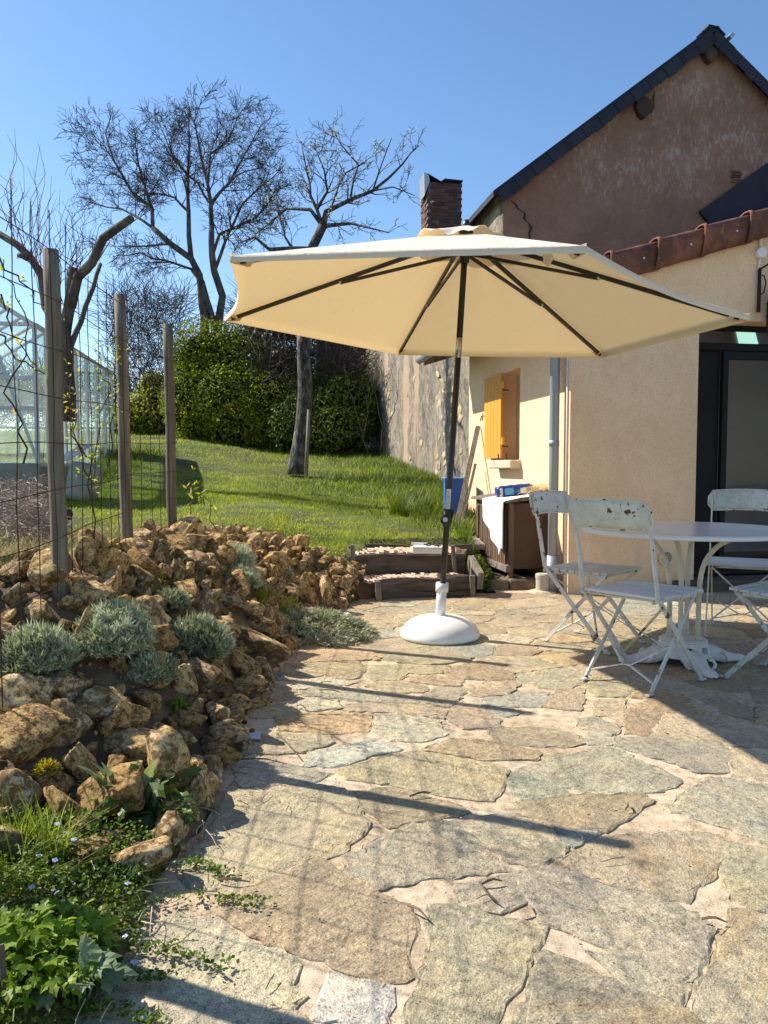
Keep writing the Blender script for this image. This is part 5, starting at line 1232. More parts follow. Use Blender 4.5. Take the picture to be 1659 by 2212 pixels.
# pierced drum of the foot
dr = MB(); NW = 8
for k in range(NW):
    for (a0_, a1_, z0_, z1_) in ((0, 1, .108, .130), (0, 1, .05, .075), (0, .55, .075, .108)):
        A0 = 2 * math.pi * (k + a0_) / NW; A1 = 2 * math.pi * (k + a1_) / NW; V = []
        for z_ in (z0_, z1_):
            for r_ in (.10, .10 + .022 + (.130 - z_) * .35):
                for a in (A0, (A0 + A1) / 2, A1): V.append((tc_.x + r_ * math.cos(a), tc_.y + r_ * math.sin(a), z_))
        dr.add(V, [(3, 4, 10, 9), (4, 5, 11, 10), (0, 6, 7, 1), (1, 7, 8, 2), (6, 9, 10, 7), (7, 10, 11, 8), (0, 1, 4, 3), (1, 2, 5, 4), (0, 3, 9, 6), (2, 8, 11, 5)])
dr.lathe([(.0, .128), (.122, .128), (.128, .132), (.118, .140), (.05, .142), (0, .142)], (tc_.x, tc_.y, 0), 32)
dr.build('foot_drum', castm, tab)
MB().lathe([(0, .05), (.095, .05), (.095, .127), (0, .127)], (tc_.x, tc_.y, 0), 20).build('foot_core', M['dark_frame'], tab)
for k in range(4):
    a = math.radians(90 * k + 3); ux = Vector((math.cos(a), math.sin(a), 0)); uy = Vector((-ux.y, ux.x, 0))
    prof_ = [(.095, .045, .075, .085), (.13, .030, .070, .088), (.17, .010, .060, .080), (.21, .0, .046, .062), (.25, .0, .034, .044), (.285, .0, .027, .034), (.31, .0, .036, .034), (.335, .0, .036, .030), (.352, .0, .022, .018), (.360, .0, .006, .006)]
    V = []; K = 11
    for (r_, zl, w_, h_) in prof_:
        for j in range(K):
            t = math.pi * j / (K - 1); rg = 1 + .10 * math.cos(t * 8) * (1 if r_ < .29 else .4)
            V.append(tuple(Vector((tc_.x, tc_.y, .012)) + ux * r_ + uy * (w_ * math.cos(t)) + UP * (zl + (h_ - zl) * math.sin(t) ** .8 * rg)))
    Fc = [(i * K + j, i * K + j + 1, (i + 1) * K + j + 1, (i + 1) * K + j) for i in range(len(prof_) - 1) for j in range(K - 1)]
    o = MB().add(V, Fc).build('claw_foot', castm, tab, smooth=True); so = o.modifiers.new('t', 'SOLIDIFY'); so.thickness = .006; so.offset = -1
    # scrolled ears each side
    for s in (-1, 1):
        q = Vector((tc_.x, tc_.y, .012)) + ux * .20 + uy * (s * .050)
        MB().tube([q + UP * .055, q + uy * s * .022 + UP * .050, q + uy * s * .030 + ux * .01 + UP * .030, q + uy * s * .018 + ux * .02 + UP * .014, q + uy * s * .004 + ux * .02 + UP * .012], [.011, .010, .009, .009, .007], 7).build('scroll', castm, tab, smooth=True)

# ------------------------------------------------------------------ rockery
rock = thing('rockery', 'sloping rockery of ochre limestone lumps along the patio edge', 'rockery', (-.95, 4.2, .2))
xs = np.arange(-2.3, .0, .035); ys = np.arange(.8, 7.35, .035)
X, Y = np.meshgrid(xs, ys)
V, Fc = grid(xs, ys, lambda X, Y: ground_h(X, Y) + .012 + .008 * vnoise(np.stack([X, Y], -1), 31, 13) - .05 * np.clip((X - edge_x(Y)) / .04 + .7, 0, 1))
cen = V[Fc].mean(1); keep = (cen[:, 0] < edge_x(cen[:, 1]) + .02) & (cen[:, 1] < 6.6 + .2 * np.sin(cen[:, 0] * 4)) & (cen[:, 0] > -2.25)
mesh_np('soil', V, Fc[keep], M['soil'], rock, smooth=True)
rocks = [rock_mesh(500 + i, 4, 10 + i % 9, .042 + .014 * (i % 3), 'rock') for i in range(16)]
rrk = np.random.default_rng(42)
nrock = [0]; occ = []
def put_rock(x, y, r, sc_=None, rot=None, dz=.25, z=None, mi=None):
    if nrock[0] >= 296: return
    me = rocks[mi if mi is not None else nrock[0] % 16]; o = bpy.data.objects.new('stone', me); COL.objects.link(o)
    s = sc_ or (r * rrk.uniform(.85, 1.35), r * rrk.uniform(.7, 1.05), r * rrk.uniform(.6, .95))
    o.scale = s; o.rotation_euler = rot or (rrk.normal() * .45, rrk.normal() * .45, rrk.uniform(0, 6.28))
    z = Hs(min(x, float(edge_x(y)) - .01), y) if z is None else z
    o.location = (x, y, z + min(s) * dz + .02); adopt(o, rock); occ.append((x, y, r)); nrock[0] += 1
    return o
# lumps that can be matched one by one in the photograph: (x, y of the centre in view, height guess, half sizes, turn)
def at_px(x, y, h): return G(x, y, h)
LAV = [(85, 1400, .17, .40), (245, 1345, .20, .42), (425, 1345, .215, .34), (330, 1430, .13, .27), (372, 1278, .115, .50), (525, 1215, .15, .50), (512, 1165, .16, .58), (618, 1222, .06, .50)]
lavpos = []
for (x, y, r, h) in LAV: q_ = hit(x, y + .95 * r * F / 3.6); lavpos.append((q_.x, q_.y, r))
big = [(545, 1395, .17, (.23, .09, .085), (.25, .1, -.62), .3), (470, 1470, .12, (.10, .075, .06), (.2, .3, -.9), .3), (525, 1452, .10, (.14, .055, .05), (.1, .2, -.75), .3), (50, 1540, .30, (.15, .11, .085), (.1, .25, -.3), .3), (220, 1560, .25, (.15, .10, .085), (.3, -.1, .2), .3),
       (250, 1590, .2, (.085, .075, .08), (.2, .1, .4), .3), (60, 1625, .2, (.15, .13, .11), (.1, .2, .1), .25), (185, 1680, .12, (.055, .07, .10), (.3, -.3, .5), .3), (470, 1570, .10, (.07, .075, .085), (.1, .1, 0), .3), (355, 1610, .12, (.06, .05, .07), (.2, .2, 1), .3),
       (360, 1700, .10, (.085, .10, .11), (.2, -.2, .3), .25), (425, 1680, .07, (.06, .07, .06), (0, .3, .2), .3), (470, 1640, .05, (.085, .05, .04), (0, .1, -.3), .3), (120, 1510, .33, (.09, .07, .06), (0, .2, .3), .3), (30, 1470, .37, (.11, .08, .06), (0, 0, .2), .3),
       (110, 1270, .62, (.11, .09, .13), (.3, -.3, .4), .3), (190, 1235, .64, (.11, .10, .11), (.2, .3, 1.), .3), (45, 1760, .05, (.10, .07, .07), (0, .1, .1), .3), (330, 1480, .2, (.085, .06, .075), (0, 0, .2), .3), (395, 1490, .17, (.06, .05, .075), (0, .1, .3), .3),
       (255, 1450, .28, (.045, .05, .085), (.1, .1, .3), .4), (180, 1400, .38, (.06, .06, .11), (0, .1, .3), .3), (560, 1540, .04, (.08, .08, .07), (0, .2, .3), .2), (380, 1180, .55, (.16, .12, .06), (.05, .05, .1), .3), (585, 1240, .42, (.06, .055, .10), (0, .2, .2), .5),
       (660, 1290, .18, (.16, .11, .10), (.2, .5, .6), .2), (700, 1295, .12, (.06, .10, .13), (0, 0, .3), .2), (740, 1300, .08, (.06, .05, .06), (0, 0, .3), .3), (575, 1350, .17, (.055, .06, .08), (0, .1, .3), .3), (540, 1325, .25, (.075, .06, .06), (0, 0, 0), .3),
       (500, 1310, .30, (.12, .08, .06), (.1, .2, -.2), .3), (640, 1190, .46, (.07, .055, .05), (0, 0, 0), .3), (735, 1260, .25, (.075, .06, .06), (0, 0, 0), .3), (150, 1600, .2, (.10, .07, .07), (0, .1, 0), .3), (300, 1640, .12, (.10, .07, .055), (0, .1, 0), .3)]
for (x, y, h, s, r_, dz) in big:
    g = hit(x, y + 12); put_rock(g.x, g.y, max(s[:2]) * .8, tuple(q * 1.08 for q in s), r_, .45, z=g.z)
rest = []
for r0_, tries, ov in ((.11, 400, .80), (.09, 1200, .76), (.072, 3000, .72), (.058, 6000, .70), (.042, 9000, .70), (.032, 9000, .72)):
    for it in range(tries):
        y = rrk.uniform(1.92, 6.85); x = rrk.uniform(-2.0, float(edge_x(y)) + .0); r = r0_ * rrk.uniform(.85, 1.12) * (.8 if y > 5.6 else 1)
        if y < 2.15 and r0_ < .05: continue
        if y > 4.2 and r0_ > .11: continue
        if x > float(edge_x(y)) - r * .5: continue
        if x < -1.42 and (y > 3.3 or rrk.random() < .4): continue
        if y > 6.55 + .2 * math.sin(x * 4): continue
        if any((x - a) ** 2 + (y - b_) ** 2 < (ov * (r + c)) ** 2 for a, b_, c in occ): continue
        if any((x - a) ** 2 + (y - b_) ** 2 < (.70 * c + r * .5) ** 2 for a, b_, c in lavpos): continue
        if nrock[0] < 296 and not (r0_ < .05 and y > 4.0 and rrk.random() < .5): put_rock(x, y, r, dz=.42)
        else: occ.append((x, y, r)); rest.append((x, y, r))
base = rock_mesh(901, 2, 10, .08); PV = np.array([v.co[:] for v in base.vertices]); PF = np.array([p.vertices[:] for p in base.polygons])
VV, FF = [], []
for i, (x, y, r) in enumerate(rest):
    R_ = np.array(Euler((rrk.uniform(0, 6), rrk.uniform(0, 6), rrk.uniform(0, 6))).to_matrix())
    VV.append(PV * r * rrk.uniform(.6, 1.2, 3) @ R_.T + np.array([x, y, Hs(x, y) + r * .35 + .01])); FF.append(PF + len(PV) * i)
if rest: mesh_np('rubble', np.concatenate(VV), np.concatenate(FF), M['rock'], rock, kind='stuff')
print('stones', nrock[0], 'rubble', len(rest))
# pebbles too small to pick apart, one joined part
mb = []; base = rock_mesh(900, 1, 8, .08); PV = np.array([v.co[:] for v in base.vertices]); PF = np.array([p.vertices[:] for p in base.polygons])
VV, FF = [], []
for i in range(1300):
    y = rrk.uniform(1.9, 6.8); x = rrk.uniform(-1.9, float(edge_x(y)) + .03); s = rrk.uniform(.008, .024)
    R_ = np.array(Euler((rrk.uniform(0, 6), rrk.uniform(0, 6), rrk.uniform(0, 6))).to_matrix())
    VV.append(PV * s * rrk.uniform(.6, 1.3, 3) @ R_.T + np.array([x, y, Hs(min(x, float(edge_x(y)) - .01), y) + s * .4 + .01])); FF.append(PF + len(PV) * i)
mesh_np('pebbles', np.concatenate(VV), np.concatenate(FF), M['rock'], rock, kind='stuff')
# tubes of soil-mortar flank where the rockery meets the paving
# ------------------------------------------------------------------ leaf and blade generators
def blades(P, Hh, W, lean, seed, nseg=3, head=None, curl=.5):
    """ribbons: root P, height Hh, width W; returns V, F (quads)"""
    r = np.random.default_rng(seed); n = len(P)
    az = r.uniform(0, 2 * np.pi, n) if head is None else head + r.normal(size=n) * .5
    d = np.stack([np.cos(az), np.sin(az), np.zeros(n)], -1); sd_ = np.stack([-np.sin(az), np.cos(az), np.zeros(n)], -1)
    ln = lean * r.uniform(.3, 1.4, n); V = []
    for k in range(nseg + 1):
        u = k / nseg; c = P + d * (ln * Hh * u ** (1 + curl))[:, None] + np.array([0, 0, 1.]) * (Hh * u * (1 - .25 * ln * u))[:, None]
        w = W * (1 - u ** 1.6) * .5 + .0002
        V.append(c - sd_ * w[:, None]); V.append(c + sd_ * w[:, None])
    V = np.stack(V, 1); m = 2 * (nseg + 1); i = np.arange(n)[:, None] * m
    Fc = np.concatenate([i + np.array([2 * k, 2 * k + 1, 2 * k + 3, 2 * k + 2]) for k in range(nseg)], 0)
    return V.reshape(-1, 3), Fc
def leaves(P, Nn, size, seed, aspect=.5, up=None, fold=.25):
    """lozenge leaves: centre P, facing Nn; two bent quads each"""
    r = np.random.default_rng(seed); n = len(P)
    Nn = Nn / (np.linalg.norm(Nn, axis=1)[:, None] + 1e-9)
    a = r.normal(size=(n, 3)) if up is None else up + r.normal(size=(n, 3)) * .35
    t = a - (a * Nn).sum(1)[:, None] * Nn; t /= (np.linalg.norm(t, axis=1)[:, None] + 1e-9); b_ = np.cross(Nn, t)
    s = (size * r.uniform(.6, 1.3, n))[:, None]
    V = np.stack([P - t * s * .5, P + b_ * s * .5 * aspect + Nn * s * fold * .5, P + t * s * .5, P - b_ * s * .5 * aspect + Nn * s * fold * .5, P - Nn * 0 + t * s * .0], 1)
    i = np.arange(n)[:, None] * 5
    Fc = np.concatenate([i + np.array([0, 1, 2]), i + np.array([0, 2, 3])], 0)
    return V.reshape(-1, 3), Fc
def join(parts):
    VV, FF, o = [], [], 0
    for V, Fc in parts: VV.append(V); FF.append(Fc + o); o += len(V)
    return np.concatenate(VV), np.concatenate(FF)
M['lav'] = leafmat('silver_leaf', ((.12, .15, .065), (.38, .41, .24), (.70, .71, .54)), .22, .7, tcol=(1.1, 1.15, .95))
M['lavdry'] = mat('dry_brown_stem', ((.09, .06, .04), (.22, .16, .10)), 12, bst=0)
def lavender(x, y, r, hh, label, n, seed, flat=.8, group='silver grey lavender cushions'):
    z = Hs(x, y) + .01
    t = thing('lavender_cushion', label, 'lavender', (x, y, z), group)
    g = np.random.default_rng(seed); parts = []
    ns = max(20, int(n / 26)); 
    D = g.normal(size=(ns, 3)); D[:, 2] = np.abs(D[:, 2]) + .10; D /= np.linalg.norm(D, axis=1)[:, None]
    stems = MB(); V_ = []; F_ = []
    lump = 1 + .10 * vnoise(D, seed, 2.5)
    for i in range(ns):
        L0 = r * lump[i] * g.uniform(.80, 1.04); tip = np.array([x, y, z]) + D[i] * np.array([1, 1, flat]) * L0 + np.array([0, 0, .25 * r * flat])
        root = np.array([x, y, z]) + D[i] * np.array([.35, .35, .0]) * L0
        stems.tube([root, (root + tip) / 2 + np.array([0, 0, .01]), tip], [.0022, .0018, .001], 3)
        k = 30; u = g.uniform(.5, 1.0, k) ** .6; P = root + (tip - root) * u[:, None]
        dd = D[i] * .8 + g.normal(size=(k, 3)) * .75; dd[:, 2] += .30; dd /= np.linalg.norm(dd, axis=1)[:, None]
        ln = g.uniform(.016, .032, k) * (1.0 if r > .1 else .7); sd_ = np.cross(dd, g.normal(size=(k, 3))); sd_ /= np.linalg.norm(sd_, axis=1)[:, None] + 1e-9
        bend = (np.array([0, 0, .5]) + g.normal(size=(k, 3)) * .5) * ln[:, None]
        w = .0030
        a0_ = P - sd_ * w * .6; a1_ = P + sd_ * w * .6; m0 = P + dd * ln[:, None] * .5 - sd_ * w; m1 = P + dd * ln[:, None] * .5 + sd_ * w; tp_ = P + dd * ln[:, None] + bend * .5
        V_.append(np.stack([a0_, a1_, m1, m0, tp_ + sd_ * .0004, tp_ - sd_ * .0004], 1).reshape(-1, 3))
        ii = (sum(len(v) for v in V_[:-1])) + np.arange(k)[:, None] * 6
        F_.append(np.concatenate([ii + np.array([0, 1, 2, 3]), ii + np.array([3, 2, 4, 5])], 0))
    mesh_np('foliage', np.concatenate(V_), np.concatenate(F_), M['lav'], t, kind='stuff')
    stems.build('stems', M['lavdry'], t, kind='stuff')
LL = ['silvery lavender cushion farthest left, low on the rockery', 'large silvery lavender cushion below the tallest fence post', 'round silvery lavender cushion in the middle of the rockery', 'small pale lavender cushion nearest the patio, amid upright stones',
      'small dark twiggy lavender cushion above the two large ones', 'silver lavender clump high on the rockery beside an orange stone', 'greyish lavender tuft topmost on the rockery against the lawn', 'tiny lavender tuft among the rubble near the steps']
for i, ((x, y, r), (px, py, rr_, hh)) in enumerate(zip(lavpos, LAV)):
    lavender(x, y, r * .76, hh, LL[i], (9500, 11500, 10500, 6000, 3600, 4600, 3600, 1300)[i], 60 + i, 1.0)
# the trailing silvery plant that spills on the paving
g = np.random.default_rng(8); tr0 = G(700, 1390)
tl = thing('trailing_lavender', 'dark silvery lavender sprawling flat from the rockery over the paving', 'lavender', (tr0.x, tr0.y, 0))
V_, F_ = [], []; stems = MB(); cnt = 0
for i in range(420):
    a = g.uniform(0, 6.28); q = g.random() ** .5
    x = tr0.x - .05 + .36 * q * math.cos(a); y = tr0.y + .18 + .34 * q * math.sin(a) + .02
    hgt = .14 * (1 - q ** 2) + .012 + max(0, Hs(x, y)) * .6
    d = np.array([math.cos(a) + .5 + g.normal() * .5, math.sin(a) - .2 + g.normal() * .5, g.normal() * .25 + .1]); d /= np.linalg.norm(d)
    P0 = np.array([x, y, hgt]); ln_ = g.uniform(.05, .11); stems.tube([P0 - d * ln_, P0 + d * ln_ * .2], .0015, 3)
    k = 20; u = g.uniform(-.7, .3, k); P = P0 + d * (u * ln_)[:, None]; dd = d + g.normal(size=(k, 3)) * .55; dd /= np.linalg.norm(dd, axis=1)[:, None]
    ln = g.uniform(.022, .045, k); sd_ = np.cross(dd, g.normal(size=(k, 3))); sd_ /= np.linalg.norm(sd_, axis=1)[:, None]; w = .0024
    V_.append(np.stack([P - sd_ * w * .5, P + sd_ * w * .5, P + dd * ln[:, None] * .5 + sd_ * w, P + dd * ln[:, None] * .5 - sd_ * w, P + dd * ln[:, None] + sd_ * .0004, P + dd * ln[:, None] - sd_ * .0004], 1).reshape(-1, 3))
    ii = cnt + np.arange(k)[:, None] * 6; cnt += 6 * k; F_.append(np.concatenate([ii + np.array([0, 1, 2, 3]), ii + np.array([3, 2, 4, 5])], 0))
mesh_np('foliage', np.concatenate(V_), np.concatenate(F_), M['lav'], tl, kind='stuff'); stems.build('stems', M['lavdry'], tl, kind='stuff')
# ------------------------------------------------------------------ green plants of the near bed
M['green'] = leafmat('bright_leaf', ((.07, .13, .010), (.15, .24, .015), (.26, .35, .035)), .45, .45)
M['darkgreen'] = leafmat('deep_leaf', ((.03, .07, .012), (.07, .13, .022), (.12, .20, .035)), .38, .4)
M['greyleaf'] = leafmat('grey_green_leaf', ((.13, .19, .10), (.25, .31, .19)), .3, .6)
M['grass'] = leafmat('grass_blade', ((.08, .12, .010), (.22, .28, .018), (.43, .47, .06)), .40, .6, .8)
M['lush'] = leafmat('lush_grass_blade', ((.035, .06, .010), (.10, .15, .018), (.22, .28, .04)), .34, .5, 1.5)
M['drygrass'] = leafmat('dry_grass', ((.28, .20, .10), (.50, .40, .24)), .3, .8, tcol=(1.1, 1, .8))
M['blueflower'] = leafmat('pale_blue_petal', ((.42, .50, .85), (.62, .70, .95)), .3, .6, tcol=(1, 1, 1))
M['moss'] = leafmat('yellow_moss', ((.20, .15, .012), (.40, .32, .03), (.52, .46, .06)), .3, .8)
M['redleaf'] = leafmat('reddish_leaf', ((.16, .07, .05), (.30, .16, .12)), .3, .5, tcol=(1.3, .9, .8))
M['yleaf'] = leafmat('yellow_green_leaf', ((.20, .26, .03), (.38, .42, .06), (.42, .24, .04)), .45, .5)
def lobed_leaf(P, d, nrm_, s, lobes=3):
    """one flat compound leaf: lobes spread from the stalk end"""
    V, Fc = [], []; side = np.cross(nrm_, d); k = 0
    for j in range(lobes):
        a = (j - (lobes - 1) / 2) * (1.0 if lobes == 3 else .62); l = s * (1.0 if j == (lobes - 1) // 2 else .78)
        dd = d * math.cos(a) + side * math.sin(a); ss = np.cross(nrm_, dd); w = l * .27
        P0 = P; pts = [P0, P0 + dd * l * .30 + ss * w * .75 - nrm_ * l * .02, P0 + dd * l * .45 + ss * w * .62, P0 + dd * l * .60 + ss * w + nrm_ * l * .03, P0 + dd * l * .78 + ss * w * .45, P0 + dd * l - nrm_ * l * .12,
               P0 + dd * l * .78 - ss * w * .45, P0 + dd * l * .60 - ss * w + nrm_ * l * .03, P0 + dd * l * .45 - ss * w * .62, P0 + dd * l * .30 - ss * w * .75 - nrm_ * l * .02]
        mid = P0 + dd * l * .5 - nrm_ * l * .03
        V += pts + [mid]; Fc += [(k + i, k + (i + 1) % 10, k + 10) for i in range(10)]; k += 11
    return V, Fc
def leafy_clump(name, label, cat, x, y, r, hgt, n, s, m, seed, lobes=3, z=None, tilt=.5):
    g = np.random.default_rng(seed); z0 = Hs(x, y) if z is None else z
    t = thing(name, label, cat, (x, y, z0)); V, Fc = [], []; st = MB()
    for i in range(n):
        a = g.uniform(0, 6.28); q = g.random() ** .6; hh = hgt * (1 - .55 * q) * g.uniform(.5, 1.1)
        tip = np.array([x + r * q * math.cos(a), y + r * q * math.sin(a), z0 + hh + .02])
        root = np.array([x + r * q * .25 * math.cos(a), y + r * q * .25 * math.sin(a), z0])
        st.tube([root, root * .5 + tip * .5 + np.array([0, 0, .03]), tip], .0022, 4)
        d = np.array([math.cos(a), math.sin(a), g.normal() * .3 - .1]); d /= np.linalg.norm(d)
        nn = np.array([g.normal() * tilt, g.normal() * tilt, 1.]); nn -= nn @ d * d; nn /= np.linalg.norm(nn)
        v, f_ = lobed_leaf(tip, d, nn, s * g.uniform(.6, 1.25), lobes)
        Fc += [tuple(q_ + len(V) for q_ in f) for f in f_]; V += v
    MB().add(V, Fc).build('leaves', m, t, kind='stuff'); st.build('stalks', m, t, kind='stuff')
    return t
p = hit(95, 2130); leafy_clump('leafy_herb', 'bright green celery-like herb clump in the bottom left corner', 'herb', p.x - .02, p.y, .15, .12, 210, .036, M['green'], 1)
p = hit(170, 2190); leafy_clump('silvery_mugwort', 'pale grey green cut-leaved plant low at the bottom edge', 'plant', p.x, p.y, .06, .10, 12, .055, M['greyleaf'], 2, 5)
p = hit(290, 1760); leafy_clump('pointed_leaf_plant', 'dark green pointed leaves growing between rocks at the bed edge', 'plant', p.x + .02, p.y, .12, .14, 34, .07, M['darkgreen'], 3, 1)
p = hit(360, 1800); leafy_clump('clover_plant', 'small green clover-like plant spilling towards the paving', 'plant', p.x, p.y, .09, .07, 50, .028, M['darkgreen'], 4, 3)
p = hit(25, 1445); leafy_clump('light_green_herb', 'light green leafy herb at the far left among rocks', 'herb', p.x, p.y, .09, .10, 60, .035, M['green'], 5, 3)
p = hit(385, 1545); leafy_clump('rock_fern', 'small green leafy plant in a gap of the rockery', 'plant', p.x, p.y, .05, .05, 26, .025, M['green'], 6, 1)
p = hit(130, 1900); leafy_clump('cut_leaf_plant', 'pale cut-leaved seedling among the blue flowered ground cover', 'plant', p.x, p.y, .10, .07, 16, .045, M['greyleaf'], 7, 5)
p = hit(290, 1910); leafy_clump('low_leafy_weed', 'low green weed with small round leaves beside the paving', 'weed', p.x, p.y, .07, .05, 60, .020, M['darkgreen'], 17, 1)
# large single leaves: hellebore-like pair and the reddish dock leaves
def big_leaf(name, label, cat, base, tipv, width, m, wavy=.0, group=None, cnt_=1, seed=0):
    g = np.random.default_rng(seed); t = thing(name, label, cat, tuple(base), group)
    for c in range(cnt_):
        b0_ = Vector(base) + Vector((g.normal() * .01, g.normal() * .01, 0)); tv = Vector(tipv) + Vector((g.normal() * .05, g.normal() * .04, g.normal() * .02)) * (c > 0)
        sd_ = tv.cross(UP).normalized(); up_ = sd_.cross(tv).normalized(); K = 9; V = []
        for k in range(K):
            u = k / (K - 1); w = width * math.sin(math.pi * min(1, u * .93 + .05)) ** .8; cpt = b0_ + tv * u + up_ * (.25 * tv.length * math.sin(math.pi * u * .8))
            for j in (-1, -.5, 0, .5, 1): V.append(tuple(cpt + sd_ * (j * w) + up_ * (abs(j) * w * .45 + wavy * math.sin(k * 2.1 + j * 3) * w)))
        Fc = [(k * 5 + j, k * 5 + j + 1, k * 5 + j + 6, k * 5 + j + 5) for k in range(K - 1) for j in range(4)]
        MB().add(V, Fc).build('leaf', m, t, smooth=True)
    return t
p = hit(225, 1765); big_leaf('long_leaf_plant', 'plant with long grey green strap leaves draped over a rock', 'plant', p, (-.06, -.01, .15), .018, M['greyleaf'], .2, None, 5, 1)
p = hit(262, 1775); big_leaf('dock_plant', 'dock plant with large crinkled reddish leaves between the rocks', 'plant', p, (.0, -.06, .10), .028, M['redleaf'], .5, None, 3, 2)
p = hit(335, 1765); big_leaf('spotted_leaf_plant', 'plant with pale edged upright leaves leaning on an ochre rock', 'plant', p, (.045, .0, .11), .020, M['greyleaf'], .2, None, 5, 3)
# blue flowered speedwell: a mat of tiny leaves
g = np.random.default_rng(21); P = []
for i in range(30000):
    y = g.uniform(1.25, 2.08); x = g.uniform(-1.6, float(edge_x(y)) + .02)
    if vnoise(np.array([[x, y]]), 4, 7)[0] + .6 * g.random() < .0: continue
    d = float(edge_x(y)) - x
    hgt = min(.075, max(.0, d) * .35 + .008) * g.random() ** .7 + .004
    P.append((x, y, Hs(x, y) + hgt + .015))
    if len(P) >= 15000: break
# runners creeping out over the paving
for sx, sy, dx, dy in ((-.57, 1.80, .30, .03), (-.56, 1.62, .24, -.04), (-.55, 1.98, .16, -.02), (-.58, 1.50, .14, .05), (-.60, 1.42, .2, .0)):
    for k in range(150):
        u = g.random(); P.append((sx + dx * u + g.normal() * .010, sy + dy * u + g.normal() * .012 + .02 * math.sin(u * 5), .018 + .010 * g.random()))
P = np.array(P); Nn = g.normal(size=P.shape) * .6 + np.array([0, 0, 1.])
V, Fc = leaves(P, Nn, .0125, 22, .75)
sw = thing('speedwell', 'mat of small leaved speedwell with pale blue flowers spilling over the paving', 'ground cover', (-.9, 1.8, .02))
M['speedwell'] = leafmat('speedwell_leaf', ((.025, .05, .008), (.08, .14, .015), (.20, .28, .03)), .38, .5, 6.0)
mesh_np('leaves', V, Fc, M['speedwell'], sw, kind='stuff')
idx = g.choice(len(P), 95, replace=False); fl = []
for i in idx:
    c = P[i] + np.array([0, 0, .014]); nn = np.array([g.normal() * .5 + .1, -.5 + g.normal() * .3, 1.]); nn /= np.linalg.norm(nn); t1 = np.cross(nn, [1, 0, 0]); t1 /= np.linalg.norm(t1); t2 = np.cross(nn, t1)
    for k in range(4):
        a = k * math.pi / 2; pc = c + (t1 * math.cos(a) + t2 * math.sin(a)) * .0042
        v, f_ = leaves(pc[None], nn[None], .0085, k, .95, up=(t1 * math.cos(a) + t2 * math.sin(a))[None], fold=.1); fl.append((v, f_))
V, Fc = join(fl); mesh_np('petals', V, Fc, M['blueflower'], sw, kind='stuff')
sm = MB()
for i in range(150):
    q = P[g.integers(len(P))]; d = Vector((g.normal(), g.normal(), .2)).normalized() * g.uniform(.03, .09)
    sm.tube([Vector(q) - Vector((0, 0, .012)), Vector(q) + d * .5 + Vector((0, 0, .012)), Vector(q) + d], .0011, 3)
sm.build('stems', M['green'], sw, kind='stuff')
dl = MB()
for i in range(90):
    y = g.uniform(1.35, 2.3); x = g.uniform(-1.3, float(edge_x(y)) + .12); d = Vector((g.normal(), g.normal(), g.normal() * .25)).normalized() * g.uniform(.04, .12); z = max(0, Hs(min(x, float(edge_x(y)) - .02), y)) + .03
    bb = Vector((g.normal(), g.normal(), 1)) * .006; dl.tube([Vector((x, y, z)) - d * .5, Vector((x, y, z)) - d * .2 + bb, Vector((x, y, z)) + d * .15 + bb, Vector((x, y, z)) + d * .5], .0012, 4)
o = dl.build('dry_stalks', mat('bleached_stalk', ((.36, .26, .16), (.62, .52, .38)), 9, bst=0)); tag(o, 'bleached dry stalks lying over the near bed', 'stalks'); o['kind'] = 'stuff'
# grass tufts
def tuft(name, label, x, y, r, n, h, w, m, seed, z=None, cat='grass tuft'):
    g = np.random.default_rng(seed); q = g.random(n) ** .5; a = g.uniform(0, 6.28, n); X_ = x + r * q * np.cos(a); Y_ = y + r * q * np.sin(a)
    Z_ = ground_h(X_, Y_) if z is None else np.full(n, z)
    V, Fc = blades(np.stack([X_, Y_, Z_], -1), h * g.uniform(.5, 1.15, n), np.full(n, w), .75, seed, 4)
    return tag(mesh_np(name, V, Fc, m), label, cat)
p = hit(45, 1910); tuft('grass_tuft', 'upright green grass tuft above the leafy herb at far left', p.x, p.y, .11, 260, .20, .0048, M['grass'], 31)
p = hit(600, 1350); tuft('grass_tuft', 'arching green grass tuft behind the trailing lavender', p.x, p.y + .03, .13, 260, .17, .005, M['grass'], 32)
p = hit(650, 1345); tuft('grass_tuft', 'short yellow green grass tuft on top of the trailing lavender', p.x, p.y, .16, 500, .09, .004, M['grass'], 33)
p = hit(985, 1090); tuft('grass_tuft', 'tall grass hiding the foot of the blue crate', p.x, p.y, .22, 420, .26, .008, M['lush'], 39)
p = hit(900, 1110); tuft('grass_tuft', 'long bent grass tuft on the lawn behind the parasol pole', p.x, p.y, .35, 700, .30, .007, M['lush'], 34)
# moss cushions
def moss(label, px, py, h, r, seed):
    p = hit(px, py + 20) + Vector((0, -.02, h)); g = np.random.default_rng(seed); n = 500; D = g.normal(size=(n, 3)); D[:, 2] = abs(D[:, 2]); D /= np.linalg.norm(D, axis=1)[:, None]
    P = np.array(p) + D * r * g.uniform(.6, 1, n)[:, None]; V, Fc = leaves(P, np.cross(D, g.normal(size=(n, 3))), .020, seed, .25, up=D)
    tag(mesh_np('moss_cushion', V, Fc, M['moss']), label, 'moss')
moss('bright yellow moss cushion on the side of a big rock', 108, 1690, .06, .035, 1)
moss('small orange yellow moss patch on a rock beside the paving', 415, 1672, .05, .016, 2)
moss('mossy yellow patch on the tall rock under the nearest post', 128, 1275, .08, .03, 4)
# broken brown stem at the very corner
p0 = G(2, 2040, .16); MBs = MB().tube([G(12, 2230, .02), G(8, 2120, .10), p0], .006, 7); tag(MBs.build('broken_stem', M['lavdry']), 'broken brown cane standing at the bottom left corner', 'cane')

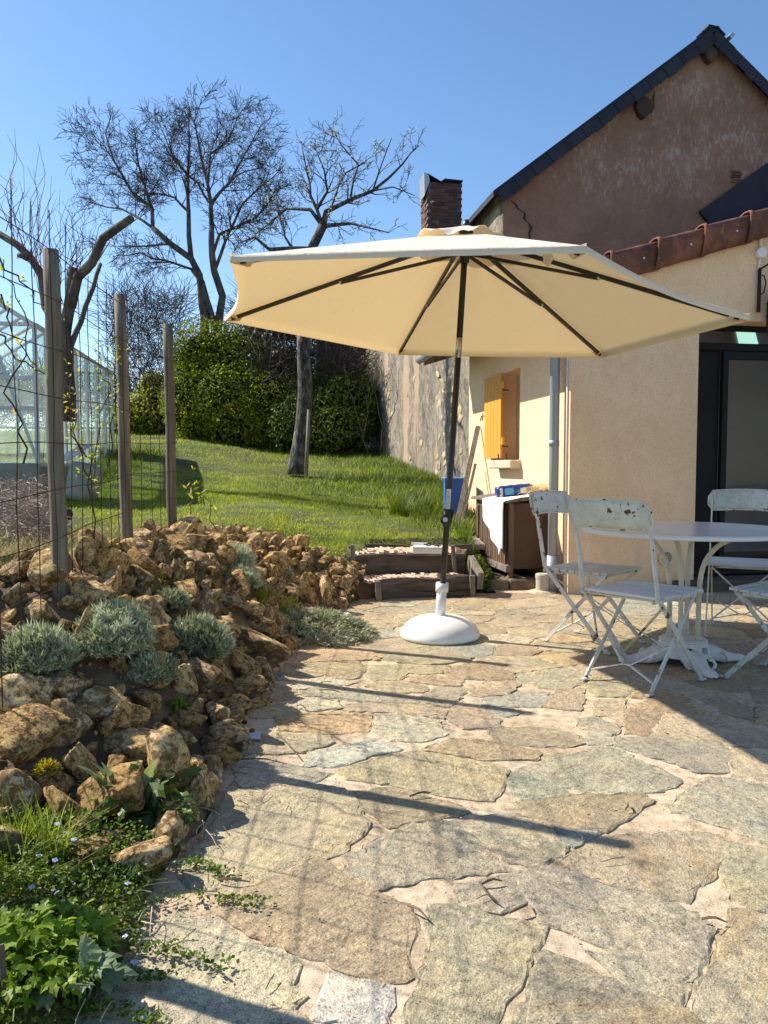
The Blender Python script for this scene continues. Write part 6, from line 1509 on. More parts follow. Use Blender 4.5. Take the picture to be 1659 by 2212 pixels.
# litter on the paving: twigs and dead leaves, loose
lt = MB(); g = np.random.default_rng(14)
for (x0_, y0_, x1_, y1_) in ((1035, 1905, 1078, 1950), (1040, 1910, 1085, 1903), (1100, 1972, 1140, 1948), (1515, 1985, 1570, 1992), (470, 1900, 540, 1905), (880, 1955, 925, 1985), (1355, 1735, 1350, 1750), (885, 1720, 930, 1712), (600, 1585, 650, 1640), (520, 1640, 620, 1650), (690, 1490, 735, 1495), (660, 1530, 640, 1525)):
    a = G(x0_, y0_, .016); b_ = G(x1_, y1_, .016); m_ = (a + b_) / 2 + Vector((g.normal() * .01, g.normal() * .01, .012))
    mm = Vector((g.normal() * .004, g.normal() * .004, .006)); lt.tube([a, a.lerp(b_, .3) + mm, a.lerp(b_, .6) + mm * 1.3, b_], [.003, .0034, .003, .0018], 5)
for i in range(70):
    y = g.uniform(1.5, 6); x = edge_x(y) + abs(g.normal()) * (.25 if g.random() < .7 else 1.4) + .02
    d = Vector((g.normal(), g.normal(), .1)).normalized() * g.uniform(.01, .035); lt.tube([Vector((x, y, .016)) - d, Vector((x, y, .019)), Vector((x, y, .016)) + d], .0014, 4)
o = lt.build('twig_litter', M['lavdry'], None); tag(o, 'small dead twigs scattered over the paving', 'twigs'); o['kind'] = 'stuff'
n = 1500; Y_ = g.uniform(1.2, 5.5, n); X_ = edge_x(Y_) + np.abs(g.normal(size=n)) * np.where(g.random(n) < .5, .12, 1.6) + .02
s_ = g.uniform(.0015, .0045, n); VV = (PV[None] * s_[:, None, None] * g.uniform(.6, 1.3, (n, 1, 3)) + np.stack([X_, Y_, np.full(n, .013)], -1)[:, None]).reshape(-1, 3); FF = (PF[None] + (np.arange(n) * len(PV))[:, None, None]).reshape(-1, 3)
o = mesh_np('grit', VV, FF, M['mortar']); tag(o, 'loose grit and crumbs of mortar on the paving', 'grit'); o['kind'] = 'stuff'

# ------------------------------------------------------------------ fence: posts, rusty mesh, climber
fence = thing('garden_fence', 'rusty wire mesh fence on round weathered wooden posts', 'fence', (-1.35, 3.1, .5))
posts = []
for i, (bx_, by_, tx_, ty_, h_) in enumerate(((128, 1222, 110, 540, .69), (275, 1182, 259, 637, .635), (372, 1138, 363, 700, .685))):
    b_ = G(bx_, by_, h_ - .0); t_ = A(tx_, ty_, b_.y); posts.append((b_, t_))
b_ = Vector((-1.20, 1.85, .06)); t_ = Vector((-1.19, 1.84, 1.93)); posts.insert(0, (b_, t_))
for i, (b_, t_) in enumerate(posts):
    r_ = (.034, .0295, .0295, .031)[i]
    d = (t_ - b_).normalized(); pts = [b_ - d * .3] + [b_.lerp(t_, u) + Vector((.003 * math.sin(u * 9 + i), 0, 0)) for u in np.linspace(0, 1, 7)]
    mb = MB().tube(pts, [r_ * (1.04 - .04 * k / 7) for k in range(8)], 16)
    o = mb.build('post', M['post'], fence, smooth=False); o.data.polygons.foreach_set('use_smooth', [len(p.vertices) == 4 for p in o.data.polygons])
def fence_pt(u, z):
    """u in metres along the fence from the first post"""
    k = 0; segs = [(posts[i + 1][0] - posts[i][0]) for i in range(3)]; ls = [Vector((s.x, s.y)).length for s in segs]
    while k < 2 and u > ls[k]: u -= ls[k]; k += 1
    f = u / ls[k]; a = posts[k][0].lerp(posts[k + 1][0], f)
    return Vector((a.x + .034, a.y, z)), a.z
tot = sum(Vector((posts[i + 1][0] - posts[i][0]).xy).length for i in range(3))
u = .02; us = []
while u < tot: us.append(u); u += .165
g = np.random.default_rng(3)
for u in us:
    p0, gz = fence_pt(u, 0); zt_ = 1.95 + .05 * math.sin(u * 3)
    pts = [Vector((p0.x + g.normal() * .003, p0.y + g.normal() * .003, z)) for z in np.linspace(gz - .03, zt_ + g.uniform(-.02, .10), 7)]
    MB().tube(pts, .0019, 5).build('upright_wire', M['iron_rust'], fence)
for z in np.arange(.25, 2.0, .175):
    pts = []
    for u in np.linspace(0, tot, 22):
        p0, gz = fence_pt(u, 0)
        pts.append(Vector((p0.x + .004, p0.y, z + .10 * min(1, u / 3) + .006 * math.sin(u * 5 + z * 9))))
    ok = [q for q, u in zip(pts, np.linspace(0, tot, 22)) if q.z > fence_pt(u, 0)[1] - .02]
    if len(ok) > 3: MB().tube(ok, .0019, 5).build('cross_wire', M['iron_rust'], fence)
# climber on the fence: thin stems and sparse yellow-green leaves
def climber(label, pts_list, nleaf, m, seed, s=.035):
    g = np.random.default_rng(seed); t = thing('climbing_plant', label, 'climber', tuple(pts_list[0][0])); st = MB(); P = []
    for pts in pts_list:
        q = []
        for i in range(len(pts) - 1):
            for u in np.linspace(0, 1, 6)[:-1]: q.append(Vector(pts[i]).lerp(Vector(pts[i + 1]), u) + Vector((g.normal(), g.normal(), g.normal())) * .012)
        q.append(Vector(pts[-1])); st.tube(q, [.004 * (1 - .6 * k / len(q)) for k in range(len(q))], 5)
        for k in range(int(nleaf / len(pts_list))): c = q[g.integers(len(q) // 4, len(q))]; P.append(np.array(c) + g.normal(size=3) * .022)
    st.build('stems', M['twig'], t); P = np.array(P)
    V, Fc = leaves(P, g.normal(size=P.shape), s, seed, .4); mesh_np('leaves', V, Fc, m, t, kind='stuff')
def FP(x, y, Y): return A(x, y, Y)
climber('climber with yellowing leaves twining left of the nearest post', [[FP(60, 1000, 2.9), FP(20, 840, 2.8), FP(70, 700, 2.9), FP(8, 560, 2.8)], [FP(-20, 700, 2.75), FP(40, 770, 2.85), FP(100, 810, 3.0)], [FP(-10, 560, 2.8), FP(60, 620, 2.9), FP(130, 700, 3.1)], [FP(0, 640, 2.8), FP(30, 720, 2.8), FP(80, 790, 2.9)]], 60, M['yleaf'], 5, .028)
climber('leafy green climber between the two nearest posts', [[FP(205, 1210, 3.6), FP(190, 1000, 3.6), FP(150, 900, 3.4), FP(160, 780, 3.4)], [FP(190, 1050, 3.7), FP(230, 850, 3.9), FP(215, 760, 3.8)], [FP(240, 1000, 4.0), FP(250, 800, 4.1), FP(262, 730, 4.2)], [FP(200, 1100, 3.7), FP(170, 960, 3.5), FP(150, 850, 3.4)]], 170, M['yleaf'], 6, .028)
# ------------------------------------------------------------------ greenhouse
M['alu'] = mat('greenhouse_aluminium', ((.52, .52, .53), (.66, .66, .67)), 3, rough=.5, metal=.1, bst=.0)
gm2, nt, b, vec = newmat('dusty_greenhouse_glass')
tr = N(nt, "ShaderNodeBsdfTransparent"); tr.inputs[0].default_value = (.88, .96, .95, 1)
df = N(nt, "ShaderNodeBsdfTranslucent"); df.inputs[0].default_value = (.75, .84, .82, 1); gl = N(nt, "ShaderNodeBsdfGlossy"); gl.inputs['Roughness'].default_value = .03
m1 = N(nt, "ShaderNodeMixShader"); L(nt, ramp(nt, noise(nt, vec, 2.5, 5, .6), [(.35, (.06,) * 3), (.7, (.26,) * 3)]), m1.inputs[0]); L(nt, tr.outputs[0], m1.inputs[1]); L(nt, df.outputs[0], m1.inputs[2])
m2 = N(nt, "ShaderNodeMixShader"); ff = N(nt, "ShaderNodeFresnel"); L(nt, ff.outputs[0], m2.inputs[0]); L(nt, m1.outputs[0], m2.inputs[1]); L(nt, gl.outputs[0], m2.inputs[2]); L(nt, m2.outputs[0], nt.nodes['Material Output'].inputs[0])
M['ghglass'] = gm2
gn = A(74, 700, 10.3); gf = A(241, 807, 15.6)       # near and far eave corners
gh = thing('greenhouse', 'old glass greenhouse with grey metal bars behind the fence', 'greenhouse', (gn.x, gn.y, .8))
ze = (gn.z + gf.z) / 2; base_z = ze - 1.85
ga = Vector((gn.x, gn.y, 0)); gd = Vector((gf.x - gn.x, gf.y - gn.y, 0)); GLn = gd.length; gd.normalize(); gu = Vector((-gd.y, gd.x, 0))       # gu points left
GW = 2.5; RH = .78
def gp(w_, l_, z): return ga + gu * w_ + gd * l_ + UP * z
NBay = 7
def bar_(a, b_, w_=.042, name='bar'): return MB().bar(a, b_, w_ * 1.15, .045).build(name, M['alu'], gh)
for w_ in (0, GW):
    bar_(gp(w_, 0, ze), gp(w_, GLn, ze), .05); bar_(gp(w_, 0, base_z), gp(w_, GLn, base_z), .06)
    for k in range(NBay + 1): bar_(gp(w_, GLn * k / NBay, base_z), gp(w_, GLn * k / NBay, ze))
    for k in range(NBay + 1): bar_(gp(w_, GLn * k / NBay, ze), gp(GW / 2, GLn * k / NBay, ze + RH))
    for k in range(NBay):
        l0 = GLn * k / NBay + .02; l1 = GLn * (k + 1) / NBay - .02
        if w_ == 0 and k == 2: l1 = l1
        MB().add([tuple(gp(w_, l0, base_z + .03)), tuple(gp(w_, l1, base_z + .03)), tuple(gp(w_, l1, ze - .03)), tuple(gp(w_, l0, ze - .03))], [(0, 1, 2, 3)]).build('pane', M['ghglass'], gh)
        s_ = 1 if w_ == 0 else -1
        e = lambda f, l_: gp(w_ + s_ * GW / 2 * f, l_, ze + RH * f)
        MB().add([tuple(e(.02, l0)), tuple(e(.02, l1)), tuple(e(.98, l1)), tuple(e(.98, l0))], [(0, 1, 2, 3)]).build('roof_pane', M['ghglass'], gh)
bar_(gp(GW / 2, 0, ze + RH), gp(GW / 2, GLn, ze + RH), .05)
for l_ in (0, GLn):
    bar_(gp(0, l_, ze), gp(GW, l_, ze), .05); bar_(gp(0, l_, base_z), gp(GW, l_, base_z), .05); bar_(gp(0, l_, base_z + .75), gp(GW, l_, base_z + .75), .05); bar_(gp(0, l_, base_z + 1.15), gp(GW, l_, base_z + 1.15), .03)
    for f in (.28, .5, .72):
        zz = ze + RH * (1 - abs(f - .5) * 2); bar_(gp(GW * f, l_, base_z), gp(GW * f, l_, zz), .035)
    for f0, f1 in ((0, .28), (.28, .5), (.5, .72), (.72, 1)):
        z0_ = ze + RH * (1 - abs(f0 - .5) * 2); z1_ = ze + RH * (1 - abs(f1 - .5) * 2)
        MB().add([tuple(gp(GW * f0 + .02, l_ + .004, base_z)), tuple(gp(GW * f1 - .02, l_ + .004, base_z)), tuple(gp(GW * f1 - .02, l_ + .004, z1_ - .03)), tuple(gp(GW * f0 + .02, l_ + .004, z0_ - .03))], [(0, 1, 2, 3)]).build('pane', M['ghglass'], gh)
bar_(gp(.02, .02, base_z + .1), gp(GW * .28, .02, ze + .3), .025, 'brace')
MB().prism([gp(-.03, -.03, -.2), gp(GW + .03, -.03, -.2), gp(GW + .03, GLn + .03, -.2), gp(-.03, GLn + .03, -.2)], UP * (base_z + .215)).build('base_wall', mat('mossy_concrete', ((.22, .20, .15), (.36, .33, .27)), 5, bs=30, bst=.5), gh)
# an upturned pale barrel and tools by the greenhouse
tb0 = A(172, 985, 9.6); tag(MB().lathe([(0, 0), (.18, 0), (.20, .1), (.20, .36), (.17, .45), (0, .46)], (tb0.x, tb0.y, Hs(tb0.x, tb0.y) + .02), 22, Matrix.Rotation(.2, 3, 'Y')).build('pale_barrel', mat('stained_pale_plastic', ((.22, .23, .17), (.38, .39, .31)), 4, bst=.2), smooth=True), 'tilted stained pale barrel beside the greenhouse wall', 'barrel')
sp0 = A(133, 995, 9.0); sp1 = A(188, 960, 9.6); tag(MB().bar(sp0, sp1, .16, .01).build('metal_chute', M['zinc']), 'grey metal gutter piece propped on the pale barrel', 'gutter')
# ------------------------------------------------------------------ trees
def grow(g, start, d, length, r0, level, P, out, drop):
    """a wandering branch that carries side shoots"""
    n = max(3, int(length / P['seg'][level])); pts = [start]; p = start.copy(); d = d.normalized(); rad = [r0]
    for i in range(n):
        d = (d + Vector((g.normal(), g.normal(), g.normal())) * P['wander'][level] + UP * P['up'][level]).normalized(); p = p + d * (length / n); pts.append(p.copy()); rad.append(max(r0 * (1 - .8 * (i + 1) / n), P['rmin']))
    out.append((pts, rad))
    if level + 1 < len(P['seg']):
        k = g.poisson(P['n'][level] * (length / P['len'][level]))
        for _ in range(k):
            u = g.uniform(.2, 1.0); i = min(n - 1, int(u * n)); q = pts[i].lerp(pts[i + 1], u * n - i); dd = (pts[i + 1] - pts[i]).normalized(); s, w = frame_from(dd); a = g.uniform(0, 6.28)
            an = g.uniform(*P['ang']); nd = dd * math.cos(an) + (s * math.cos(a) + w * math.sin(a)) * math.sin(an)
            grow(g, q, nd, P['len'][level + 1] * g.uniform(.45, 1.15), max(rad[i] * .55, P['rmin']) if level < 1 else max(rad[i] * .6, P['rmin']), level + 1, P, out, drop)
def limb_pts(px, Y, dY=0, off=0):
    n = len(px); return [A(x, y, Y + dY * (i / max(1, n - 1)) ** 1.2) for i, (x, y) in enumerate(px)]
def resample(pts, step, g, jit):
    out = [pts[0]]
    for a, b_ in zip(pts[:-1], pts[1:]):
        k = max(1, int((b_ - a).length / step))
        for j in range(1, k + 1): out.append(a.lerp(b_, j / k) + Vector((g.normal(), g.normal(), g.normal())) * jit)
    return out
def tree(name, label, limbs, trunk_n, bark, twigm, P, seed, Y, zoom, cat='tree', twig_sides=3, group=None):
    g = np.random.default_rng(seed); x0_, y0_, k = zoom
    tr = MB(); crown = []; base = None
    done = []
    for li, (px, r0, r1, dY) in enumerate(limbs):
        pts = resample(limb_pts([(x0_ + k * a, y0_ + k * b_) for a, b_ in px], Y, dY), .35 * Y / 20, g, .02 * Y / 20)
        if done and li >= trunk_n - 1:
            q = min(done, key=lambda c: (c - pts[0]).length)
            if (q - pts[0]).length < .05 * Y: off = q - pts[0]; pts = [p + off * max(0, 1 - i / 4) for i, p in enumerate(pts)]
        done += pts
        n = len(pts); rad = [r0 + (r1 - r0) * (i / (n - 1)) for i in range(n)]
        if base is None: base = pts[0]; 
        tr.tube(pts, rad, 8 if r0 > .04 else 6)
        if li < trunk_n: continue
        kk = g.poisson(P['n0'] * sum((pts[i + 1] - pts[i]).length for i in range(n - 1)))
        for _ in range(kk):
            u = g.uniform(.08, 1.0) ** .8; i = min(n - 2, int(u * (n - 1))); q = pts[i].lerp(pts[i + 1], g.random()); dd = (pts[i + 1] - pts[i]).normalized(); s, w = frame_from(dd); a = g.uniform(0, 6.28); an = g.uniform(*P['ang'])
            grow(g, q, dd * math.cos(an) + (s * math.cos(a) + w * math.sin(a)) * math.sin(an), P['len'][0] * g.uniform(.4, 1.1) * (1 - .78 * u), max(rad[i] * .45, P['rmin'] * 1.5), 0, P, crown, 0)
    t = thing(name, label, cat, (base.x, base.y, Hs(base.x, base.y)), group)
    tr.build('trunk', bark, t, smooth=True)
    # tubes of the crown, all in one go
    cm_ = MB()
    for pts, rad in crown: cm_.tube(pts, rad, twig_sides, cap=False)
    cm_.build('crown', twigm, t)
    return t, crown
ZB = (137.2, 164.6, .496)
bigP = dict(seg=(.30, .22, .16), wander=(.10, .13, .17), up=(.04, .04, .02), n=(8.0, 5.5, 0), len=(1.6, .70, .32), ang=(.45, 1.15), rmin=.0064, n0=6.5)
limbs = [([(620, 1180), (615, 1050), (590, 860), (550, 800), (470, 730), (390, 660)], .17, .085, 0),
         ([(660, 1180), (650, 1040), (600, 900), (560, 840)], .12, .09, 0), ([(760, 1150), (720, 950), (650, 850), (640, 650)], .15, .09, -.5),
         ([(390, 660), (385, 580), (300, 500), (210, 350), (190, 250), (215, 150)], .07, .012, 1), ([(385, 600), (340, 450), (320, 300), (310, 220)], .05, .010, -1.5),
         ([(555, 800), (540, 700), (545, 600), (540, 400), (545, 250), (545, 130)], .09, .012, 1.5), ([(640, 650), (630, 480), (600, 350), (570, 200), (600, 90)], .08, .010, -1),
         ([(640, 600), (720, 480), (800, 320), (850, 230), (880, 190)], .06, .010, 1), ([(630, 500), (640, 350), (720, 280), (760, 180), (800, 120)], .045, .009, 2),
         ([(560, 840), (440, 800), (330, 770), (230, 780)], .045, .012, -2), ([(470, 730), (330, 740), (200, 740)], .04, .01, 2), ([(385, 650), (300, 590), (200, 570), (100, 550)], .05, .01, 2),
         ([(700, 800), (720, 700), (850, 620), (920, 500), (980, 470)], .06, .01, 1), ([(690, 850), (730, 700), (780, 560), (860, 480), (950, 400)], .06, .01, -2), ([(545, 600), (480, 530), (390, 510), (300, 530)], .05, .01, 2),
         ([(600, 560), (560, 470), (480, 350), (420, 200), (400, 150)], .045, .009, 2), ([(210, 350), (150, 250), (80, 200)], .02, .007, 0), ([(250, 420), (170, 380), (110, 400)], .02, .007, 0), ([(700, 500), (780, 430), (860, 400), (930, 300)], .03, .008, 2), ([(540, 420), (460, 330), (400, 240)], .03, .008, -2)]
tree('large_bare_tree', 'largest bare spreading tree against the blue sky behind the bushes', limbs, 3, M['bark'], M['twig'], bigP, 4, 26, ZB)
frP = dict(seg=(.14, .10, .08), wander=(.17, .2, .22), up=(.06, .06, .05), n=(4.5, 3.5, 0), len=(.75, .34, .15), ang=(.5, 1.2), rmin=.0038, n0=7.5)
limbs = [([(1012, 1735), (1015, 1700), (1030, 1600), (1052, 1450), (1050, 1300), (1042, 1120)], .15, .10, 0), ([(1042, 1120), (1060, 900), (1080, 760), (1130, 650)], .10, .075, 0),
         ([(1130, 650), (1080, 520), (1060, 400), (1035, 280)], .035, .007, .5), ([(1150, 600), (1180, 520), (1160, 420), (1110, 330)], .03, .007, -.5), ([(1135, 650), (1150, 590), (1250, 530), (1350, 500), (1420, 440), (1470, 380), (1550, 300)], .05, .007, .6), ([(1350, 500), (1440, 480), (1530, 520)], .016, .006, 0),
         ([(1350, 500), (1390, 380), (1430, 270)], .018, .006, -.4), ([(1220, 480), (1270, 350), (1200, 290), (1180, 230)], .02, .006, .8), ([(1140, 640), (1260, 640), (1330, 660), (1420, 690)], .04, .008, -.5), ([(1120, 660), (1070, 590), (970, 580), (900, 640), (830, 700)], .04, .008, .6), ([(1085, 730), (1000, 730), (900, 740), (830, 690), (760, 720)], .055, .008, -.6),
         ([(1050, 1050), (1150, 1000), (1260, 1040), (1330, 1120)], .04, .008, -.8), ([(1045, 1080), (950, 1040), (850, 1080), (800, 1180)], .04, .008, -.6), ([(1060, 900), (960, 860), (880, 900)], .04, .008, 0), ([(1075, 800), (1180, 820), (1280, 860)], .04, .008, -.5), ([(990, 730), (965, 690), (960, 640), (930, 600), (925, 540), (890, 500)], .022, .006, .5), ([(1140, 620), (1230, 420), (1330, 360)], .025, .006, 1.0)]
frt, crown = tree('fruit_tree', 'leaning old fruit tree with lichen grey trunk on the lawn behind the parasol', limbs, 2, M['bark_grey'], M['twig'], frP, 9, 13, ZB)
g = np.random.default_rng(2); P = []
for pts, rad in crown:
    if g.random() < .30 and rad[0] < .012: P.append(np.array(pts[g.integers(1, len(pts))]) + g.normal(size=3) * .015)
P = np.array(P); V, Fc = join([leaves(P + g.normal(size=P.shape) * .012, g.normal(size=P.shape), .030, 50 + k, .8) for k in range(3)])
mesh_np('blossom', V, Fc, leafmat('white_blossom', ((.42, .42, .34), (.66, .66, .58)), .4, .6, tcol=(1, 1, .95)), frt, kind='stuff')
stq = A(660, 1026, 12.7); tag(MB().tube([Vector((stq.x, stq.y, Hs(stq.x, stq.y) - .1)), A(664, 960, 12.75), A(667, 885, 12.8)], [.035, .03, .026], 8).build('tree_stake', M['old_wood'], smooth=True), 'short weathered stake beside the leaning fruit tree trunk', 'stake')
# pollarded tree at left with long straight shoots
ZL = (0, 329.2, .372)
limbs = [([(400, 1560), (395, 1400), (392, 1250), (375, 1000), (410, 850), (425, 670)], .115, .08, 0), ([(410, 900), (450, 720), (540, 640), (600, 500), (680, 430), (760, 385)], .085, .055, -.5), ([(385, 1050), (270, 900), (235, 720), (170, 620), (100, 540), (0, 470), (-80, 440)], .085, .045, .5), ([(400, 1200), (440, 1050), (500, 900), (540, 780), (580, 640)], .05, .03, .6), ([(160, 620), (120, 600), (105, 590)], .04, .04, 0), ([(400, 860), (430, 760), (520, 700), (640, 520)], .02, .006, .3)]
poP = dict(seg=(.3, .2), wander=(.05, .1), up=(.05, .03), n=(1.2, 0), len=(1.1, .5), ang=(.3, .8), rmin=.004, n0=.6)
plt, _c = tree('pollarded_tree', 'pruned dark tree with sawn limbs and long thin shoots beyond the greenhouse', limbs, 6, M['bark'], M['sprout'], poP, 12, 11.6, ZL)
g = np.random.default_rng(5); sp = MB()
for i in range(62):
    u = g.random(); bx_, by_ = [(430, 690), (230, 700), (120, 560), (60, 510), (350, 760), (200, 640), (520, 640), (280, 880)][g.integers(8)]
    lean = g.normal() * 95 + (bx_ - 270) * .15; L_ = g.uniform(250, 680) * (1 if bx_ < 300 else .8)
    pts = [A(.372 * (bx_ + g.normal() * 35 + lean * v + 12 * math.sin(v * 5 + i)), 329.2 + .372 * (by_ + g.normal() * 20 - L_ * v), 11.6 + g.normal() * .4 * v) for v in (0, .25, .5, .75, 1)]
    sp.tube(pts, [.007, .006, .005, .004, .0025], 3)
sp.build('shoots', M['sprout'], plt)
# bare scrub: one mass, between the greenhouse and the bush
def scrub(name, label, boxes, n, seed, m, seg=.35, r_=.006, stuff=True, cat='scrub', ln=1.2):
    g = np.random.default_rng(seed); mb = MB()
    for (x0_, y0_, x1_, y1_, Y0, Y1) in boxes:
        for i in range(n):
            Y = g.uniform(Y0, Y1); u = g.random(); x = x0_ + (x1_ - x0_) * u; yb = y0_ + (y1_ - y0_) * g.random() ** .8
            p = A(x, yb, Y); d = Vector((g.normal() * .7, g.normal() * .5, abs(g.normal()) * .8 + .1)).normalized(); pts = [p]
            for k in range(4): d = (d + Vector((g.normal(), g.normal(), g.normal())) * .35).normalized(); p = p + d * ln * .25 * g.uniform(.6, 1.3); pts.append(p)
            mb.tube(pts, [r_ * 1.3, r_ * 1.1, r_, r_ * .8, r_ * .5], 3, cap=False)
    o = mb.build(name, m); tag(o, label, cat)
    if stuff: o['kind'] = 'stuff'
    return o
scrub('bare_scrub', 'tangle of bare scrub behind the fence between greenhouse and bush', [(235, 900, 400, 640, 20, 26), (560, 860, 790, 760, 18, 22), (540, 740, 640, 690, 19, 22)], 1150, 3, M['twig'], r_=.007)
scrub('distant_scrub', 'far line of bare scrub and trees behind the greenhouse', [(-260, 940, 330, 850, 45, 60), (-200, 900, 120, 850, 40, 50)], 900, 4, M['twig'], r_=.022, ln=3.2, cat='treeline')
# pile of dry brush behind the fence
g = np.random.default_rng(6); mb = MB()
for i in range(1900):
    y = g.uniform(4.2, 7.4); x = -.425 * y - abs(g.normal()) * .32
    z = Hs(x, y) + g.random() * (.50 - .06 * (7.4 - y)) * min(1, (-.40 * y - x) * 3) + .02; d = Vector((g.normal(), g.normal(), g.normal() * .55)).normalized() * g.uniform(.06, .28)
    p = Vector((x, y, z)); mb.tube([p - d * .5, p + Vector((g.normal(), g.normal(), g.normal())) * .02, p + d * .5], [.0035, .003, .002], 3, cap=False)
o = mb.build('brush_pile', mat('dead_brush', ((.22, .17, .14), (.44, .36, .29)), 9, bst=0)); tag(o, 'heap of dry brown brush behind the wire fence', 'brushwood'); o['kind'] = 'stuff'
for i, (a, b_) in enumerate((((20, 1205, 4.6), (118, 1140, 5.4)), ((60, 1130, 6.0), (150, 1110, 6.3)))):
    A_, B_ = A(*a), A(*b_); tag(MB().tube([A_, (A_ + B_) / 2 + Vector((0, 0, .02)), B_], [.06, .055, .05], 9).build('fallen_log', M['bark'], smooth=True), ('thick fallen log lying low behind the nearest fence post', 'thinner log lying farther back under the dry brush')[i], 'log')

# ------------------------------------------------------------------ hedges and bushes: leaf clouds round a twiggy core
def bush(name, label, blobs, n, size, m, seed, cat='bush', core=.72, stuffpart=True):
    g = np.random.default_rng(seed); c0_ = blobs[0]; t = thing(name, label, cat, (c0_[0], c0_[1], Hs(c0_[0], c0_[1])))
    P, Nn = [], []; w = np.array([b_[3] * b_[4] + b_[3] * b_[5] for b_ in blobs]); w = w / w.sum()
    for (x, y, z, rx, ry, rz_), k in zip(blobs, (w * n).astype(int)):
        D = g.normal(size=(k, 3)); D /= np.linalg.norm(D, axis=1)[:, None]
        lum = 1 + .24 * vnoise(D, seed + 1, 3.0) + .12 * vnoise(D, seed + 2, 8)
        q = (1 - g.random(k) ** 2 * .35) * lum + g.normal(size=k) * .03
        P.append(np.array([x, y, z]) + D * np.array([rx, ry, rz_]) * q[:, None]); Nn.append(D + g.normal(size=(k, 3)) * .7 + np.array([0, 0, .3]))
    P = np.concatenate(P); Nn = np.concatenate(Nn); ok = P[:, 2] > ground_h(P[:, 0], P[:, 1]) - .02; P, Nn = P[ok], Nn[ok]
    V, Fc = leaves(P, Nn, size, seed, .62); mesh_np('foliage', V, Fc, m, t, kind='stuff')
    mb = MB()
    for (x, y, z, rx, ry, rz_) in blobs:
        for i in range(26):
            D = Vector((g.normal(), g.normal(), abs(g.normal()) * .8)).normalized(); gz = Hs(x, y)
            tip = Vector((x + D.x * rx * .95, y + D.y * ry * .95, z + D.z * rz_ * .95)); mb.tube([Vector((x + g.normal() * rx * .2, y, gz)), Vector((x, y, z)) + Vector((D.x * rx, D.y * ry, 0)) * .3, tip], [.03, .018, .004], 4, cap=False)
    mb.build('branches', M['bark'], t)
    # inner leaf mass against see-through, the bush's inner shade put into its colour
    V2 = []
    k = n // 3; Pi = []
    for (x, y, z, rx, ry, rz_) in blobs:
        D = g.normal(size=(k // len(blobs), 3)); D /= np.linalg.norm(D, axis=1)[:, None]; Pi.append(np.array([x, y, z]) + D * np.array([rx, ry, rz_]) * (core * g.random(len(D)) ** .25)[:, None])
    Pi = np.concatenate(Pi); V, Fc = leaves(Pi, g.normal(size=Pi.shape), size * 2.2, seed + 9, .8); mesh_np('inner_foliage', V, Fc, M['shadeleaf'], t, kind='stuff')
    return t
M['hedge'] = leafmat('hedge_leaf', ((.05, .075, .008), (.15, .185, .012), (.36, .38, .03)), .38, .6, .8, spec=.15)
M['ivy'] = leafmat('ivy_leaf', ((.03, .055, .010), (.07, .11, .014), (.16, .20, .03)), .28, .6, 1.0, spec=.15)
M['shadeleaf'] = leafmat('shade_dark_leaf', ((.015, .028, .008), (.03, .05, .012)), .15, .6, 1.0)  # darker leaf colour standing in for shade inside the bushes
M['ybush'] = leafmat('yellow_bush_leaf', ((.22, .26, .02), (.40, .42, .05)), .45, .5, 1.0)
def at_(x, y, Y): p = A(x, y, Y); return p.x, Y, p.z
B = []
for (x, y, Y, rx, ry, rz_) in ((455, 790, 20.5, 1.1, 1.2, 1.15), (520, 790, 20.2, 1.1, 1.1, 1.1), (430, 880, 20, 1.0, 1.2, 1.1), (520, 890, 19.6, 1.2, 1.2, 1.2), (590, 830, 20.2, 1.0, 1.0, 1.1), (600, 900, 19.4, 1.1, 1.1, 1.0)): B.append((*at_(x, y, Y), rx, ry, rz_))
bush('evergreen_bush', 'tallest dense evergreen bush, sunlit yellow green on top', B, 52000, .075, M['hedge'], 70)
B = []
for (x, y, Y, rx, ry, rz_) in ((690, 880, 19.0, 1.1, 1.0, 1.05), (750, 890, 18.5, .95, 1.0, .9), (660, 920, 18.6, 1.0, 1.0, .8), (735, 930, 18, .8, .8, .6)): B.append((*at_(x, y, Y), rx, ry, rz_))
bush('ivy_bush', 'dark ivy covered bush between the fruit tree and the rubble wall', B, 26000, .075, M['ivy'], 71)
B = [(*at_(x, y, Y), rx, .7, rz_) for (x, y, Y, rx, rz_) in ((300, 900, 22, .75, .65), (340, 885, 22, .7, .75), (335, 840, 22.5, .45, .5), (275, 930, 22, .5, .5))]
bush('yellow_bush', 'loose yellow leaved bush behind the farthest fence post', B, 6500, .085, M['ybush'], 72)
# low ivy by the steps, weeds
pz = G(1018, 1225, .18); B = [(pz.x, pz.y + .15, .14, .16, .3, .14), (pz.x + .08, pz.y - .05, .08, .12, .2, .10), (pz.x - .03, pz.y + .5, .22, .16, .2, .10), (pz.x - .06, pz.y - .25, .06, .09, .12, .06)]
bush('ivy_clump', 'small dark ivy growing between the steps and the cabinet', B, 3400, .036, M['ivy'], 73, cat='ivy')
pz = A(232, 1010, 10.5); 
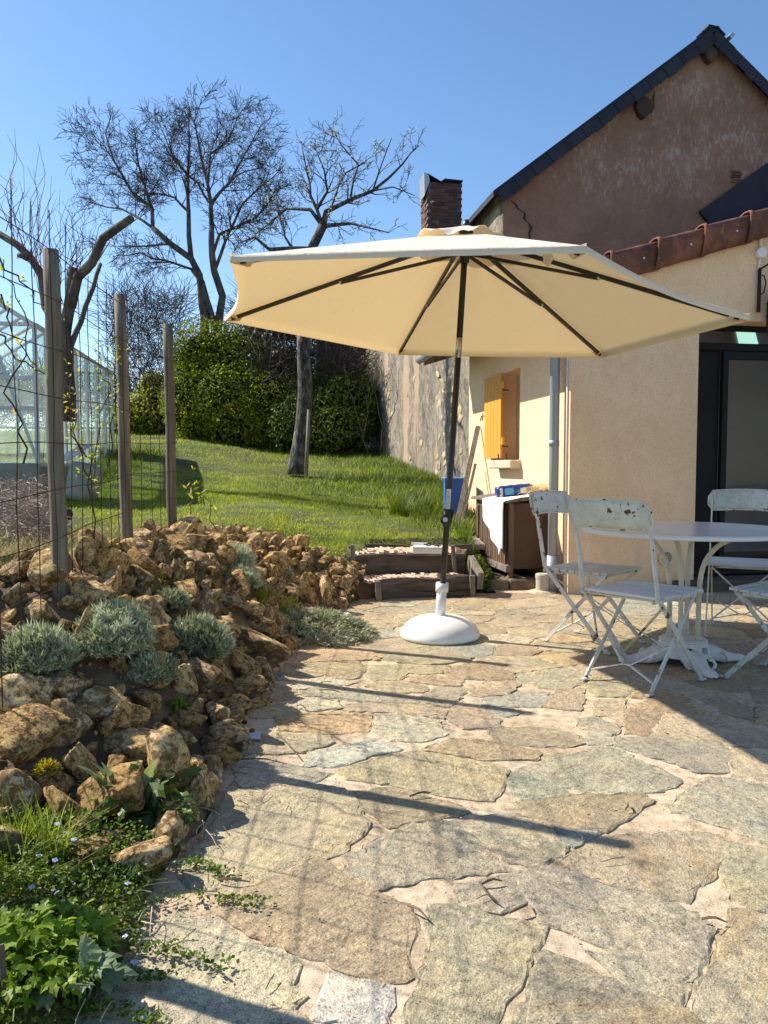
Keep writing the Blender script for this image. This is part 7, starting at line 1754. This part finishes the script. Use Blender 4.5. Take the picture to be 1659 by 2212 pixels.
# saplings against the rubble wall
def sapling(label, px, Y, seed, name='sapling'):
    g = np.random.default_rng(seed); out = []; base = None
    t = None; mb = MB()
    for poly in px:
        pts = resample([A(x, y, Y) for x, y in poly], .12, g, .012); base = base or pts[0]; n = len(pts)
        mb.tube(pts, [.011 * (1 - .75 * i / n) for i in range(n)], 5)
        for k in range(8):
            i = g.integers(n // 3, n); q = pts[min(i, n - 1)]; d = Vector((g.normal() * .5, g.normal() * .4, abs(g.normal()) + .3)).normalized() * g.uniform(.1, .35); mb.tube([q, q + d * .5 + Vector((g.normal() * .02, 0, 0)), q + d], [.004, .003, .002], 4)
    o = mb.build(name, M['twig'], smooth=True); tag(o, label, 'sapling', None)
sapling('bare sapling with upright forked stems in front of the rubble wall', [[(822, 975), (828, 925), (835, 860), (845, 790)], [(828, 930), (815, 870), (800, 800)], [(825, 950), (850, 890), (862, 830)]], 14.5, 1)
sapling('bare arching sapling against the dark ivy beside the rubble wall', [[(795, 978), (780, 925), (760, 860), (750, 820)], [(790, 960), (770, 935), (735, 950), (705, 935)], [(785, 945), (795, 890), (790, 850)]], 14.8, 2)
climber('weak rose shoot with yellow leaves beside the farthest post', [[A(400, 1160, 6.0), A(410, 1100, 6.0), A(420, 1030, 6.05)], [A(440, 1090, 6.0), A(428, 1050, 6.0), A(418, 1010, 6.0)], [A(470, 1150, 6.0), A(450, 1090, 6.0), A(440, 1070, 6.0)]], 34, M['yleaf'], 8, .05)

# ------------------------------------------------------------------ grass of the lawn, denser and shorter near, broader far
def lawn_grass():
    g = np.random.default_rng(90); parts = []
    bands = [(5.9, 8.2, 60000, .032, .0035, 2), (8.2, 11, 60000, .036, .0048, 2), (11, 15, 48000, .042, .007, 1), (15, 24, 36000, .055, .012, 1)]
    for y0_, y1_, n, h, w, sg in bands:
        Y_ = g.uniform(y0_, y1_, n); X_ = Y_ * g.uniform(-.54, .14, n)
        ok = ~in_house(X_, Y_, .02)
        ok &= ~((Y_ < 7.35) & (X_ > -.35)) & ~((Y_ < 6.5) & (X_ > -2.0)) & ~((Y_ < 8) & (X_ < -3))
        pat = vnoise(np.stack([X_, Y_], -1), 12, 1.1) + .6 * vnoise(np.stack([X_, Y_], -1), 13, 4.5)
        ok &= (pat > -.45 + g.normal(size=n) * .35)
        X_, Y_, pat = X_[ok], Y_[ok], pat[ok]; k = len(X_)
        hh = h * g.uniform(.4, 1.2, k) * (1 + .35 * np.clip(pat, -1, 1.2))
        P = np.stack([X_, Y_, ground_h(X_, Y_)], -1)
        V, Fc = blades(P, hh, np.full(k, w), .7, 91, sg); parts.append((V, Fc))
    return join(parts)
V, Fc = lawn_grass()
o = mesh_np('lawn_grass', V, Fc, M['grass']); tag(o, 'short sunlit lawn grass rising behind the rockery', 'grass'); o['kind'] = 'stuff'
def rough_grass():
    g = np.random.default_rng(95); P, Hh, W_ = [], [], []
    def zone(n, fx, h, w):
        X_, Y_ = fx(n); ok = ~in_house(X_, Y_, .0); X_, Y_ = X_[ok], Y_[ok]
        pat = vnoise(np.stack([X_, Y_], -1), 14, 2.2); ok = pat > -.6; X_, Y_, pat = X_[ok], Y_[ok], pat[ok]
        P.append(np.stack([X_, Y_, ground_h(X_, Y_) - .01], -1)); Hh.append(h * g.uniform(.4, 1.2, len(X_)) * (1 + .4 * pat)); W_.append(np.full(len(X_), w))
    # along the walls
    def along(n):
        t = g.uniform(1.1, 16, n) ** 1.0; d = np.abs(g.normal(size=n)) * (.35 + .05 * t); s = np.where(t < 3.05, 0, .44) - d
        return C0.x + s * HU.x + t * HV.x, C0.y + s * HU.y + t * HV.y
    zone(13000, along, .16, .008)
    def hedge_foot(n): return g.uniform(-4.5, 1.0, n), g.uniform(12.5, 18.5, n)
    zone(5000, lambda n: (g.normal(size=n) * .9 + .5, g.normal(size=n) * .8 + 12.0), .15, .010)
    # behind the fence and along its foot
    zone(9000, lambda n: (-1.45 - np.abs(g.normal(size=n)) * .6, g.uniform(3.0, 7.5, n)), .09, .004)
    zone(5000, lambda n: (-1.35 + g.normal(size=n) * .22, g.uniform(3.4, 7.0, n)), .10, .004)
    zone(9000, lambda n: (g.uniform(-6.0, -4.3, n), g.uniform(8.5, 16, n)), .16, .009)
    zone(2200, lambda n: (g.uniform(-1.2, .1, n), 7.25 + g.normal(size=n) * .15), .06, .0045)
    zone(1800, lambda n: (g.uniform(.75, 1.1, n), g.uniform(7.2, 8.3, n)), .10, .005)
    return blades(np.concatenate(P), np.concatenate(Hh), np.concatenate(W_), .7, 96, 3)
V, Fc = rough_grass(); o = mesh_np('rough_grass', V, Fc, M['lush']); tag(o, 'longer rough grass along walls, fence and greenhouse', 'grass'); o['kind'] = 'stuff'
g = np.random.default_rng(97); n = 3200; Y_ = g.uniform(2.9, 7.4, n); X_ = -1.5 - np.abs(g.normal(size=n)) * .5
V, Fc = blades(np.stack([X_, Y_, ground_h(X_, Y_)], -1), g.uniform(.03, .16, n), np.full(n, .0035), 1.3, 98, 3); o = mesh_np('dry_grass', V, Fc, M['drygrass']); tag(o, 'bleached dry grass at the foot of the fence', 'grass'); o['kind'] = 'stuff'
# dandelions
def dandelion(px, py, Y, label):
    x = A(px, py, Y).x; p = Vector((x, Y, Hs(x, Y)))
    d = thing('dandelion', label, 'flower', tuple(p)); MB().tube([p, p + Vector((.005, 0, .07))], .003, 4).build('stalk', M['green'], d)
    MB().lathe([(0, 0), (.014, .004), (.018, .010), (.0, .013)], tuple(p + Vector((.005, 0, .07))), 12).build('flower_head', flat_mat('dandelion_yellow', (.85, .60, .02)), d)
dandelion(602, 1108, 8.3, 'single yellow dandelion on the lawn left of the fruit tree shadow')
dandelion(938, 1042, 11.0, 'yellow dandelion in long grass near the parasol pole')
dandelion(600, 1168, 7.1, 'yellow dandelion at the lawn edge above the rockery')
